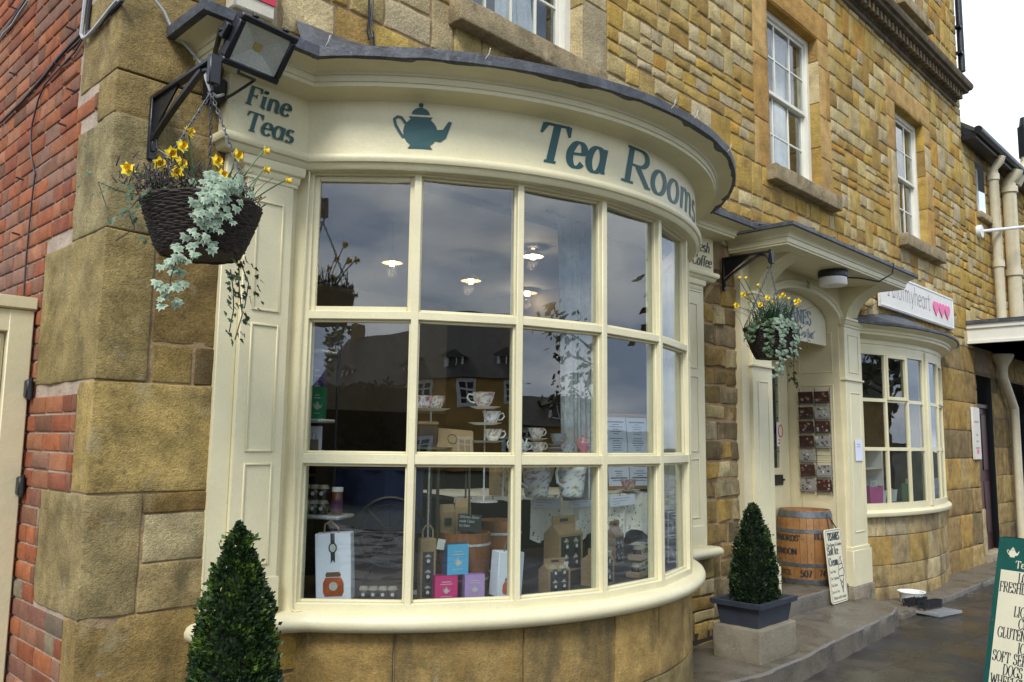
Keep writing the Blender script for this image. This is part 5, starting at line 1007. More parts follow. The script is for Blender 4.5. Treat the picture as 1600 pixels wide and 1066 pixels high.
# ---------------------------------------------------------------- brackets and hanging baskets
def bracket(lab, x, yw, ye, zt):
    t = thing('basket_bracket', lab, 'bracket', (x, yw, zt)); w_ = .022
    b = MB(); b.cbox(x-w_, x+w_, yw-.03, yw-.004, zt-.34, zt, .004); b.cbox(x-w_*.5, x+w_*.5, yw-.04, yw-.03, zt-.30, zt-.22, .004); b.build('wall_plate', M['black'], t, True)
    b = MB(); b.cbox(x-w_, x+w_, ye, yw-.03, zt-.022, zt, .004); b.cbox(x-w_*1.25, x+w_*1.25, ye-.012, ye+.022, zt-.135, zt+.006, .005); b.build('arm', M['black'], t, True)
    b = MB(); pts_ = []
    for i in range(13): s_ = i/12; pts_.append((yw-.03-(yw-.03-ye-.12)*s_, zt-.24+.215*s_**.8))
    for (y0, z0), (y1, z1) in zip(pts_[:-1], pts_[1:]): b.add([(x+sx*.014, yy, zz+dz) for yy, zz in ((y0, z0), (y1, z1)) for dz in (-.011, .011) for sx in (-1, 1)], [(0, 1, 5, 4), (2, 6, 7, 3), (0, 4, 6, 2), (1, 3, 7, 5)])
    for i in range(9): a = pi*.5*i/8; 
    b.tube([(x, ye+.13, zt-.03), (x, ye+.07, zt-.04), (x, ye+.035, zt-.075), (x, ye+.025, zt-.12)], .011, 6); b.build('brace', M['black'], t, True)
    b = MB(); b.add([(x+s_, y_, z_) for s_ in (-.004, .004) for y_, z_ in ((yw-.03, zt-.022), (yw-.03, zt-.20), (yw-.30, zt-.022))], [(0, 1, 2), (3, 5, 4)]); b.build('web_plate', M['black'], t, True)
    b = MB(); b.tube([(x, ye+.01, zt-.13), (x, ye+.01, zt-.16), (x, ye+.035, zt-.175), (x, ye+.05, zt-.16)], .006, 6); b.build('hook', M['black'], t, True)
    return V((x, ye+.02, zt-.17))
def fpetal(b, c, d, up, L_, w_, col):
    s_ = d.cross(up).normalized(); b.add([c, c+d*L_*.5+s_*w_, c+d*L_, c+d*L_*.5-s_*w_], [(0, 1, 2), (0, 2, 3)], col)
petm = mat('daffodil_yellow', (1, 1, 1), .5, .06, 30, attr=True); stemm = mat('plant_green', (1, 1, 1), .5, .15, 20, attr=True); ivym = mat('ivy_leaves', (1, 1, 1), .5, .12, 40, attr=True)
wick = mat('dark_wicker', (.028, .019, .014), .75, .45, 25, .4, 90); chainm = mat('grey_chain', (.10, .105, .115), .55, .2, 20, metal=.3)
def leaf_ivy(b, c, n_, up, s_, rnd, pale=True):
    n_ = n_.normalized(); sd = n_.cross(up).normalized(); u = sd.cross(n_).normalized()
    sh = [(0, 0), (.30, -.12), (.62, .05), (.38, .28), (.40, .62), (.12, .56), (0, 1.0), (-.12, .56), (-.40, .62), (-.38, .28), (-.62, .05), (-.30, -.12)]
    k = rnd.uniform(.8, 1.15); edge = (.20*k, .26*k, .18*k) if pale == 2 else (.30*k, .37*k, .25*k) if pale else (.05*k, .10*k, .03*k); mid = (.10*k, .19*k, .115*k) if pale else (.025*k, .06*k, .02*k)
    vs = [c-u*s_*.35+sd*x*s_-u*0+u*y*s_*.95-n_*s_*.12*(x*x*2) for x, y in sh]; vs.append(c-u*s_*.35+u*.28*s_+n_*s_*.05)
    b.add(vs, [(12, i, (i+1) % 12) for i in range(12)], [edge]*12+[mid])
def daffodil(t, base, tip, face, rnd, s_=.033):
    b = MB(); mid = base*.45+tip*.55+V((rnd.uniform(-.02, .02), rnd.uniform(-.02, .02), .03)); P_ = [base*(1-q)**2+mid*2*q*(1-q)+tip*q*q for q in [i/8 for i in range(9)]]; b.tube(P_, .0035, 5, (.05, .13, .035)); o = b.build('daffodil', stemm, t, True)
    b = MB(); f_ = face.normalized(); u0 = f_.orthogonal().normalized(); v0 = f_.cross(u0)
    for k in range(6):
        a = k*pi/3+rnd.uniform(-.1, .1); d = (u0*cos(a)+v0*sin(a)+f_*.18).normalized(); fpetal(b, tip, d, f_, s_*1.05, s_*.36, (.80*rnd.uniform(.9, 1.1), .66, .03))
    rows = [[tip+f_*h_+(u0*cos(2*pi*k/10)+v0*sin(2*pi*k/10))*r*(1+.1*(k % 2)) for k in range(10)] for h_, r in ((0, s_*.30), (s_*.5, s_*.32), (s_*.8, s_*.46))]
    b.grid(rows, (.86, .57, .015), closeu=True); b.build('flower', petm, o, True, flat=True)
def basket(lab, hook, c, R0, r0, H, seed, ivy_front, flowers, ivys, leaves=60):
    rnd = random.Random(seed); t = thing('hanging_basket', lab, 'hanging basket', c); c = V(c)    # c = centre of rim
    b = MB(); nr = 22
    for i in range(nr):
        s_ = i/(nr-1); r = r0+(R0-r0)*s_**.8; z = -H+H*s_; ph = rnd.uniform(0, 6)
        for q in (0, 1): b.tube([c+V(((r+.006*sin(16*a+q*pi+ph)+.004*nz((a, i, q), 2))*cos(a), (r+.006*sin(16*a+q*pi+ph))*sin(a), z+q*.006+.006*nz((cos(a)*2, sin(a)*2, i*.7), 1.5))) for a in [2*pi*k/48 for k in range(48)]], .0072, 5, closed=True)
    for k in range(24):
        a = 2*pi*k/24; b.tube([c+V(((r0+(R0-r0)*s_**.8)*cos(a), (r0+(R0-r0)*s_**.8)*sin(a), -H+H*s_)) for s_ in (0, .25, .5, .75, 1)], .007, 5)
    b.lathe([(0, -H), (r0, -H), (r0+.01, -H+.01)], 24, c); b.lathe([(r0-.004, -H+.005), (r0+(R0-r0)*.55, -H*.55), (R0-.012, -.01), (0, -.03)], 24, c); b.build('wicker_bowl', wick, t, True)
    b = MB()
    for i in range(120): a = rnd.uniform(0, 2*pi); r = R0*sqrt(rnd.random())*.95; p = c+V((r*cos(a), r*sin(a), -.02+.02*rnd.random())); b.tube([p, p+V((rnd.uniform(-.03, .03), rnd.uniform(-.03, .03), .04)), p+V((rnd.uniform(-.06, .06), rnd.uniform(-.06, .06), .05+.05*rnd.random()))], .003, 4, (.09*rnd.uniform(.5, 1.2), .075, .04))
    b.build('dry_stems', stemm, t, True)
    for k in range(3):
        a = 2*pi*k/3+2.1+seed; e = c+V((R0*cos(a), R0*sin(a), 0)); n = 26; b = MB(); d = (e-hook)/n; al = d.length
        for i in range(n):
            m_ = hook+d*(i+.5); ax = d.normalized(); s_ = ax.orthogonal().normalized(); s_ = s_ if i % 2 else ax.cross(s_)
            b.tube([m_+ax*al*.68*cos(q)+s_*al*.30*sin(q) for q in [2*pi*j/8 for j in range(8)]], .0026, 4, closed=True)
        b.build('chain', chainm, t, True)
    for base, tip, face in flowers: daffodil(t, c+V(base), c+V(tip), V(face), rnd)
    b = MB()
    for i in range(leaves):     # strap leaves
        a = rnd.uniform(0, 2*pi); cx, cy = rnd.choice(((.08, .05), (.12, -.05), (-.05, .05))) if seed == 1 else (rnd.uniform(-.12, .12), rnd.uniform(-.1, .1)); p = c+V((cx+rnd.gauss(0, .05), cy+rnd.gauss(0, .05), -.02)); L_ = rnd.uniform(.16, .30)*(1 if seed == 1 else 1.25); out_ = V((cos(a), sin(a), 0)); lean = rnd.uniform(.1, .9); s_ = V((-sin(a), cos(a), 0)); rows = []
        for j in range(6): q = j/5; pc = p+out_*L_*lean*q*q*.9+V((0, 0, L_*q*(1-.45*lean*q))); wv = .006*(1-.85*q*q); rows.append([pc-s_*wv, pc+V((0, 0, -.002)), pc+s_*wv])
        k = rnd.uniform(.6, 1.2); b.grid(rows, (.03*k, .075*k, .028*k))
    b.build('strap_leaves', stemm, t, True)
    for path, n, pale, sz in ivys:
        b = MB(); P_ = [c+V(p) for p in path]; b.tube(P_, .0028, 4, (.05, .035, .02)); o = b.build('ivy_trail', stemm, t, True); b = MB()
        for i in range(n):
            s_ = rnd.random()*(len(P_)-1); k = int(s_); p = P_[k].lerp(P_[min(k+1, len(P_)-1)], s_-k)+V((rnd.gauss(0, .032), rnd.gauss(0, .018), rnd.gauss(0, .025))); out_ = (p-c); out_.z = 0; nn = out_.normalized()+V((rnd.uniform(-.5, .5), rnd.uniform(-.8, .1), rnd.uniform(.0, .8))); leaf_ivy(b, p+out_.normalized()*.012, nn, V((rnd.uniform(-.6, .6), rnd.uniform(-.6, .6), -1)), sz*rnd.uniform(.7, 1.2), rnd, pale)
        b.build('ivy_leaves', ivym, o, True, flat=True)
    b = MB()
    for i in range(260 if seed == 1 else 700):   # heather tufts
        if seed == 1: a0 = V((-.20+rnd.gauss(0, .06), -.02+rnd.gauss(0, .1), .03+abs(rnd.gauss(0, .05))))
        else: a0 = V((.16+rnd.gauss(0, .10), rnd.gauss(0, .10), -.05+rnd.gauss(0, .07)))
        p = c+a0; d = V((rnd.gauss(0, .02), rnd.gauss(0, .02), .03)); k = rnd.uniform(.4, 1.1); b.tube([p, p+d], [.004, .002], 4, (.10*k, .075*k, .065*k) if seed == 1 else (.06*k, .045*k, .04*k), cap=False)
    b.build('heather', stemm, t, True)
h1 = bracket('black iron basket bracket on the corner stones left of the bow window', 1.63, .985, .31, 3.345)
bc = (1.62, .33, 2.63)
def rel(px, py, y, c=bc): p = onY(px, py, y); return (p.x-c[0], p.y-c[1], p.z-c[2])
fl1 = [((-.1, -.05, 0), rel(200, 265, .26), (-.5, -1, .1)), ((-.02, 0, 0), rel(250, 256, .25), (-.3, -1, -.3)), ((0, 0, 0), rel(267, 240, .24), (0, -1, -.2)), ((0, 0, 0), rel(283, 229, .30), (.3, -1, .2)), ((0, .05, 0), rel(294, 207, .35), (.3, -.6, .3)), ((.02, -.05, 0), rel(275, 270, .22), (-.2, -1, -.1)), ((.02, 0, 0), rel(282, 256, .3), (.2, -1, .1)),
       ((.1, 0, 0), rel(370, 243, .28), (.2, -1, .1)), ((.1, 0, 0), rel(412, 236, .30), (.9, -.4, .1)), ((.12, -.02, 0), rel(413, 264, .26), (.8, -.5, -.2)), ((.15, -.02, 0), rel(447, 282, .28), (.9, -.6, 0)), ((.06, 0, 0), rel(338, 252, .28), (.2, -1, .1)), ((.08, -.05, 0), rel(347, 275, .24), (0, -1, .1))]
iv1 = [([(-.02, -.12, .05), (-.05, -.25, .05), (-.07, -.29, -.06), (-.10, -.28, -.16), (-.14, -.25, -.26)], 70, True, .042), ([(.06, -.12, .05), (.02, -.25, .05), (-.06, -.28, -.03)], 40, True, .042), ([(-.12, -.25, -.22), (-.19, -.20, -.31), (-.20, -.18, -.38), (-.20, -.18, -.44), (-.25, -.17, -.50)], 32, True, .042), ([(-.1, -.27, -.02), (-.12, -.27, -.14)], 26, True, .04),
       ([(-.18, -.05, .02), (-.29, -.05, -.02), (-.33, -.03, -.09), (-.30, -.03, -.16), (-.36, 0, -.22)], 22, False, .032), ([(-.2, 0, 0), (-.36, .02, 0), (-.44, .02, .02), (-.40, .0, -.1)], 12, False, .03), ([(.10, -.1, -.28), (.12, -.1, -.38), (.13, -.09, -.46), (.12, -.08, -.56)], 16, False, .032), ([(.18, -.02, -.25), (.20, 0, -.36), (.22, 0, -.46), (.20, .02, -.58)], 34, False, .034), ([(.22, .05, -.2), (.27, .05, -.3), (.26, .06, -.42)], 22, False, .03)]
basket('hanging wicker basket of daffodils and pale ivy on the corner bracket', h1, bc, .252, .165, .218, 1, True, fl1, iv1, 70)
h2 = bracket('black iron basket bracket on the dark stones beside the doorway', 7.34, .985, .45, 3.47)
bc2 = (7.32, .47, 2.70)
rnd = random.Random(5); fl2 = [((rnd.uniform(-.1, .1), rnd.uniform(-.1, .1), 0), rel(px, py, .45+rnd.uniform(-.15, .1), bc2), (rnd.uniform(-.6, .6), -1, rnd.uniform(-.2, .3))) for px, py in ((1163, 435), (1182, 446), (1160, 461), (1198, 466), (1215, 464), (1223, 461), (1230, 467), (1207, 473), (1187, 476), (1243, 472), (1247, 470), (1153, 434), (1241, 476), (1150, 478))]
iv2 = [([(.6*dx, .6*dy, .03), (dx, dy, .02), (1.15*dx, 1.15*dy, -.13), (1.0*dx, 1.0*dy, -.30)], 75, 2 if k_ else False, .036) for k_, (dx, dy) in enumerate(((-.23, -.10), (-.19, -.19), (-.08, -.25)))]+[([(-.2, .0, 0), (-.34, .02, -.02), (-.38, .02, -.14)], 50, False, .034), ([(-.16, -.18, -.25), (-.18, -.16, -.38), (-.14, -.15, -.46)], 40, 2, .036), ([(.2, -.12, -.1), (.25, -.1, -.3), (.24, -.1, -.46), (.27, -.1, -.52)], 40, False, .036), ([(-.2, 0, 0), (-.4, .0, -.05), (-.5, 0, -.12)], 8, False, .03)]
basket('hanging basket crowded with daffodils and trailing ivy by the doorway', h2, bc2, .25, .14, .28, 2, True, fl2, iv2, 230)
# ---------------------------------------------------------------- barrel, signs and small things by the door
p = onY(1259, 860, 1.31); bx_, by_ = p.x, 1.31
t = thing('wooden_barrel', 'oak barrel with grey hoops and black stencilled letters beside the door', 'barrel', (bx_, by_, -.02)); b = MB(); n = 26
BR_ = [(.292, 0), (.315, .12), (.333, .28), (.340, .43), (.333, .58), (.315, .74), (.292, .86)]
oak = mat('oak_staves', (1, 1, 1), .55, .25, 7, .3, 30, attr=True, stain=[(6, .62, (.07, .035, .015), .6, .3)]); rnd = random.Random(6)
for k in range(n):
    a0, a1 = 2*pi*k/n+.008, 2*pi*(k+1)/n-.008; c = rnd.choice([(.28, .135, .042), (.31, .155, .05), (.25, .115, .036), (.29, .13, .036)]); rows = [[V((r*cos(a), r*sin(a), z)) for a in (a0-.006, a0, (a0+a1)/2, a1, a1+.006)] for r, z in BR_]
    for r_ in rows: r_[0] = r_[0]*.985+V((0, 0, r_[0].z*.015)); r_[4] = r_[4]*.985+V((0, 0, r_[4].z*.015))
    b.grid(rows, c)
b.build('staves', oak, t); b = MB(); b.lathe([(0, .82), (.285, .82), (.285, .862), (.293, .862), (.293, .855)], 30, col=(.28, .15, .06)); b.build('barrel_head', oak, t)
hoop = mat('hoop_iron', (.13, .14, .15), .5, .3, 12, .2, 40, metal=.5)
for z0, z1 in ((.775, .85), (.60, .645), (.215, .26), (.01, .075)):
    def rr(z):
        for (ra, za), (rb, zb) in zip(BR_[:-1], BR_[1:]):
            if za <= z <= zb: return ra+(rb-ra)*(z-za)/(zb-za)+.005
    b = MB(); b.lathe([(rr(z0)-.006, z0), (rr(z0), z0+.003), (rr((z0+z1)/2), (z0+z1)/2), (rr(z1), z1-.003), (rr(z1)-.006, z1)], 40); b.build('hoop', hoop, t)
def brad(z):
    for (ra, za), (rb, zb) in zip(BR_[:-1], BR_[1:]):
        if za <= z <= zb: return ra+(rb-ra)*(z-za)/(zb-za)+.0015
    return .3
ca = atan2(CAMP.x-bx_, -(CAMP.y-by_)); fB = lambda u, v, d: V(((brad(v)+d)*sin(u/.34+ca), -(brad(v)+d)*cos(u/.34+ca), v)); b = MB()
text(b, "EDMORDS' -", fB, .068, -.44, .51, .24, .08, 0, lift=.003, wide=.92); text(b, 'BLUE', fB, .064, .10, .535, .24, .08, 0, lift=.003, wide=.95); text(b, 'LONDON', fB, .068, -.42, .355, .24, .08, 0, lift=.003, wide=.95); text(b, 'DUCE', fB, .06, -.38, .115, .2, .07, 0, lift=.002); text(b, '507', fB, .075, -.07, .105, .24, .08, 0, lift=.002); text(b, '74', fB, .07, .16, .115, .24, .08, 0, lift=.002); b.build('stencilled_letters', M['ink'], t, flat=True)
# ice cream sign leaning on the barrel
B0 = onZ(1301, 947, -.20); B1 = onZ(1326, 939, -.20); hU = (B1-B0); wI = hU.length; hU.normalize(); nI = V((hU.y, -hU.x, 0)); upI = (V((0, 0, 1))*.995-nI*.075-hU*.02).normalized(); nI = hU.cross(upI).normalized(); 
if nI.dot(CAMP-B0) < 0: nI = -nI
hI = .83; fI = lambda u, v, d: B0+hU*u+upI*(v+.01)+nI*d
def rrect(x0, x1, z0, z1, r, n=5):
    o = []
    for cx, cz, a0 in ((x1-r, z0+r, -90), (x1-r, z1-r, 0), (x0+r, z1-r, 90), (x0+r, z0+r, 180)): o += [(cx+r*cos(RAD(a0+90*i/n)), cz+r*sin(RAD(a0+90*i/n))) for i in range(n+1)]
    return o
t = thing('ice_cream_sign', 'cream upright sign with an ice cream cone leaning against the barrel', 'sign', B0); b = MB(); b.prism(rrect(0, wI, 0, hI, .04), fI, -.012, 0); b.build('sign_panel', M['pale'], t, True)
b = MB(); o1 = rrect(.014, wI-.014, .014, hI-.014, .032); o2 = rrect(.020, wI-.020, .020, hI-.020, .028); nn = len(o1); b.add([fI(u, v, .001) for u, v in o1+o2], [(i, (i+1) % nn, nn+(i+1) % nn, nn+i) for i in range(nn)])
s_ = wI/.42; cx = wI/2
text(b, 'TISANES', fI, .085*s_, cx, .70, .24, .04, 0, align='c', lift=.0015, wide=.72); text(b, 'Tea Rooms & Garden', fI, .035*s_, cx, .635, .16, .05, 0, align='c', lift=.0015, wide=.95); text(b, 'Soft Ice', fI, .085*s_, .03, .54, .22, .06, 0, lift=.0015, wide=.8); text(b, 'Cream', fI, .085*s_, .03, .42, .22, .06, 0, lift=.0015, wide=.8)
for i, s in enumerate(('Two Flake', 'Two Toppings', 'Two Sauce', 'Cone or Tub')): text(b, s, fI, .030*s_, .03, .34-.075*i, .12, .05, 0, lift=.0015)
text(b, 'Please order inside', fI, .034*s_, cx, .045, .14, .05, 0, align='c', lift=.0015)
k0, z0 = wI*.74, .10
def ln(pl, wv=.007):
    for (a, c), (d, e) in zip(pl[:-1], pl[1:]):
        L_ = hypot(d-a, e-c); nx, ny = -(e-c)/L_*wv/2, (d-a)/L_*wv/2; b.add([fI(a+nx, c+ny, .002), fI(d+nx, e+ny, .002), fI(d-nx, e-ny, .002), fI(a-nx, c-ny, .002)], [(0, 1, 2, 3)])
ln([(k0, z0), (k0-.06, z0+.19), (k0+.06, z0+.19), (k0, z0)], .009); ln([(k0-.03, z0+.1), (k0+.045, z0+.15)]); ln([(k0-.045, z0+.15), (k0+.03, z0+.1)]); ln([(k0-.015, z0+.05), (k0+.03, z0+.1)]); ln([(k0+.015, z0+.05), (k0-.03, z0+.1)])
ln([(k0-.06, z0+.19), (k0-.08, z0+.22), (k0-.06, z0+.26), (k0+.06, z0+.28), (k0+.08, z0+.23), (k0+.06, z0+.19)], .009); ln([(k0-.06, z0+.26), (k0-.05, z0+.32), (k0+.05, z0+.33), (k0+.06, z0+.28)], .009); ln([(k0-.05, z0+.32), (k0-.01, z0+.39), (k0+.03, z0+.41), (k0+.015, z0+.37), (k0+.05, z0+.33)], .009)
b.build('sign_lettering', M['ink'], t, True, flat=True); b = MB(); b.tube([fI(wI*.35, hI-.02, -.006), fI(wI*.5, hI+.17, -.05), fI(wI*.53, hI+.17, -.05), fI(wI*.85, hI-.02, -.006)], .007, 6); b.build('hanging_cord', M['plastic'], t, True)
# small white board behind the bush
p = onZ(1212, 940, -.2); t = thing('white_notice_board', 'plain white board standing on the step just behind the small box bush', 'sign', (7.42, .80, -.2)); b = MB(); b.prism(rrect(-.10, .13, 0, .50, .05), lambda u, v, d: V((u, -d, v)), -.015, .0); b.build('board', M['white'], t); b = MB(); b.cbox(-.06, -.03, .02, .12, 0, .4, .003); b.build('prop', M['white'], t)
# white paper on the right pilaster
a, c = onY(1337, 687, .888), onY(1347, 720, .888); b = MB(); b.box(a.x-.02, c.x+.02, .886, .889, c.z, a.z); pn = b.build('paper_notice', M['paper'], None); tag(pn, 'small white paper notice stuck on the right door pilaster', 'notice')
b = MB()
for i in range(2): b.box(a.x+.03, c.x-.04, .884, .8855, a.z-.06-i*.03, a.z-.052-i*.03)
b.build('small_print', bpy.data.materials['faded_grey'], pn, True)
# open sign in the door
p = onY(1221, 680, DY-.06); t = thing('open_sign', 'white hanging sign with a red ring in the door glass', 'sign', (p.x, DY-.045, p.z)); b = MB(); b.box(-.09, .09, 0, .004, -.14, .16); b.build('sign_card', M['white'], t); b = MB(); b.tube([(.055*cos(q), -.003, .05+.075*sin(q)) for q in [2*pi*i/16 for i in range(16)]], .008, 5, closed=True); b.box(-.06, .06, -.003, -.001, -.11, -.09); b.box(-.05, .05, -.003, -.001, -.07, -.05); b.build('red_ring', bpy.data.materials['alarm_red'], t)
# postcard rack on the porch side
PX = DX1-.02; t = thing('postcard_rack', 'wire postcard rack of seven rows fixed to the right side of the porch', 'rack', (PX, 1.27, 1.05)); b = MB()
rowz = []
for i in range(7):
    py = (621, 645, 667, 690, 712, 735, 758)[i]; z = onX(1276, py, PX).z; rowz.append(z)
    for y0, y1 in ((1.075, 1.27), (1.28, 1.475)):
        b.tube([(PX-.03, y0, z-.085), (PX-.055, y0, z-.06), (PX-.055, y1, z-.06), (PX-.03, y1, z-.085)], .003, 5); b.tube([(PX, y0, z-.085), (PX-.055, y0, z-.085), (PX-.055, y1, z-.085), (PX, y1, z-.085)], .003, 5)
for y in (1.08, 1.27, 1.47): b.tube([(PX-.004, y, rowz[-1]-.12), (PX-.004, y, rowz[0]+.12)], .004, 5)
for z in rowz: b.tube([(PX-.004, 1.07, z), (PX-.004, 1.48, z)], .003, 5)
b.build('wire_frame', chainm, t, True)
kinds_ = [('bb'), ('bg'), ('bb'), ('bg'), ('g.'), ('bg'), ('gb')]; ordn = ['top', 'second', 'third', 'fourth', 'fifth', 'sixth', 'bottom']; brn = mat('postcard_brown', (1, 1, 1), .4, .1, attr=True); rnd = random.Random(9)
for i, ks in enumerate(kinds_):
    for j, kd in enumerate(ks):
        if kd == '.': continue
        y0, y1 = ((1.285, 1.472), (1.078, 1.265))[j]; z = rowz[i]; b = MB(); fC = lambda u, v, d: V((PX-.035-d-.012*(v-z)/.08, u, v)); b.prism([(y0, z-.075), (y1, z-.075), (y1, z+.07), (y0, z+.07)], fC, -.004, 0, (.045, .018, .014) if kd == 'b' else (.30, .29, .27))
        for q in range(7 if kd == 'b' else 9):
            u = rnd.uniform(y0+.02, y1-.03); v = rnd.uniform(z-.06, z+.05); w_ = rnd.uniform(.012, .035); h_ = rnd.uniform(.01, .035); cc = rnd.choice([(.25, .10, .08), (.16, .05, .04), (.35, .2, .16), (.3, .3, .28)]) if kd == 'b' else rnd.choice([(.03, .03, .03), (.06, .06, .06), (.55, .55, .52), (.1, .1, .1)])
            b.add([fC(u, v, .001+q*.0002), fC(u+w_, v, .001+q*.0002), fC(u+w_, v+h_, .001+q*.0002), fC(u, v+h_, .001+q*.0002)], [(0, 1, 2, 3)], cc)
        tag(b.build('postcard', brn, None, flat=True), f'{"dark brown picture" if kd=="b" else "grey photo"} postcard, {("inner" if j == 0 else "outer")} one in the {ordn[i]} row of the wire rack', 'postcard', 'postcards in the wire rack')
# dog bowl and boot scraper
p = onZ(1425, 941, -.335); t = thing('dog_bowl', 'white pet bowl with dark specks on the stone flags', 'bowl', (p.x, p.y, -.335)); b = MB(); b.lathe([(0, 0), (.12, 0), (.135, .01), (.15, .11), (.165, .125), (.165, .135), (.14, .13), (.11, .03), (0, .03)], 28); b.build('bowl_body', M['white'], t); b = MB(); rnd = random.Random(3)
for i in range(14): a = rnd.uniform(0, 2*pi); z = rnd.uniform(.03, .10); r = .1385+.15*(z-.01)*.95*.95+.0015; u = V((-sin(a), cos(a), 0))*rnd.uniform(.004, .009); v = V((0, 0, rnd.uniform(.003, .007))); q = V((r*cos(a), r*sin(a), z)); b.add([q-u-v, q+u-v, q+u+v, q-u+v], [(0, 1, 2, 3)])
b.build('speckles', M['ink'], t, flat=True)
p = onZ(1460, 958, -.39); t = thing('boot_scraper', 'metal boot scraper grid with two dark brushes on the wet pavement', 'boot scraper', (p.x, p.y, -.398), RAD(-12)); b = MB()
for i in range(9): b.box(-.24+i*.06-.006, -.24+i*.06+.006, -.2, .2, .02, .05)
for i in range(8): b.box(-.25, .25, -.2+i*.057-.006, -.2+i*.057+.006, .021, .049)
b.build('grating', mat('galvanised', (.5, .52, .54), .35, .1, metal=.6), t)
for y in (.05, .24):
    b = MB(); b.cbox(-.22, .22, y-.035, y+.035, 0, .07, .01); o = b.build('brush_block', mat('brush_wood', (.10, .06, .03), .7), t); b = MB(); rnd = random.Random(2)
    for i in range(700): x = rnd.uniform(-.21, .21); yy = y+rnd.uniform(-.04, .04); b.tube([(x, yy, .06), (x+rnd.gauss(0, .01), yy+rnd.gauss(0, .01), .15)], .003, 3, cap=False)
    b.build('bristles', M['plastic'], o)
# menu A-board at the right edge
BL = onZ(1534, 1085, -.40); TLp = V((BL.x+.35, BL.y-.11, .845)); hA = V((-.3, -.954, 0)).normalized(); upA = (TLp-BL); HA = upA.length; upA.normalize(); nA = hA.cross(upA).normalized()
if nA.x > 0: nA = -nA
WA = .78; fM = lambda u, v, d: BL+hA*u+upA*v+nA*d
t = thing('menu_board', 'tall dark green A-board with a cream menu panel standing on the pavement', 'A-board', BL); b = MB(); b.prism([(0, 0), (WA, 0), (WA, HA), (0, HA)], fM, -.03, 0); b.build('green_board', M['darkgreen'], t, True)
b = MB(); b.prism([(.045, .075), (WA-.045, .075), (WA-.045, HA*.79), (.045, HA*.79)], fM, .0005, .004); b.build('cream_panel', M['pale'], t, True)
b = MB(); 
for u in (.02, WA-.02):
    for v in (.04, .6, HA-.03): b.lathe([(.008, 0), (.006, .004), (0, .005)], 8, M=Matrix.Translation(fM(u, v, 0)) @ nA.to_track_quat('Z', 'Y').to_matrix().to_4x4())
b.build('screw_heads', chainm, t, True)
b = MB(); q = HA/1.29; cx = WA*.5
text(b, 'TISANES', fM, .115, .24, 1.135*q, .18, .05, 0, lift=.002, wide=.85); teapot(b, fM, .085, .125, 1.13*q, lift=.002); text(b, 'Tea Rooms & Garden', fM, .062, .16, 1.045*q, .15, .05, 0, lift=.002, wide=.95); b.build('white_lettering', M['pale'], t, True, flat=True)
b = MB()
for s, v, sz in (('LOCALLY GROWN', .925, .085), ('FRESHLY GROUND COFFEE', .84, .085), ('LIGHT LUNCHES', .655, .085), ('CREAM TEAS', .565, .085), ('GLUTEN FREE CAKES', .475, .085), ('ICE CREAM', .375, .085), ('SOFT SERVE ICES', .285, .085), ('DOGS WELCOME', .19, .085), ('WHEELCHAIR ACCESS', .10, .085)): 
    u = {'L': .195, 'F': .05, 'C': .235, 'G': .075, 'I': .25, 'S': .055, 'D': .15, 'W': .06}[s[0]]
    if s.startswith('LIG'): u = .19
    text(b, s, fM, sz, u, v*q, .11, .05, 0, lift=.0055, wide=.58, track=.015)
b.build('menu_lettering', M['ink'], t, True, flat=True)
b = MB(); ax = V((nA.x, nA.y, 0)).normalized()
back = lambda u, v, d: BL+hA*u-ax*(2*(TLp-BL).dot(-ax))*(1-v/HA)+(TLp-BL)*(v/HA)+ax*0-nA*0 + V((0, 0, 0))+(-ax)*d
b.add([BL+hA*0+(-ax)*.75, BL+hA*WA+(-ax)*.75, TLp+hA*WA-ax*.04, TLp-ax*.04], [(0, 1, 2, 3)]); b.add([BL+(-ax)*.78, BL+hA*WA+(-ax)*.78, TLp+hA*WA-ax*.07, TLp-ax*.07], [(3, 2, 1, 0)]); b.build('rear_board', M['darkgreen'], t, True)
# ---------------------------------------------------------------- things on show in the bow window
def facing(p): return atan2(p.x-BC.x, BC.y-p.y)
def at(px, py, r, z=None):
    p = onR(px, py, r)
    if z is not None: p.z = z
    return p
china = mat('painted_china', (1, 1, 1), .25, .04, attr=True, clear=.4, fine=.02); kraft = mat('kraft_paper', (.27, .185, .095), .75, .12, 8, .2, 30); darkjar = mat('dark_jam_jar', (.035, .022, .016), .15, .3, 15, clear=.5); lidm = mat('cloth_lid', (.30, .27, .20), .8, .35, 40); labm = mat('jar_label', (.50, .50, .46), .6, .05)
silver = mat('glitter_silver', (.62, .64, .66), .3, .5, 120, .5, 150, metal=.4); tubw = mat('tub_wood', (.24, .095, .035), .5, .3, 9, .2, 40)
FLOW = [(.55, .12, .20), (.45, .08, .12), (.60, .45, .10), (.15, .30, .14), (.25, .30, .55), (.5, .2, .4)]
def fcol(rnd, base=(.78, .76, .70), dens=.3, n=1):
    return [rnd.choice(FLOW) if rnd.random() < dens else base for _ in range(n)]
def flower_lathe(mb, prof, rnd, n=20, dens=.28, base=(.78, .76, .70)):
    fine_ = [prof[0]]
    for (r0, z0), (r1, z1) in zip(prof[:-1], prof[1:]):
        m_ = max(1, int(hypot(r1-r0, z1-z0)/.010)); fine_ += [(r0+(r1-r0)*i/m_, z0+(z1-z0)*i/m_) for i in range(1, m_+1)]
    prof = fine_; n = max(n, 32)
    rows = [[V((r*cos(2*pi*k/n), r*sin(2*pi*k/n), z)) for k in range(n)] for r, z in prof]; mb.grid(rows, fcol(rnd, base, dens, n*len(prof)), closeu=True)
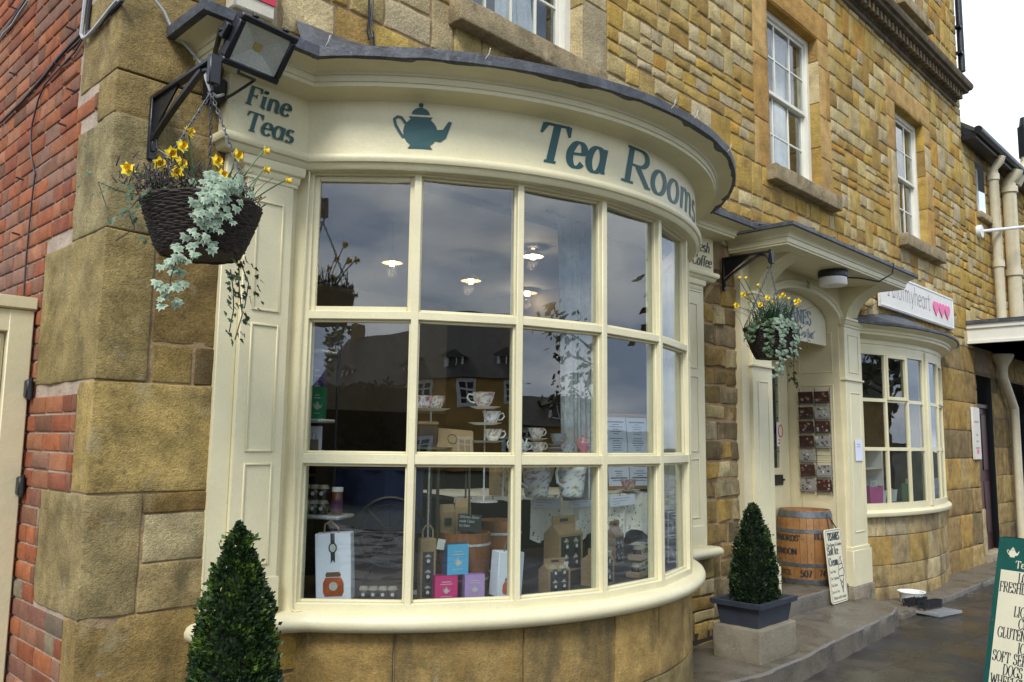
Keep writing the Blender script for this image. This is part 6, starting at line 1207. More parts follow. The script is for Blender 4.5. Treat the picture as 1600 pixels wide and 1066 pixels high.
def cup(lab, p, s=1.0, seed=1, base=(.78, .76, .70), saucer=True, hang=1, dens=.28):
    rnd = random.Random(seed); t = thing('teacup', lab, 'cup', p, facing(p)); b = MB(); z0 = .012*s if saucer else 0
    flower_lathe(b, [(0, z0), (.022*s, z0), (.026*s, z0+.006*s), (.033*s, z0+.014*s), (.045*s, z0+.035*s), (.050*s, z0+.05*s), (.053*s, z0+.066*s), (.056*s, z0+.072*s), (.052*s, z0+.070*s), (.04*s, z0+.02*s), (0, z0+.016*s)], rnd, 20, dens, base); b.build('cup_body', china, t)
    b = MB(); b.tube([(hang*x*s, 0, z0+z*s) for x, z in ((.050, .058), (.072, .062), (.080, .045), (.066, .026), (.044, .022))], .0045*s, 6, base); b.build('handle', china, t)
    if saucer:
        q = thing('saucer', 'saucer under the '+lab, 'saucer', p, facing(p)); b = MB(); b.lathe([(0, 0), (.035*s, 0), (.04*s, .004*s), (.078*s, .014*s), (.080*s, .017*s), (.04*s, .009*s), (0, .008*s)], 24, col=base); b.build('saucer_dish', china, q)
def pot(lab, p, s, seed, base=(.74, .78, .78), name='teapot', cat='teapot', flip=1):
    rnd = random.Random(seed); t = thing(name, lab, cat, p, facing(p)); b = MB()
    flower_lathe(b, [(0, 0), (.06*s, 0), (.07*s, .01*s), (.075*s, .05*s), (.08*s, .10*s), (.09*s, .17*s), (.075*s, .20*s), (.055*s, .215*s), (0, .216*s)], rnd, 24, .22, base); b.build('pot_body', china, t)
    b = MB(); b.lathe([(.056*s, .216*s), (.05*s, .232*s), (.02*s, .25*s), (.012*s, .262*s), (.018*s, .275*s), (0, .285*s)], 18, col=base); b.build('lid', china, t)
    b = MB(); b.tube([(flip*x*s, 0, z*s) for x, z in ((.07, .08), (.10, .10), (.125, .15), (.14, .20), (.15, .205))], [.02*s, .017*s, .012*s, .010*s, .009*s], 8, base); b.build('spout', china, t)
    b = MB(); b.tube([(-flip*x*s, 0, z*s) for x, z in ((.08, .18), (.12, .19), (.145, .15), (.13, .09), (.075, .06))], .009*s, 6, base); b.build('handle', china, t)
def jar(b3, p, s=1.0, parent=None):
    a, l, c = b3; a.lathe([(0, 0), (.030*s, 0), (.034*s, .006*s), (.034*s, .055*s), (.028*s, .066*s)], 14, p); l.lathe([(.036*s, .060*s), (.035*s, .066*s), (.030*s, .072*s), (.028*s, .082*s), (0, .085*s)], 14, p)
    c.lathe([(0, 0), (.012*s, 0)], 12, M=Matrix.Translation(V(p)+V((0, -.0348*s, .033*s))) @ Matrix.Rotation(RAD(90), 4, 'X'))
def jars_part(t, pts_, s=1.0):
    a, l, c = MB(), MB(), MB()
    for p in pts_: jar((a, l, c), p, s)
    a.build('jam_jars', darkjar, t); l.build('cloth_lids', lidm, t); c.build('jar_labels', labm, t)
def jar_thing(lab, p, s=1.0):
    t = thing('jam_jar', lab, 'jar', p, facing(p)); a, l, c = MB(), MB(), MB(); jar((a, l, c), (0, 0, 0), s); a.build('jar_body', darkjar, t); l.build('cloth_lid', lidm, t); c.build('label_disc', labm, t)
def gable_bag(lab, p, w_, d_, h_, rz=0, nj=2, seed=0):
    t = thing('kraft_gift_box', lab, 'gift box', p, facing(p)+rz); b = MB(); hb = h_*.68; w2, d2 = w_/2, d_/2
    b.add([(-w2, -d2, 0), (w2, -d2, 0), (w2, d2, 0), (-w2, d2, 0), (-w2, -d2, hb), (w2, -d2, hb), (w2, d2, hb), (-w2, d2, hb), (-w2*.96, -.004, h_*.84), (w2*.96, -.004, h_*.84), (w2*.96, .004, h_*.84), (-w2*.96, .004, h_*.84), (-w2*.96, -.004, h_), (w2*.96, -.004, h_), (w2*.96, .004, h_), (-w2*.96, .004, h_)],
          [(0, 1, 5, 4), (1, 2, 6, 5), (2, 3, 7, 6), (3, 0, 4, 7), (4, 5, 9, 8), (6, 7, 11, 10), (5, 6, 10, 9), (7, 4, 8, 11), (8, 9, 13, 12), (10, 11, 15, 14), (12, 13, 14, 15), (9, 10, 14, 13), (11, 8, 12, 15)]); b.build('box_body', kraft, t, flat=True)
    b = MB(); b.box(-w_*.17, w_*.17, -.0056, -.0045, h_*.89, h_*.95); b.build('handle_hole', M['ink'], t)
    b = MB(); b.box(-w2*.82, w2*.82, -d2-.002, -d2+.001, h_*.05, hb*.93); b.build('window_opening', M['ink'], t)
    s_ = min(1.1, w_*.36/.07); jars_part(t, [((i-(nj-1)/2)*w_*.40, -d2+.024*s_, z) for i in range(nj) for z in (h_*.06, h_*.06+.092*s_)][:nj*2], s_*.95)
    b = MB(); b.box(w_*.18, w_*.36, -d2*.55-.012, -d2*.55-.009, h_*.72, h_*.92, M=Matrix.Rotation(RAD(5), 4, 'Y')); b.build('paper_tag', labm, t)
def tea_box(lab, p, w_, d_, h_, col, side, rz):
    t = thing('tea_box', lab, 'tea box', p, facing(p)+rz); b = MB(); m_ = mat('tea_carton', (1, 1, 1), .5, .05, attr=True, fine=.02); c6 = [col]*8; w2, d2 = w_/2, d_/2
    b.add([(-w2, -d2, 0), (w2, -d2, 0), (w2, -d2, h_), (-w2, -d2, h_)], [(0, 1, 2, 3)], col); b.add([(-w2, -d2, 0), (-w2, d2, 0), (-w2, d2, h_), (-w2, -d2, h_)], [(3, 2, 1, 0)], side); b.add([(w2, -d2, 0), (w2, d2, 0), (w2, d2, h_), (w2, -d2, h_)], [(0, 1, 2, 3)], side)
    b.add([(-w2, d2, 0), (w2, d2, 0), (w2, d2, h_), (-w2, d2, h_)], [(0, 1, 2, 3)], side); b.add([(-w2, -d2, h_), (w2, -d2, h_), (w2, d2, h_), (-w2, d2, h_)], [(0, 1, 2, 3)], side); b.build('carton', m_, t, flat=True)
    f = lambda u, v, d: V((u, -d2-d, v)); b = MB(); teapot(b, f, h_*.26, 0, h_*.30, lift=.001)
    for i, wd in enumerate((.42, .55)): b.add([f(-w_*wd/2, h_*(.74-.09*i), .001), f(w_*wd/2, h_*(.74-.09*i), .001), f(w_*wd/2, h_*(.77-.09*i), .001), f(-w_*wd/2, h_*(.77-.09*i), .001)], [(0, 1, 2, 3)])
    b.add([f(-w_*.25, h_*.17, .001), f(w_*.25, h_*.17, .001), f(w_*.25, h_*.19, .001), f(-w_*.25, h_*.19, .001)], [(0, 1, 2, 3)]); b.build('teapot_print', labm, t, flat=True)
DZ = DK+.002
# left: three small glittering shelves with boxes and jars
p = at(492, 655, 1.98); t = thing('shelf_stand', 'narrow stand of three glittering silver edged shelves at the left end of the window', 'shelf', (p.x, p.y, DZ), facing(p)-.1); b = MB(); sz = [at(492, y, 1.98).z for y in (803, 655, 548)]
for x in (-.09, .09): b.tube([(x, .10, 0), (x, .10, sz[2]-DZ)], .008, 6)
b.build('upright', M['black'], t)
for z, wd in zip(sz, (.26, .11, .11)): b = MB(); b.cbox(-.12, wd-.03, -.09, .12, z-DZ-.022, z-DZ, .008); b.build('shelf_plate', silver, t)
def onshelf(k, px, lift=.001): q = at(px, 700, 1.98); q.z = sz[k]+lift; return q
tea_box('tall green tea carton with white teapot on the middle silver shelf', onshelf(1, 496), .07, .06, .19, (.02, .24, .09), (.01, .15, .06), 0)
q = onshelf(1, 487, .002); q += V((sin(facing(q)), -cos(facing(q)), 0))*-.07; tea_box('tall purple carton standing behind the green one on the middle silver shelf', q, .07, .05, .40, (.10, .05, .22), (.06, .03, .15), 0)
q = onshelf(0, 490); t = thing('white_gift_card', 'white card printed with a brown carrier bag above the jam jars', 'card', (q.x, q.y, at(490, 705, 2.0).z), facing(q)); b = MB(); hh = .15; b.box(-.05, .05, 0, .004, 0, hh); b.box(-.05, .05, .004, .04, 0, .006); b.build('card', M['paper'], t); b = MB(); b.box(-.025, .03, -.002, -.0004, .0, .07); b.tube([(-.012, -.002, .07), (-.01, -.002, .11), (.012, -.002, .11), (.016, -.002, .07)], .002, 5); b.build('bag_picture', mat('bag_brown', (.22, .16, .12), .7), t)
for k, (dx, dz) in enumerate(((482, 0), (495, 0), (508, 0), (482, 1), (495, 1), (508, 1))):
    q = onshelf(0, dx); q.z += .088*dz; jar_thing(f'dark jam jar, {("left", "middle", "right")[k%3]} of the {("lower", "upper")[dz]} row on the lowest silver shelf', q, 1.0)
q = onshelf(0, 530); t = thing('honey_jar', 'tall amber jar with white screw lid at the end of the lowest silver shelf', 'jar', q, facing(q)); b = MB(); b.lathe([(0, 0), (.030, 0), (.033, .006), (.033, .125), (.028, .135)], 18); b.build('jar_body', mat('amber_jar', (.16, .045, .02), .2, .2, clear=.4), t); b = MB(); b.lathe([(.031, .132), (.033, .134), (.033, .158), (0, .160)], 18); b.build('screw_lid', M['white'], t); b = MB(); b.lathe([(.0335, .02), (.0335, .085)], 18); b.build('printed_label', mat('plum_label', (.12, .03, .09), .5), t)
# paper gift bag with printed jar
def gift_paper(lab, px, py, r, w_, h_, rz, tilt):
    q = at(px, py, r, DZ); t = thing('paper_gift_bag', lab, 'gift bag', q, rot=(0, tilt, facing(q)+rz)); b = MB(); b.cbox(-w_/2, w_/2, -.05, .05, 0, h_, .004); b.build('bag_body', M['paper'], t); f = lambda u, v, d: V((u, -.05-d, v)); b = MB(); b.add([f(w_*x, h_*z, .0012) for x, z in ((-.24, .06), (.24, .06), (.29, .12), (.29, .26), (.22, .34), (-.22, .34), (-.29, .26), (-.29, .12))], [tuple(range(8))]); b.build('jar_picture', mat('orange_jam_print', (.45, .10, .03), .6, .35, 14), t, flat=True)
    b = MB(); b.add([f(w_*x, h_*z, .0014) for x, z in ((-.2, .35), (.2, .35), (.22, .38), (.18, .42), (-.18, .42), (-.22, .38))], [tuple(range(6))]); b.build('lid_picture', mat('brown_print', (.16, .09, .06), .7, .4, 60), t, flat=True)
    b = MB(); b.add([f(.12*w_*cos(a), h_*.21+.12*w_*sin(a), .0018) for a in [2*pi*i/18 for i in range(18)]], [tuple(range(18))]); b.build('round_label', labm, t, flat=True)
    b = MB(); b.add([f(w_*x, h_*z, .0022) for x, z in ((-.06, .55), (0, .60), (.06, .55), (.06, 1), (-.06, 1))], [tuple(range(5))]); b.add([f(.12*w_*cos(a), h_*.78+.15*w_*sin(a), .0026) for a in [2*pi*i/18 for i in range(18)]], [tuple(range(18))]); b.build('dark_ribbon', mat('ribbon', (.03, .035, .035), .6), t, flat=True)
    b = MB(); b.add([f(.085*w_*cos(a), h_*.78+.11*w_*sin(a), .003) for a in [2*pi*i/18 for i in range(18)]], [tuple(range(18))]); b.build('ribbon_label', labm, t, flat=True)
    b = MB(); b.tube([(-.05, -.04, h_), (-.045, -.04, h_+.05), (-.01, -.04, h_+.07), (.03, -.04, h_+.03), (.035, -.04, h_)], .005, 6); b.build('rope_handle', mat('rope', (.25, .17, .09), .8), t)
gift_paper('white paper gift bag with a printed orange jam jar in the lower left pane', 524, 942, 2.10, .205, .375, .05, RAD(-3))
gift_paper('second white gift bag with printed jam jar half hidden by the window bar', 789, 940, 2.10, .17, .26, .1, RAD(4))
# old iron wheel machine
q = at(606, 935, 1.78, DZ); t = thing('treadle_wheel', 'dark iron spoked wheel on a stand behind the lower left pane', 'wheel', q, facing(q)); b = MB(); rw = .21; cz = at(606, 832, 1.78).z-DZ; b.tube([(rw*cos(a), 0, cz+rw*sin(a)) for a in [2*pi*i/36 for i in range(36)]], .013, 8, closed=True); b.tube([(rw*.8*cos(a), 0, cz+rw*.8*sin(a)) for a in [2*pi*i/36 for i in range(36)]], .006, 6, closed=True); wi = mat('old_iron', (.02, .018, .016), .5, .3, 10, metal=.3); b.build('rim', wi, t); b = MB()
for i in range(8): a = 2*pi*i/8; b.tube([(.03*cos(a), 0, cz+.03*sin(a)), (rw*cos(a), 0, cz+rw*sin(a))], .007, 5)
b.lathe([(0, -.04), (.035, -.04), (.035, .04), (0, .04)], 12, M=Matrix.Translation((0, 0, cz)) @ Matrix.Rotation(RAD(90), 4, 'X')); b.build('spokes', wi, t); b = MB(); b.tube([(-.17, .05, 0), (-.02, .05, cz)], .012, 6); b.tube([(.17, .05, 0), (.02, .05, cz)], .012, 6); b.tube([(-.12, .05, .12), (.12, .05, .12)], .010, 6); b.build('iron_stand', wi, t)
q = at(592, 762, 1.35); t = thing('navy_cloth', 'dark navy cloth hanging behind the iron wheel', 'cloth', q, facing(q)); b = MB(); b.grid([[V((-.30+.6*i/14, .03*sin(i*1.3), -.40*k/6+.12)) for i in range(15)] for k in range(7)]); b.grid([[V((-.30+.6*i/14, .006+.03*sin(i*1.3), -.40*k/6+.12)) for i in range(15)] for k in range(7)]); b.tube([(-.34, 0, .12), (.34, 0, .12)], .01, 6); b.build('cloth', mat('navy', (.012, .018, .06), .9, .3), t)
for k, px in enumerate((568, 583, 598, 613)): q = at(px, 945, 2.08, DZ); jar_thing(f'small jam jar with silver lid on the window board, {("first", "second", "third", "fourth")[k]} from the white gift bag', q, .85)
# second pane: jar bag, tub, cartons
q = at(666, 941, 2.10, DZ); t = thing('tall_jar_bag', 'tall brown bag with rope handle showing three stacked jam jars', 'gift bag', q, facing(q)+.1); b = MB(); b.cbox(-.048, .048, -.03, .05, 0, .345, .006); b.build('bag_body', kraft, t); b = MB(); b.box(-.032, .032, -.032, -.029, .01, .27); b.build('window_opening', M['ink'], t); jars_part(t, [(0, -.008, .015+.088*k) for k in range(3)], .85); b = MB(); b.tube([(-.03, .0, .34), (-.03, 0, .39), (-.015, 0, .415), (.015, 0, .415), (.03, 0, .39), (.03, 0, .34)], .006, 6); b.build('rope_handle', bpy.data.materials['rope'], t); b = MB(); b.box(-.005, .04, -.036, -.033, .29, .35, M=Matrix.Rotation(RAD(10), 4, 'Y')); b.build('paper_tag', labm, t)
def tub(lab, p, r, h_):
    t = thing('wooden_tub', lab, 'tub', p); b = MB(); n = 24
    for k in range(n): a0, a1 = 2*pi*k/n+.012, 2*pi*(k+1)/n-.012; b.grid([[V((rr*cos(a), rr*sin(a), z)) for a in (a0, (a0+a1)/2, a1)] for rr, z in ((r*.94, 0), (r*1.0, h_*.5), (r*1.04, h_))])
    b.lathe([(r*.92, 0), (r*.98, h_*.5), (r*1.02, h_-.002), (r*.96, h_-.001), (r*.95, h_*.8), (0, h_*.8)], 24); b.build('staves', tubw, t)
    for z in (h_*.2, h_*.78): b = MB(); b.lathe([(r*(.945+.1*z/h_), z), (r*(.965+.1*z/h_), z+.002), (r*(.97+.1*z/h_), z+.014), (r*(.95+.1*z/h_), z+.016)], 30); b.build('hoop', silver, t)
tub('brown wooden tub with pale hoops behind the coloured tea cartons', at(724, 938, 1.86, DZ), .155, .355)
tub('smaller wooden tub standing behind the big tub near the window bar', at(779, 938, 1.66, DZ), .14, .40)
q = at(733, 842, 1.93); q.z = DZ+.36; t = thing('chalkboard', 'small chalkboard with white handwriting resting on the wooden tub', 'sign', q, rot=(RAD(-8), RAD(5), facing(q))); b = MB(); b.cbox(-.075, .075, 0, .008, 0, .105, .002); b.build('slate', mat('chalk_slate', (.03, .035, .035), .7), t); b = MB(); f = lambda u, v, d: V((u, -.001-d, v))
for i, s in enumerate(('Delicious Home', 'made Cakes', 'try them')): text(b, s, f, .016, -.068, .08-.026*i, .09, .08, .15)
b.build('chalk_writing', M['white'], t, flat=True)
for lab, px, dz, hh, rzz in (('slim kraft pouch leaning at the back of the wooden tub', 697, .28, .24, .2), ('kraft pouch with dark stamp standing in the wooden tub', 722, .285, .27, -.05)):
    q = at(px, 840, 1.84); q.z = DZ+dz; t = thing('kraft_pouch', lab, 'pouch', q, facing(q)+rzz); b = MB(); b.add([(-.045, -.03, 0), (.045, -.03, 0), (.045, .03, 0), (-.045, .03, 0), (-.05, -.02, hh*.8), (.05, -.02, hh*.8), (.05, .02, hh*.8), (-.05, .02, hh*.8), (-.045, -.003, hh), (.045, -.003, hh), (.045, .003, hh), (-.045, .003, hh)], [(0, 1, 5, 4), (1, 2, 6, 5), (2, 3, 7, 6), (3, 0, 4, 7), (4, 5, 9, 8), (5, 6, 10, 9), (6, 7, 11, 10), (7, 4, 8, 11), (8, 9, 10, 11)]); b.build('pouch_body', kraft, t, flat=True); b = MB(); b.box(-.022, .022, -.032, -.0225, hh*.48, hh*.66); b.build('dark_stamp', M['ink'], t)
tea_box('bright blue tea carton balanced on the pink and lilac cartons', at(711, 905, 2.12, DZ+.142), .135, .07, .172, (.09, .40, .66), (.03, .07, .17), .25)
tea_box('pink tea carton with white teapot in front of the wooden tub', at(694, 942, 2.14, DZ), .135, .07, .140, (.58, .02, .17), (.30, .02, .10), .15)
tea_box('lilac tea carton with pale teapot in front of the wooden tub', at(739, 942, 2.14, DZ), .120, .06, .142, (.42, .27, .55), (.3, .18, .42), .05)
# table with lace cloth
TZ = 1.22; TA, TB = onZ(708, 777, TZ), onZ(1016, 770, TZ); tu = (TB-TA); TLn = tu.length; tu.normalize(); tn = V((tu.y, -tu.x, 0))
t = thing('display_table', 'small dark table carrying the china in the window', 'table', ((TA.x+TB.x)/2, (TA.y+TB.y)/2, DZ)); b = MB(); Mx = Matrix(((tu.x, -tn.x, 0, TA.x), (tu.y, -tn.y, 0, TA.y), (0, 0, 1, 0), (0, 0, 0, 1))); b.cbox(0, TLn, .0, .85, TZ-.03, TZ-.006, .004, M=Mx); b.build('tabletop', deckm, t, True)
for x, y in ((.05, .05), (TLn-.05, .05), (.05, .8), (TLn-.05, .8)): b = MB(); b.tube([Mx @ V((x, y, DZ)), Mx @ V((x, y, TZ-.03))], .025, 8); b.build('leg', deckm, t, True)
def lace_mat():
    m = bpy.data.materials.new('white_lace'); m.use_nodes = True; nt_ = m.node_tree; N = nt_.nodes.new; K = nt_.links.new; b_ = nt_.nodes['Principled BSDF']; b_.inputs['Roughness'].default_value = .9
    g_ = N('ShaderNodeNewGeometry'); v = N('ShaderNodeTexVoronoi'); v.inputs['Scale'].default_value = 42; K(g_.outputs['Position'], v.inputs['Vector']); v2 = N('ShaderNodeTexNoise'); v2.inputs['Scale'].default_value = 9; K(g_.outputs['Position'], v2.inputs['Vector'])
    r_ = N('ShaderNodeMapRange'); r_.inputs[1].default_value = .20; r_.inputs[2].default_value = .30; K(v.outputs['Distance'], r_.inputs[0]); r3 = N('ShaderNodeMapRange'); r3.inputs[1].default_value = .48; r3.inputs[2].default_value = .52; K(v2.outputs[0], r3.inputs[0]); mx_ = N('ShaderNodeMath'); mx_.operation = 'MAXIMUM'; K(r_.outputs[0], mx_.inputs[0]); K(r3.outputs[0], mx_.inputs[1])
    rg = N('ShaderNodeMix'); rg.data_type = 'RGBA'; K(mx_.outputs[0], rg.inputs[0]); rg.inputs[6].default_value = (.07, .065, .055, 1); rg.inputs[7].default_value = (.76, .73, .64, 1); K(rg.outputs[2], b_.inputs['Base Color']); return m
lace = lace_mat(); b = MB(); 
def drop(x): return .33+.05*sin(x*5)-.10*max(0, 1-x/.35)*0
x0c, x1c = TLn*.36, TLn-.005; rows = []
for k in range(9):
    rows.append([Mx @ V((x0c+(x1c-x0c)*i/40-.03*(k/8), -.012-.030*(k/8)*(1+sin(i*.9))-.01*sin(i*2.1+k*.2), TZ-(.30+.03*sin(i*.5))*k/8)) for i in range(41)])
b.grid(rows); rows = [[Mx @ V((x, y, TZ+.002+.002*sin(x*20+y*9))) for x in [TLn*i/30 for i in range(31)]] for y in (-.012, .2, .5, .86)]; b.grid(rows); b.grid([[Mx @ V((TLn*.40*i/16, -.014+.004*sin(i), TZ-(.035+.01*sin(i*1.3))*k/2)) for i in range(17)] for k in range(3)])
tag(b.build('lace_cloth', lace, None), 'white lace cloth hanging down over the front of the display table', 'tablecloth')
for k, (px, py) in enumerate(((876, 789), (932, 787), (985, 784))):
    q = onZ(px, py, TZ-.05)+tn*.05; q = V((q.x, q.y, TZ-.075)); d = (Mx @ V((0, -.075, 0))-Mx @ V((0, 0, 0))); tt = (q-TA).dot(tu); q = TA+tu*tt+tn*.078; q.z = TZ-.085
    t = thing('price_card', f'{("left", "middle", "right hand")[k]} white price card pinned to the front of the lace cloth', 'card', q, rot=(RAD(-4), RAD((3, -2, -4)[k]), atan2(tu.y, tu.x))); b = MB(); b.box(-.115, .115, -.002, .002, 0, .075); b.build('card', M['paper'], t); b = MB()
    for i, wd in enumerate((.15, .13, .06)): b.box(-.09, -.09+wd, -.0032, -.0024, .053-.019*i, .057-.019*i)
    b.build('small_print', bpy.data.materials['faded_grey'], t)
def ontab(px, py): q = onZ(px, py, TZ+.006); return q
pot('large floral teapot with oval window pattern, left one of the pair on the lace cloth', ontab(838, 777), 1.15, 21); pot('large floral teapot beside its twin nearer the framed menu', ontab(893, 777), 1.15, 22)
cup('small rose painted cup in front of the framed menu', ontab(982, 769), 1.15, 23, (.70, .60, .5), dens=.6)
for k, (px, py, lab) in enumerate(((800, 775, 'patterned kraft carton beside the left floral teapot'), (915, 772, 'patterned kraft carton between the teapots and the menu'))):
    q = ontab(px, py)-tn*.15; q.z = TZ+.004; t = thing('patterned_carton', lab, 'carton', q, facing(q)); b = MB(); b.cbox(-.09, .09, -.03, .04, 0, .28, .004); b.build('carton', mat('tan_card', (.34, .24, .13), .7, .1), t); b = MB(); rnd = random.Random(k)
    for i in range(24): x = rnd.uniform(-.07, .07); z = rnd.uniform(.02, .26); a = rnd.uniform(0, 3); b.box(-.014, .014, -.0005, .0005, -.003, .003, M=Matrix.Translation((x, -.0312, z)) @ Matrix.Rotation(a, 4, 'Y'))
    b.build('dark_pattern', M['ink'], t)
# tiered stands with cups in the middle row
def tier(lab, px, base_z, r, tiers):
    q = at(px, 700, r); q.z = base_z; t = thing('cake_stand', lab, 'stand', q); b = MB(); top = max(z for z, _ in tiers); b.tube([(0, 0, 0), (0, 0, top-base_z)], .006, 6); b.lathe([(0, 0), (.09, 0), (.09, .006), (0, .008)], 20); b.build('stem', silver, t)
    for z, rr in tiers: b = MB(); b.lathe([(0, z-base_z-.008), (rr*.6, z-base_z-.008), (rr, z-base_z+.006), (rr*.6, z-base_z-.002), (0, z-base_z-.002)], 28); b.build('tier_plate', M['white'], t)
    return q
za = at(672, 640, 1.9).z; tier('slim stand holding two floral cups behind the left window bar', 672, DZ, 1.9, [(za, .12), (at(672, 700, 1.9).z, .14)])
for k, px in enumerate((660, 680)): cup(f'{("left", "right")[k]} floral cup on the slim stand beside the window bar', at(px, 639, 1.9, za), 1.15, 30+k, hang=-1, saucer=False, dens=.45)
zb = at(755, 637, 1.85).z; tier('tall stand with stacked floral cups in the middle of the window', 757, TZ+.004, 1.85, [(zb, .10), (at(755, 662, 1.85).z, .11), (at(755, 690, 1.85).z, .13)])
cup('floral cup on top of the tall cup stand', at(755, 636, 1.85, zb), 1.35, 40, hang=-1, saucer=False, dens=.4); cup('blue flowered cup on the second tier of the tall cup stand', at(768, 661, 1.85, at(755, 662, 1.85).z), 1.1, 41, (.7, .75, .8), saucer=False); cup('white cup lying low on the third tier of the tall cup stand', at(770, 688, 1.85, at(755, 690, 1.85).z), 1.1, 42, saucer=False)
q = at(712, 712, 1.95); q.z = at(712, 706, 1.95).z; t = thing('kraft_carton', 'kraft paper carton printed with a seal, propped beside the floral cups', 'carton', q, rot=(RAD(-20), RAD(4), facing(q)+.1)); b = MB(); b.cbox(-.12, .12, 0, .09, -.01, .15, .008); b.build('carton', kraft, t); b = MB(); b.tube([(.03*cos(a)-.02, -.001, .08+.03*sin(a)) for a in [2*pi*i/16 for i in range(16)]], .003, 4, closed=True); b.build('printed_seal', M['ink'], t)
q2 = at(712, 712, 1.9, TZ); t = thing('wooden_riser', 'dark wooden stand on thin posts under the kraft carton', 'riser', (q2.x, q2.y, DZ)); b = MB(); Rz = Matrix.Rotation(facing(q2), 4, 'Z'); b.cbox(-.16, .10, -.02, .12, q.z-DZ-.032, q.z-DZ-.018, .004, M=Rz); b.build('riser_top', deckm, t); b = MB(); [b.tube([Rz @ V((x, y, 0)), Rz @ V((x, y, q.z-DZ-.03))], .007, 6) for x in (-.15, .09) for y in (0, .1)]; b.build('thin_post', deckm, t)
q = at(668, 705, 1.92); t = thing('black_tin', 'upright black tin standing left of the kraft carton', 'tin', (q.x, q.y, q.z), facing(q)); b = MB(); b.cbox(-.06, .06, -.03, .05, 0, .16, .008); b.build('tin_body', M['plastic'], t); b = MB(); b.cbox(-.062, .062, -.032, .052, .16, .18, .006); b.build('tin_lid', kraft, t)
t = thing('wooden_riser', 'dark wooden stand on thin posts under the black tin', 'riser', (q.x, q.y, DZ)); b = MB(); Rz = Matrix.Rotation(facing(q), 4, 'Z'); b.cbox(-.10, .08, -.04, .08, q.z-DZ-.014, q.z-DZ-.001, .004, M=Rz); b.build('riser_top', deckm, t); b = MB(); [b.tube([Rz @ V((x, y, 0)), Rz @ V((x, y, q.z-DZ-.013))], .007, 6) for x in (-.09, .07) for y in (-.02, .06)]; b.build('thin_post', deckm, t)
zc = at(840, 700, 1.8).z
q = at(868, 712, 1.80); t = thing('display_riser', 'thin grey shelf on slim legs holding cups and a pink lidded pot', 'riser', (q.x, q.y, TZ+.004), facing(q)); b = MB(); hz = at(868, 711, 1.8).z-TZ-.004; b.cbox(-.36, .30, -.06, .16, hz-.014, hz, .004); b.build('shelf_plate', mat('grey_riser', (.10, .11, .12), .2, .2), t); b = MB(); [b.tube([(x, y, 0), (x, y, hz-.014)], .006, 6) for x in (-.34, .28) for y in (-.04, .14)]; b.build('thin_leg', silver, t); RZ = at(868, 711, 1.8).z+.001
cup('white cup with green sprigs on the riser, lower of the two stacked', at(840, 705, 1.8, RZ), 1.0, 51); cup('white rose cup balanced on top of the sprigged cup', at(838, 682, 1.8, RZ+.092), 1.0, 52); cup('white cup at the window bar left of the stacked cups', at(815, 703, 1.8, RZ), 1.0, 53)
cup('blue and orange painted cup on two stacked plates', at(872, 690, 1.76, RZ+.055), 1.05, 54, (.22, .36, .45), hang=1, dens=.4)
q = at(872, 708, 1.76, RZ); t = thing('stacked_plates', 'pair of grey plates stacked under the blue cup', 'plates', q); b = MB(); 
for z in (0, .026): b.lathe([(0, z), (.06, z), (.10, z+.018), (.102, z+.022), (.06, z+.008), (0, z+.008)], 26, col=(.45, .47, .5))
b.lathe([(0, .034), (.05, .034), (.05, .053), (0, .054)], 20, col=(.5, .5, .5)); b.build('plate', china, t)
pot('small pink and white lidded pot with white handle', at(911, 709, 1.84, RZ), .48, 55, (.62, .25, .33), flip=-1); q = at(887, 711, 1.86, RZ); cup('square blue and pink sugar bowl in front of the stacked plates', q, 1.0, 56, (.45, .62, .68), saucer=False, dens=.35)
pot('white teapot half hidden behind the middle window bar', at(808, 712, 1.9, RZ), .5, 57, (.75, .75, .74))
# kraft gift boxes on the board
gable_bag('largest brown gable box with two jars behind its window', at(880, 905, 1.92, DZ+.09), .235, .13, .345, .12); q = at(880, 905, 1.92, DZ); t = thing('box_riser', 'dark riser block hidden under the largest gable box', 'riser', q, facing(q)); b = MB(); b.cbox(-.12, .12, -.05, .07, 0, .088, .004); b.build('riser_block', deckm, t)
gable_bag('small brown gable box in front of the largest one', at(866, 938, 2.10, DZ), .17, .10, .20, .05); gable_bag('brown gable box with white tag right of the window bar', at(934, 932, 2.06, DZ), .22, .11, .235, .1); gable_bag('upright brown box with round label behind the gable boxes', at(960, 898, 1.88, DZ+.06), .17, .08, .30, .05); q = at(960, 900, 1.88, DZ); t = thing('box_riser', 'dark riser block under the upright brown box', 'riser', q, facing(q)); b = MB(); b.cbox(-.08, .08, -.035, .05, 0, .058, .004); b.build('riser_block', deckm, t)
for lab, px, py, r, z in (('clear topped tray of two jam jars, lower one by the right bar', 996, 914, 2.08, 0), ('clear topped tray of two jam jars stacked on the lower tray', 998, 888, 2.06, .108)):
    q = at(px, py, r, DZ+z); t = thing('jar_tray', lab, 'gift box', q, facing(q)+.1); b = MB(); b.cbox(-.10, .10, -.05, .05, 0, .04, .004); b.build('tray', kraft, t); jars_part(t, [(-.05, -.01, .012), (.05, -.01, .012)], 1.0); b = MB(); b.box(-.098, .098, -.049, -.048, .04, .105); b.box(-.098, .098, -.049, .049, .103, .105); b.build('clear_cover', M['glass_flat'], t)
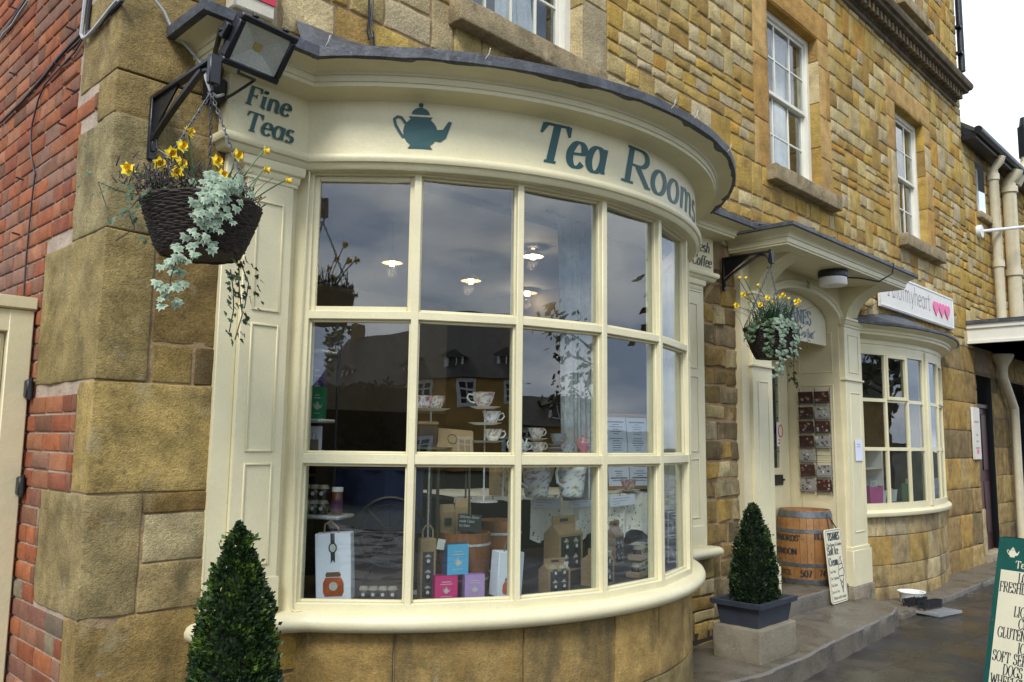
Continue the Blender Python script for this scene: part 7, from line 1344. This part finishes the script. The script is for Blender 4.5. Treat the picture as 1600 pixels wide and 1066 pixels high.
for lab, py, z in (('white edged gift box with jars, upper one at the right end of the window', 848, .20), ('white edged gift box with jars, lower one at the right end of the window', 898, 0)):
    q = at(1047, py, 2.02, DZ+z); t = thing('window_gift_box', lab, 'gift box', q, facing(q)-.5); b = MB(); b.cbox(-.11, .11, -.04, .05, 0, .19, .004); b.build('box_body', M['plastic'], t); b = MB()
    for c in ((-.11, -.10, 0, .19), (.10, .11, 0, .19), (-.10, .10, 0, .01), (-.10, .10, .18, .19)): b.box(c[0], c[1], -.045, -.041, c[2], c[3])
    b.build('white_edge', labm, t); jars_part(t, [(-.05, -.02, .03), (.05, -.02, .03)], 1.0)
# framed menu
q = onZ(985, 765, TZ+.006); t = thing('framed_menu', 'wooden frame with two closely printed white pages standing on the table', 'menu', q, rot=(RAD(-6), 0, RAD(-14))); W2, HH = .255, .62; b = MB()
for c in ((-W2, -W2+.03, 0, HH), (W2-.03, W2, 0, HH), (-W2+.03, W2-.03, 0, .03), (-W2+.03, W2-.03, HH-.03, HH)): b.cbox(c[0], c[1], -.012, .012, c[2], c[3], .004)
b.build('frame', mat('oak_frame', (.30, .15, .04), .5, .2), t); b = MB(); b.box(-W2+.03, -.004, -.004, .0, .03, HH-.03); b.box(.004, W2-.03, -.004, .0, .03, HH-.03); b.build('page', M['paper'], t); b = MB(); b.box(-W2+.02, W2-.02, .001, .01, .02, HH-.02); b.build('backing', kraft, t); b = MB(); rnd = random.Random(8)
for s in (-1, 1):
    c = s*(W2-.03)/2
    for i in range(26):
        z = HH-.075-.019*i; wd = .07*rnd.uniform(.35, 1) if i not in (0, 24) else .085
        if i % 7 == 6: continue
        b.box(c-wd, c+wd, -.0052, -.0045, z, z+(.010 if i in (0, 24) else .005))
b.build('small_print', mat('print_ink', (.10, .10, .13), .6, 0), t)
# net curtain, pendant lamps, dresser
q = at(905, 500, 1.72); t = thing('net_curtain', 'tall white net curtain gathered beside the third column of panes', 'curtain', (q.x, q.y, 1.2), facing(q)); b = MB(); n = 40; rows = []
for k in range(15):
    z = 2.0*k/14; wd = .16+.05*(z/2); rows.append([V((-wd+2*wd*i/n-.03*(z/2-.5), .045*sin(i*1.15+.3*sin(k*.5))+.012*sin(i*3.1), z)) for i in range(n+1)])
b.grid(rows); cm = mat('net_fabric', (.42, .44, .46), .9, .2, 14); b.build('curtain_net', cm, t); b = MB(); b.tube([(-.4, 0, 2.0), (.4, 0, 2.0)], .012, 8); b.build('curtain_rod', M['black'], t)
bulbm = mat('glowing_bulb', (1, .85, .6), .4, 0, fine=0, emit=((1, .66, .30), 22)); shade = mat('clear_shade', (.16, .15, .13), .15, .1, clear=.6)
def pendant(lab, px, py, Y, tilt=0, tube=False):
    p = onY(px, py, Y); t = thing('pendant_lamp', lab, 'lamp', p); s = mpp(p); R_ = 16*s; b = MB(); b.tube([(0, 0, R_*.6), (0, 0, 3.40-p.z)], .004 if not tube else .018, 8); b.build('lamp_cord', M['black'] if not tube else silver, t)
    b = MB(); b.lathe([(R_*.28, R_*.5), (R_*.5, R_*.30), (R_, -R_*.12), (R_*1.02, -R_*.2), (R_*.98, -R_*.16), (R_*.46, R_*.26), (R_*.25, R_*.46)], 28); b.build('lamp_shade', shade if not tube else silver, t); b = MB(); b.lathe([(0, -R_*.5), (R_*.24, -R_*.45), (R_*.27, R_*.3), (0, R_*.4)], 14, (0, 0, 0)); b.build('bulb', bulbm, t)
    l = bpy.data.lights.new('lamp_light', 'POINT'); l.energy = 5.0; l.color = (1, .72, .42); l.shadow_soft_size = .05; lo = bpy.data.objects.new('lamp_light', l); COL.objects.link(lo); lo.parent = t; lo.location = (0, 0, -R_*1.1)
pendant('glowing pendant lamp with clear saucer shade in the upper left pane', 613, 408, 2.2); pendant('glowing pendant lamp with clear saucer shade in the second upper pane', 736, 436, 2.6); pendant('farthest small glowing pendant lamp low in the third upper pane', 824, 455, 3.4); pendant('silver hooded pendant lamp high beside the third window bar', 833, 398, 1.9, tube=True); pendant('silver hooded pendant lamp in the fourth upper pane', 1003, 438, 1.9, tube=True)
t = thing('dresser', 'dark wooden dresser with open shelves at the back of the shop', 'dresser', (3.6, 4.75, -.1)); b = MB(); b.cbox(-1.5, 1.5, -.25, .2, 0, .95, .01); b.build('cupboard', darkw, t); b = MB()
for z in (1.3, 1.7, 2.1): b.cbox(-1.5, 1.5, -.05, .2, z, z+.03, .004)
b.build('shelf', mat('dresser_shelf', (.05, .03, .018), .6), t); b = MB()
for x in (-1.5, -.5, .5, 1.5): b.cbox(x-.03, x+.03, -.05, .2, .95, 2.15, .004)
b.build('upright', darkw, t)
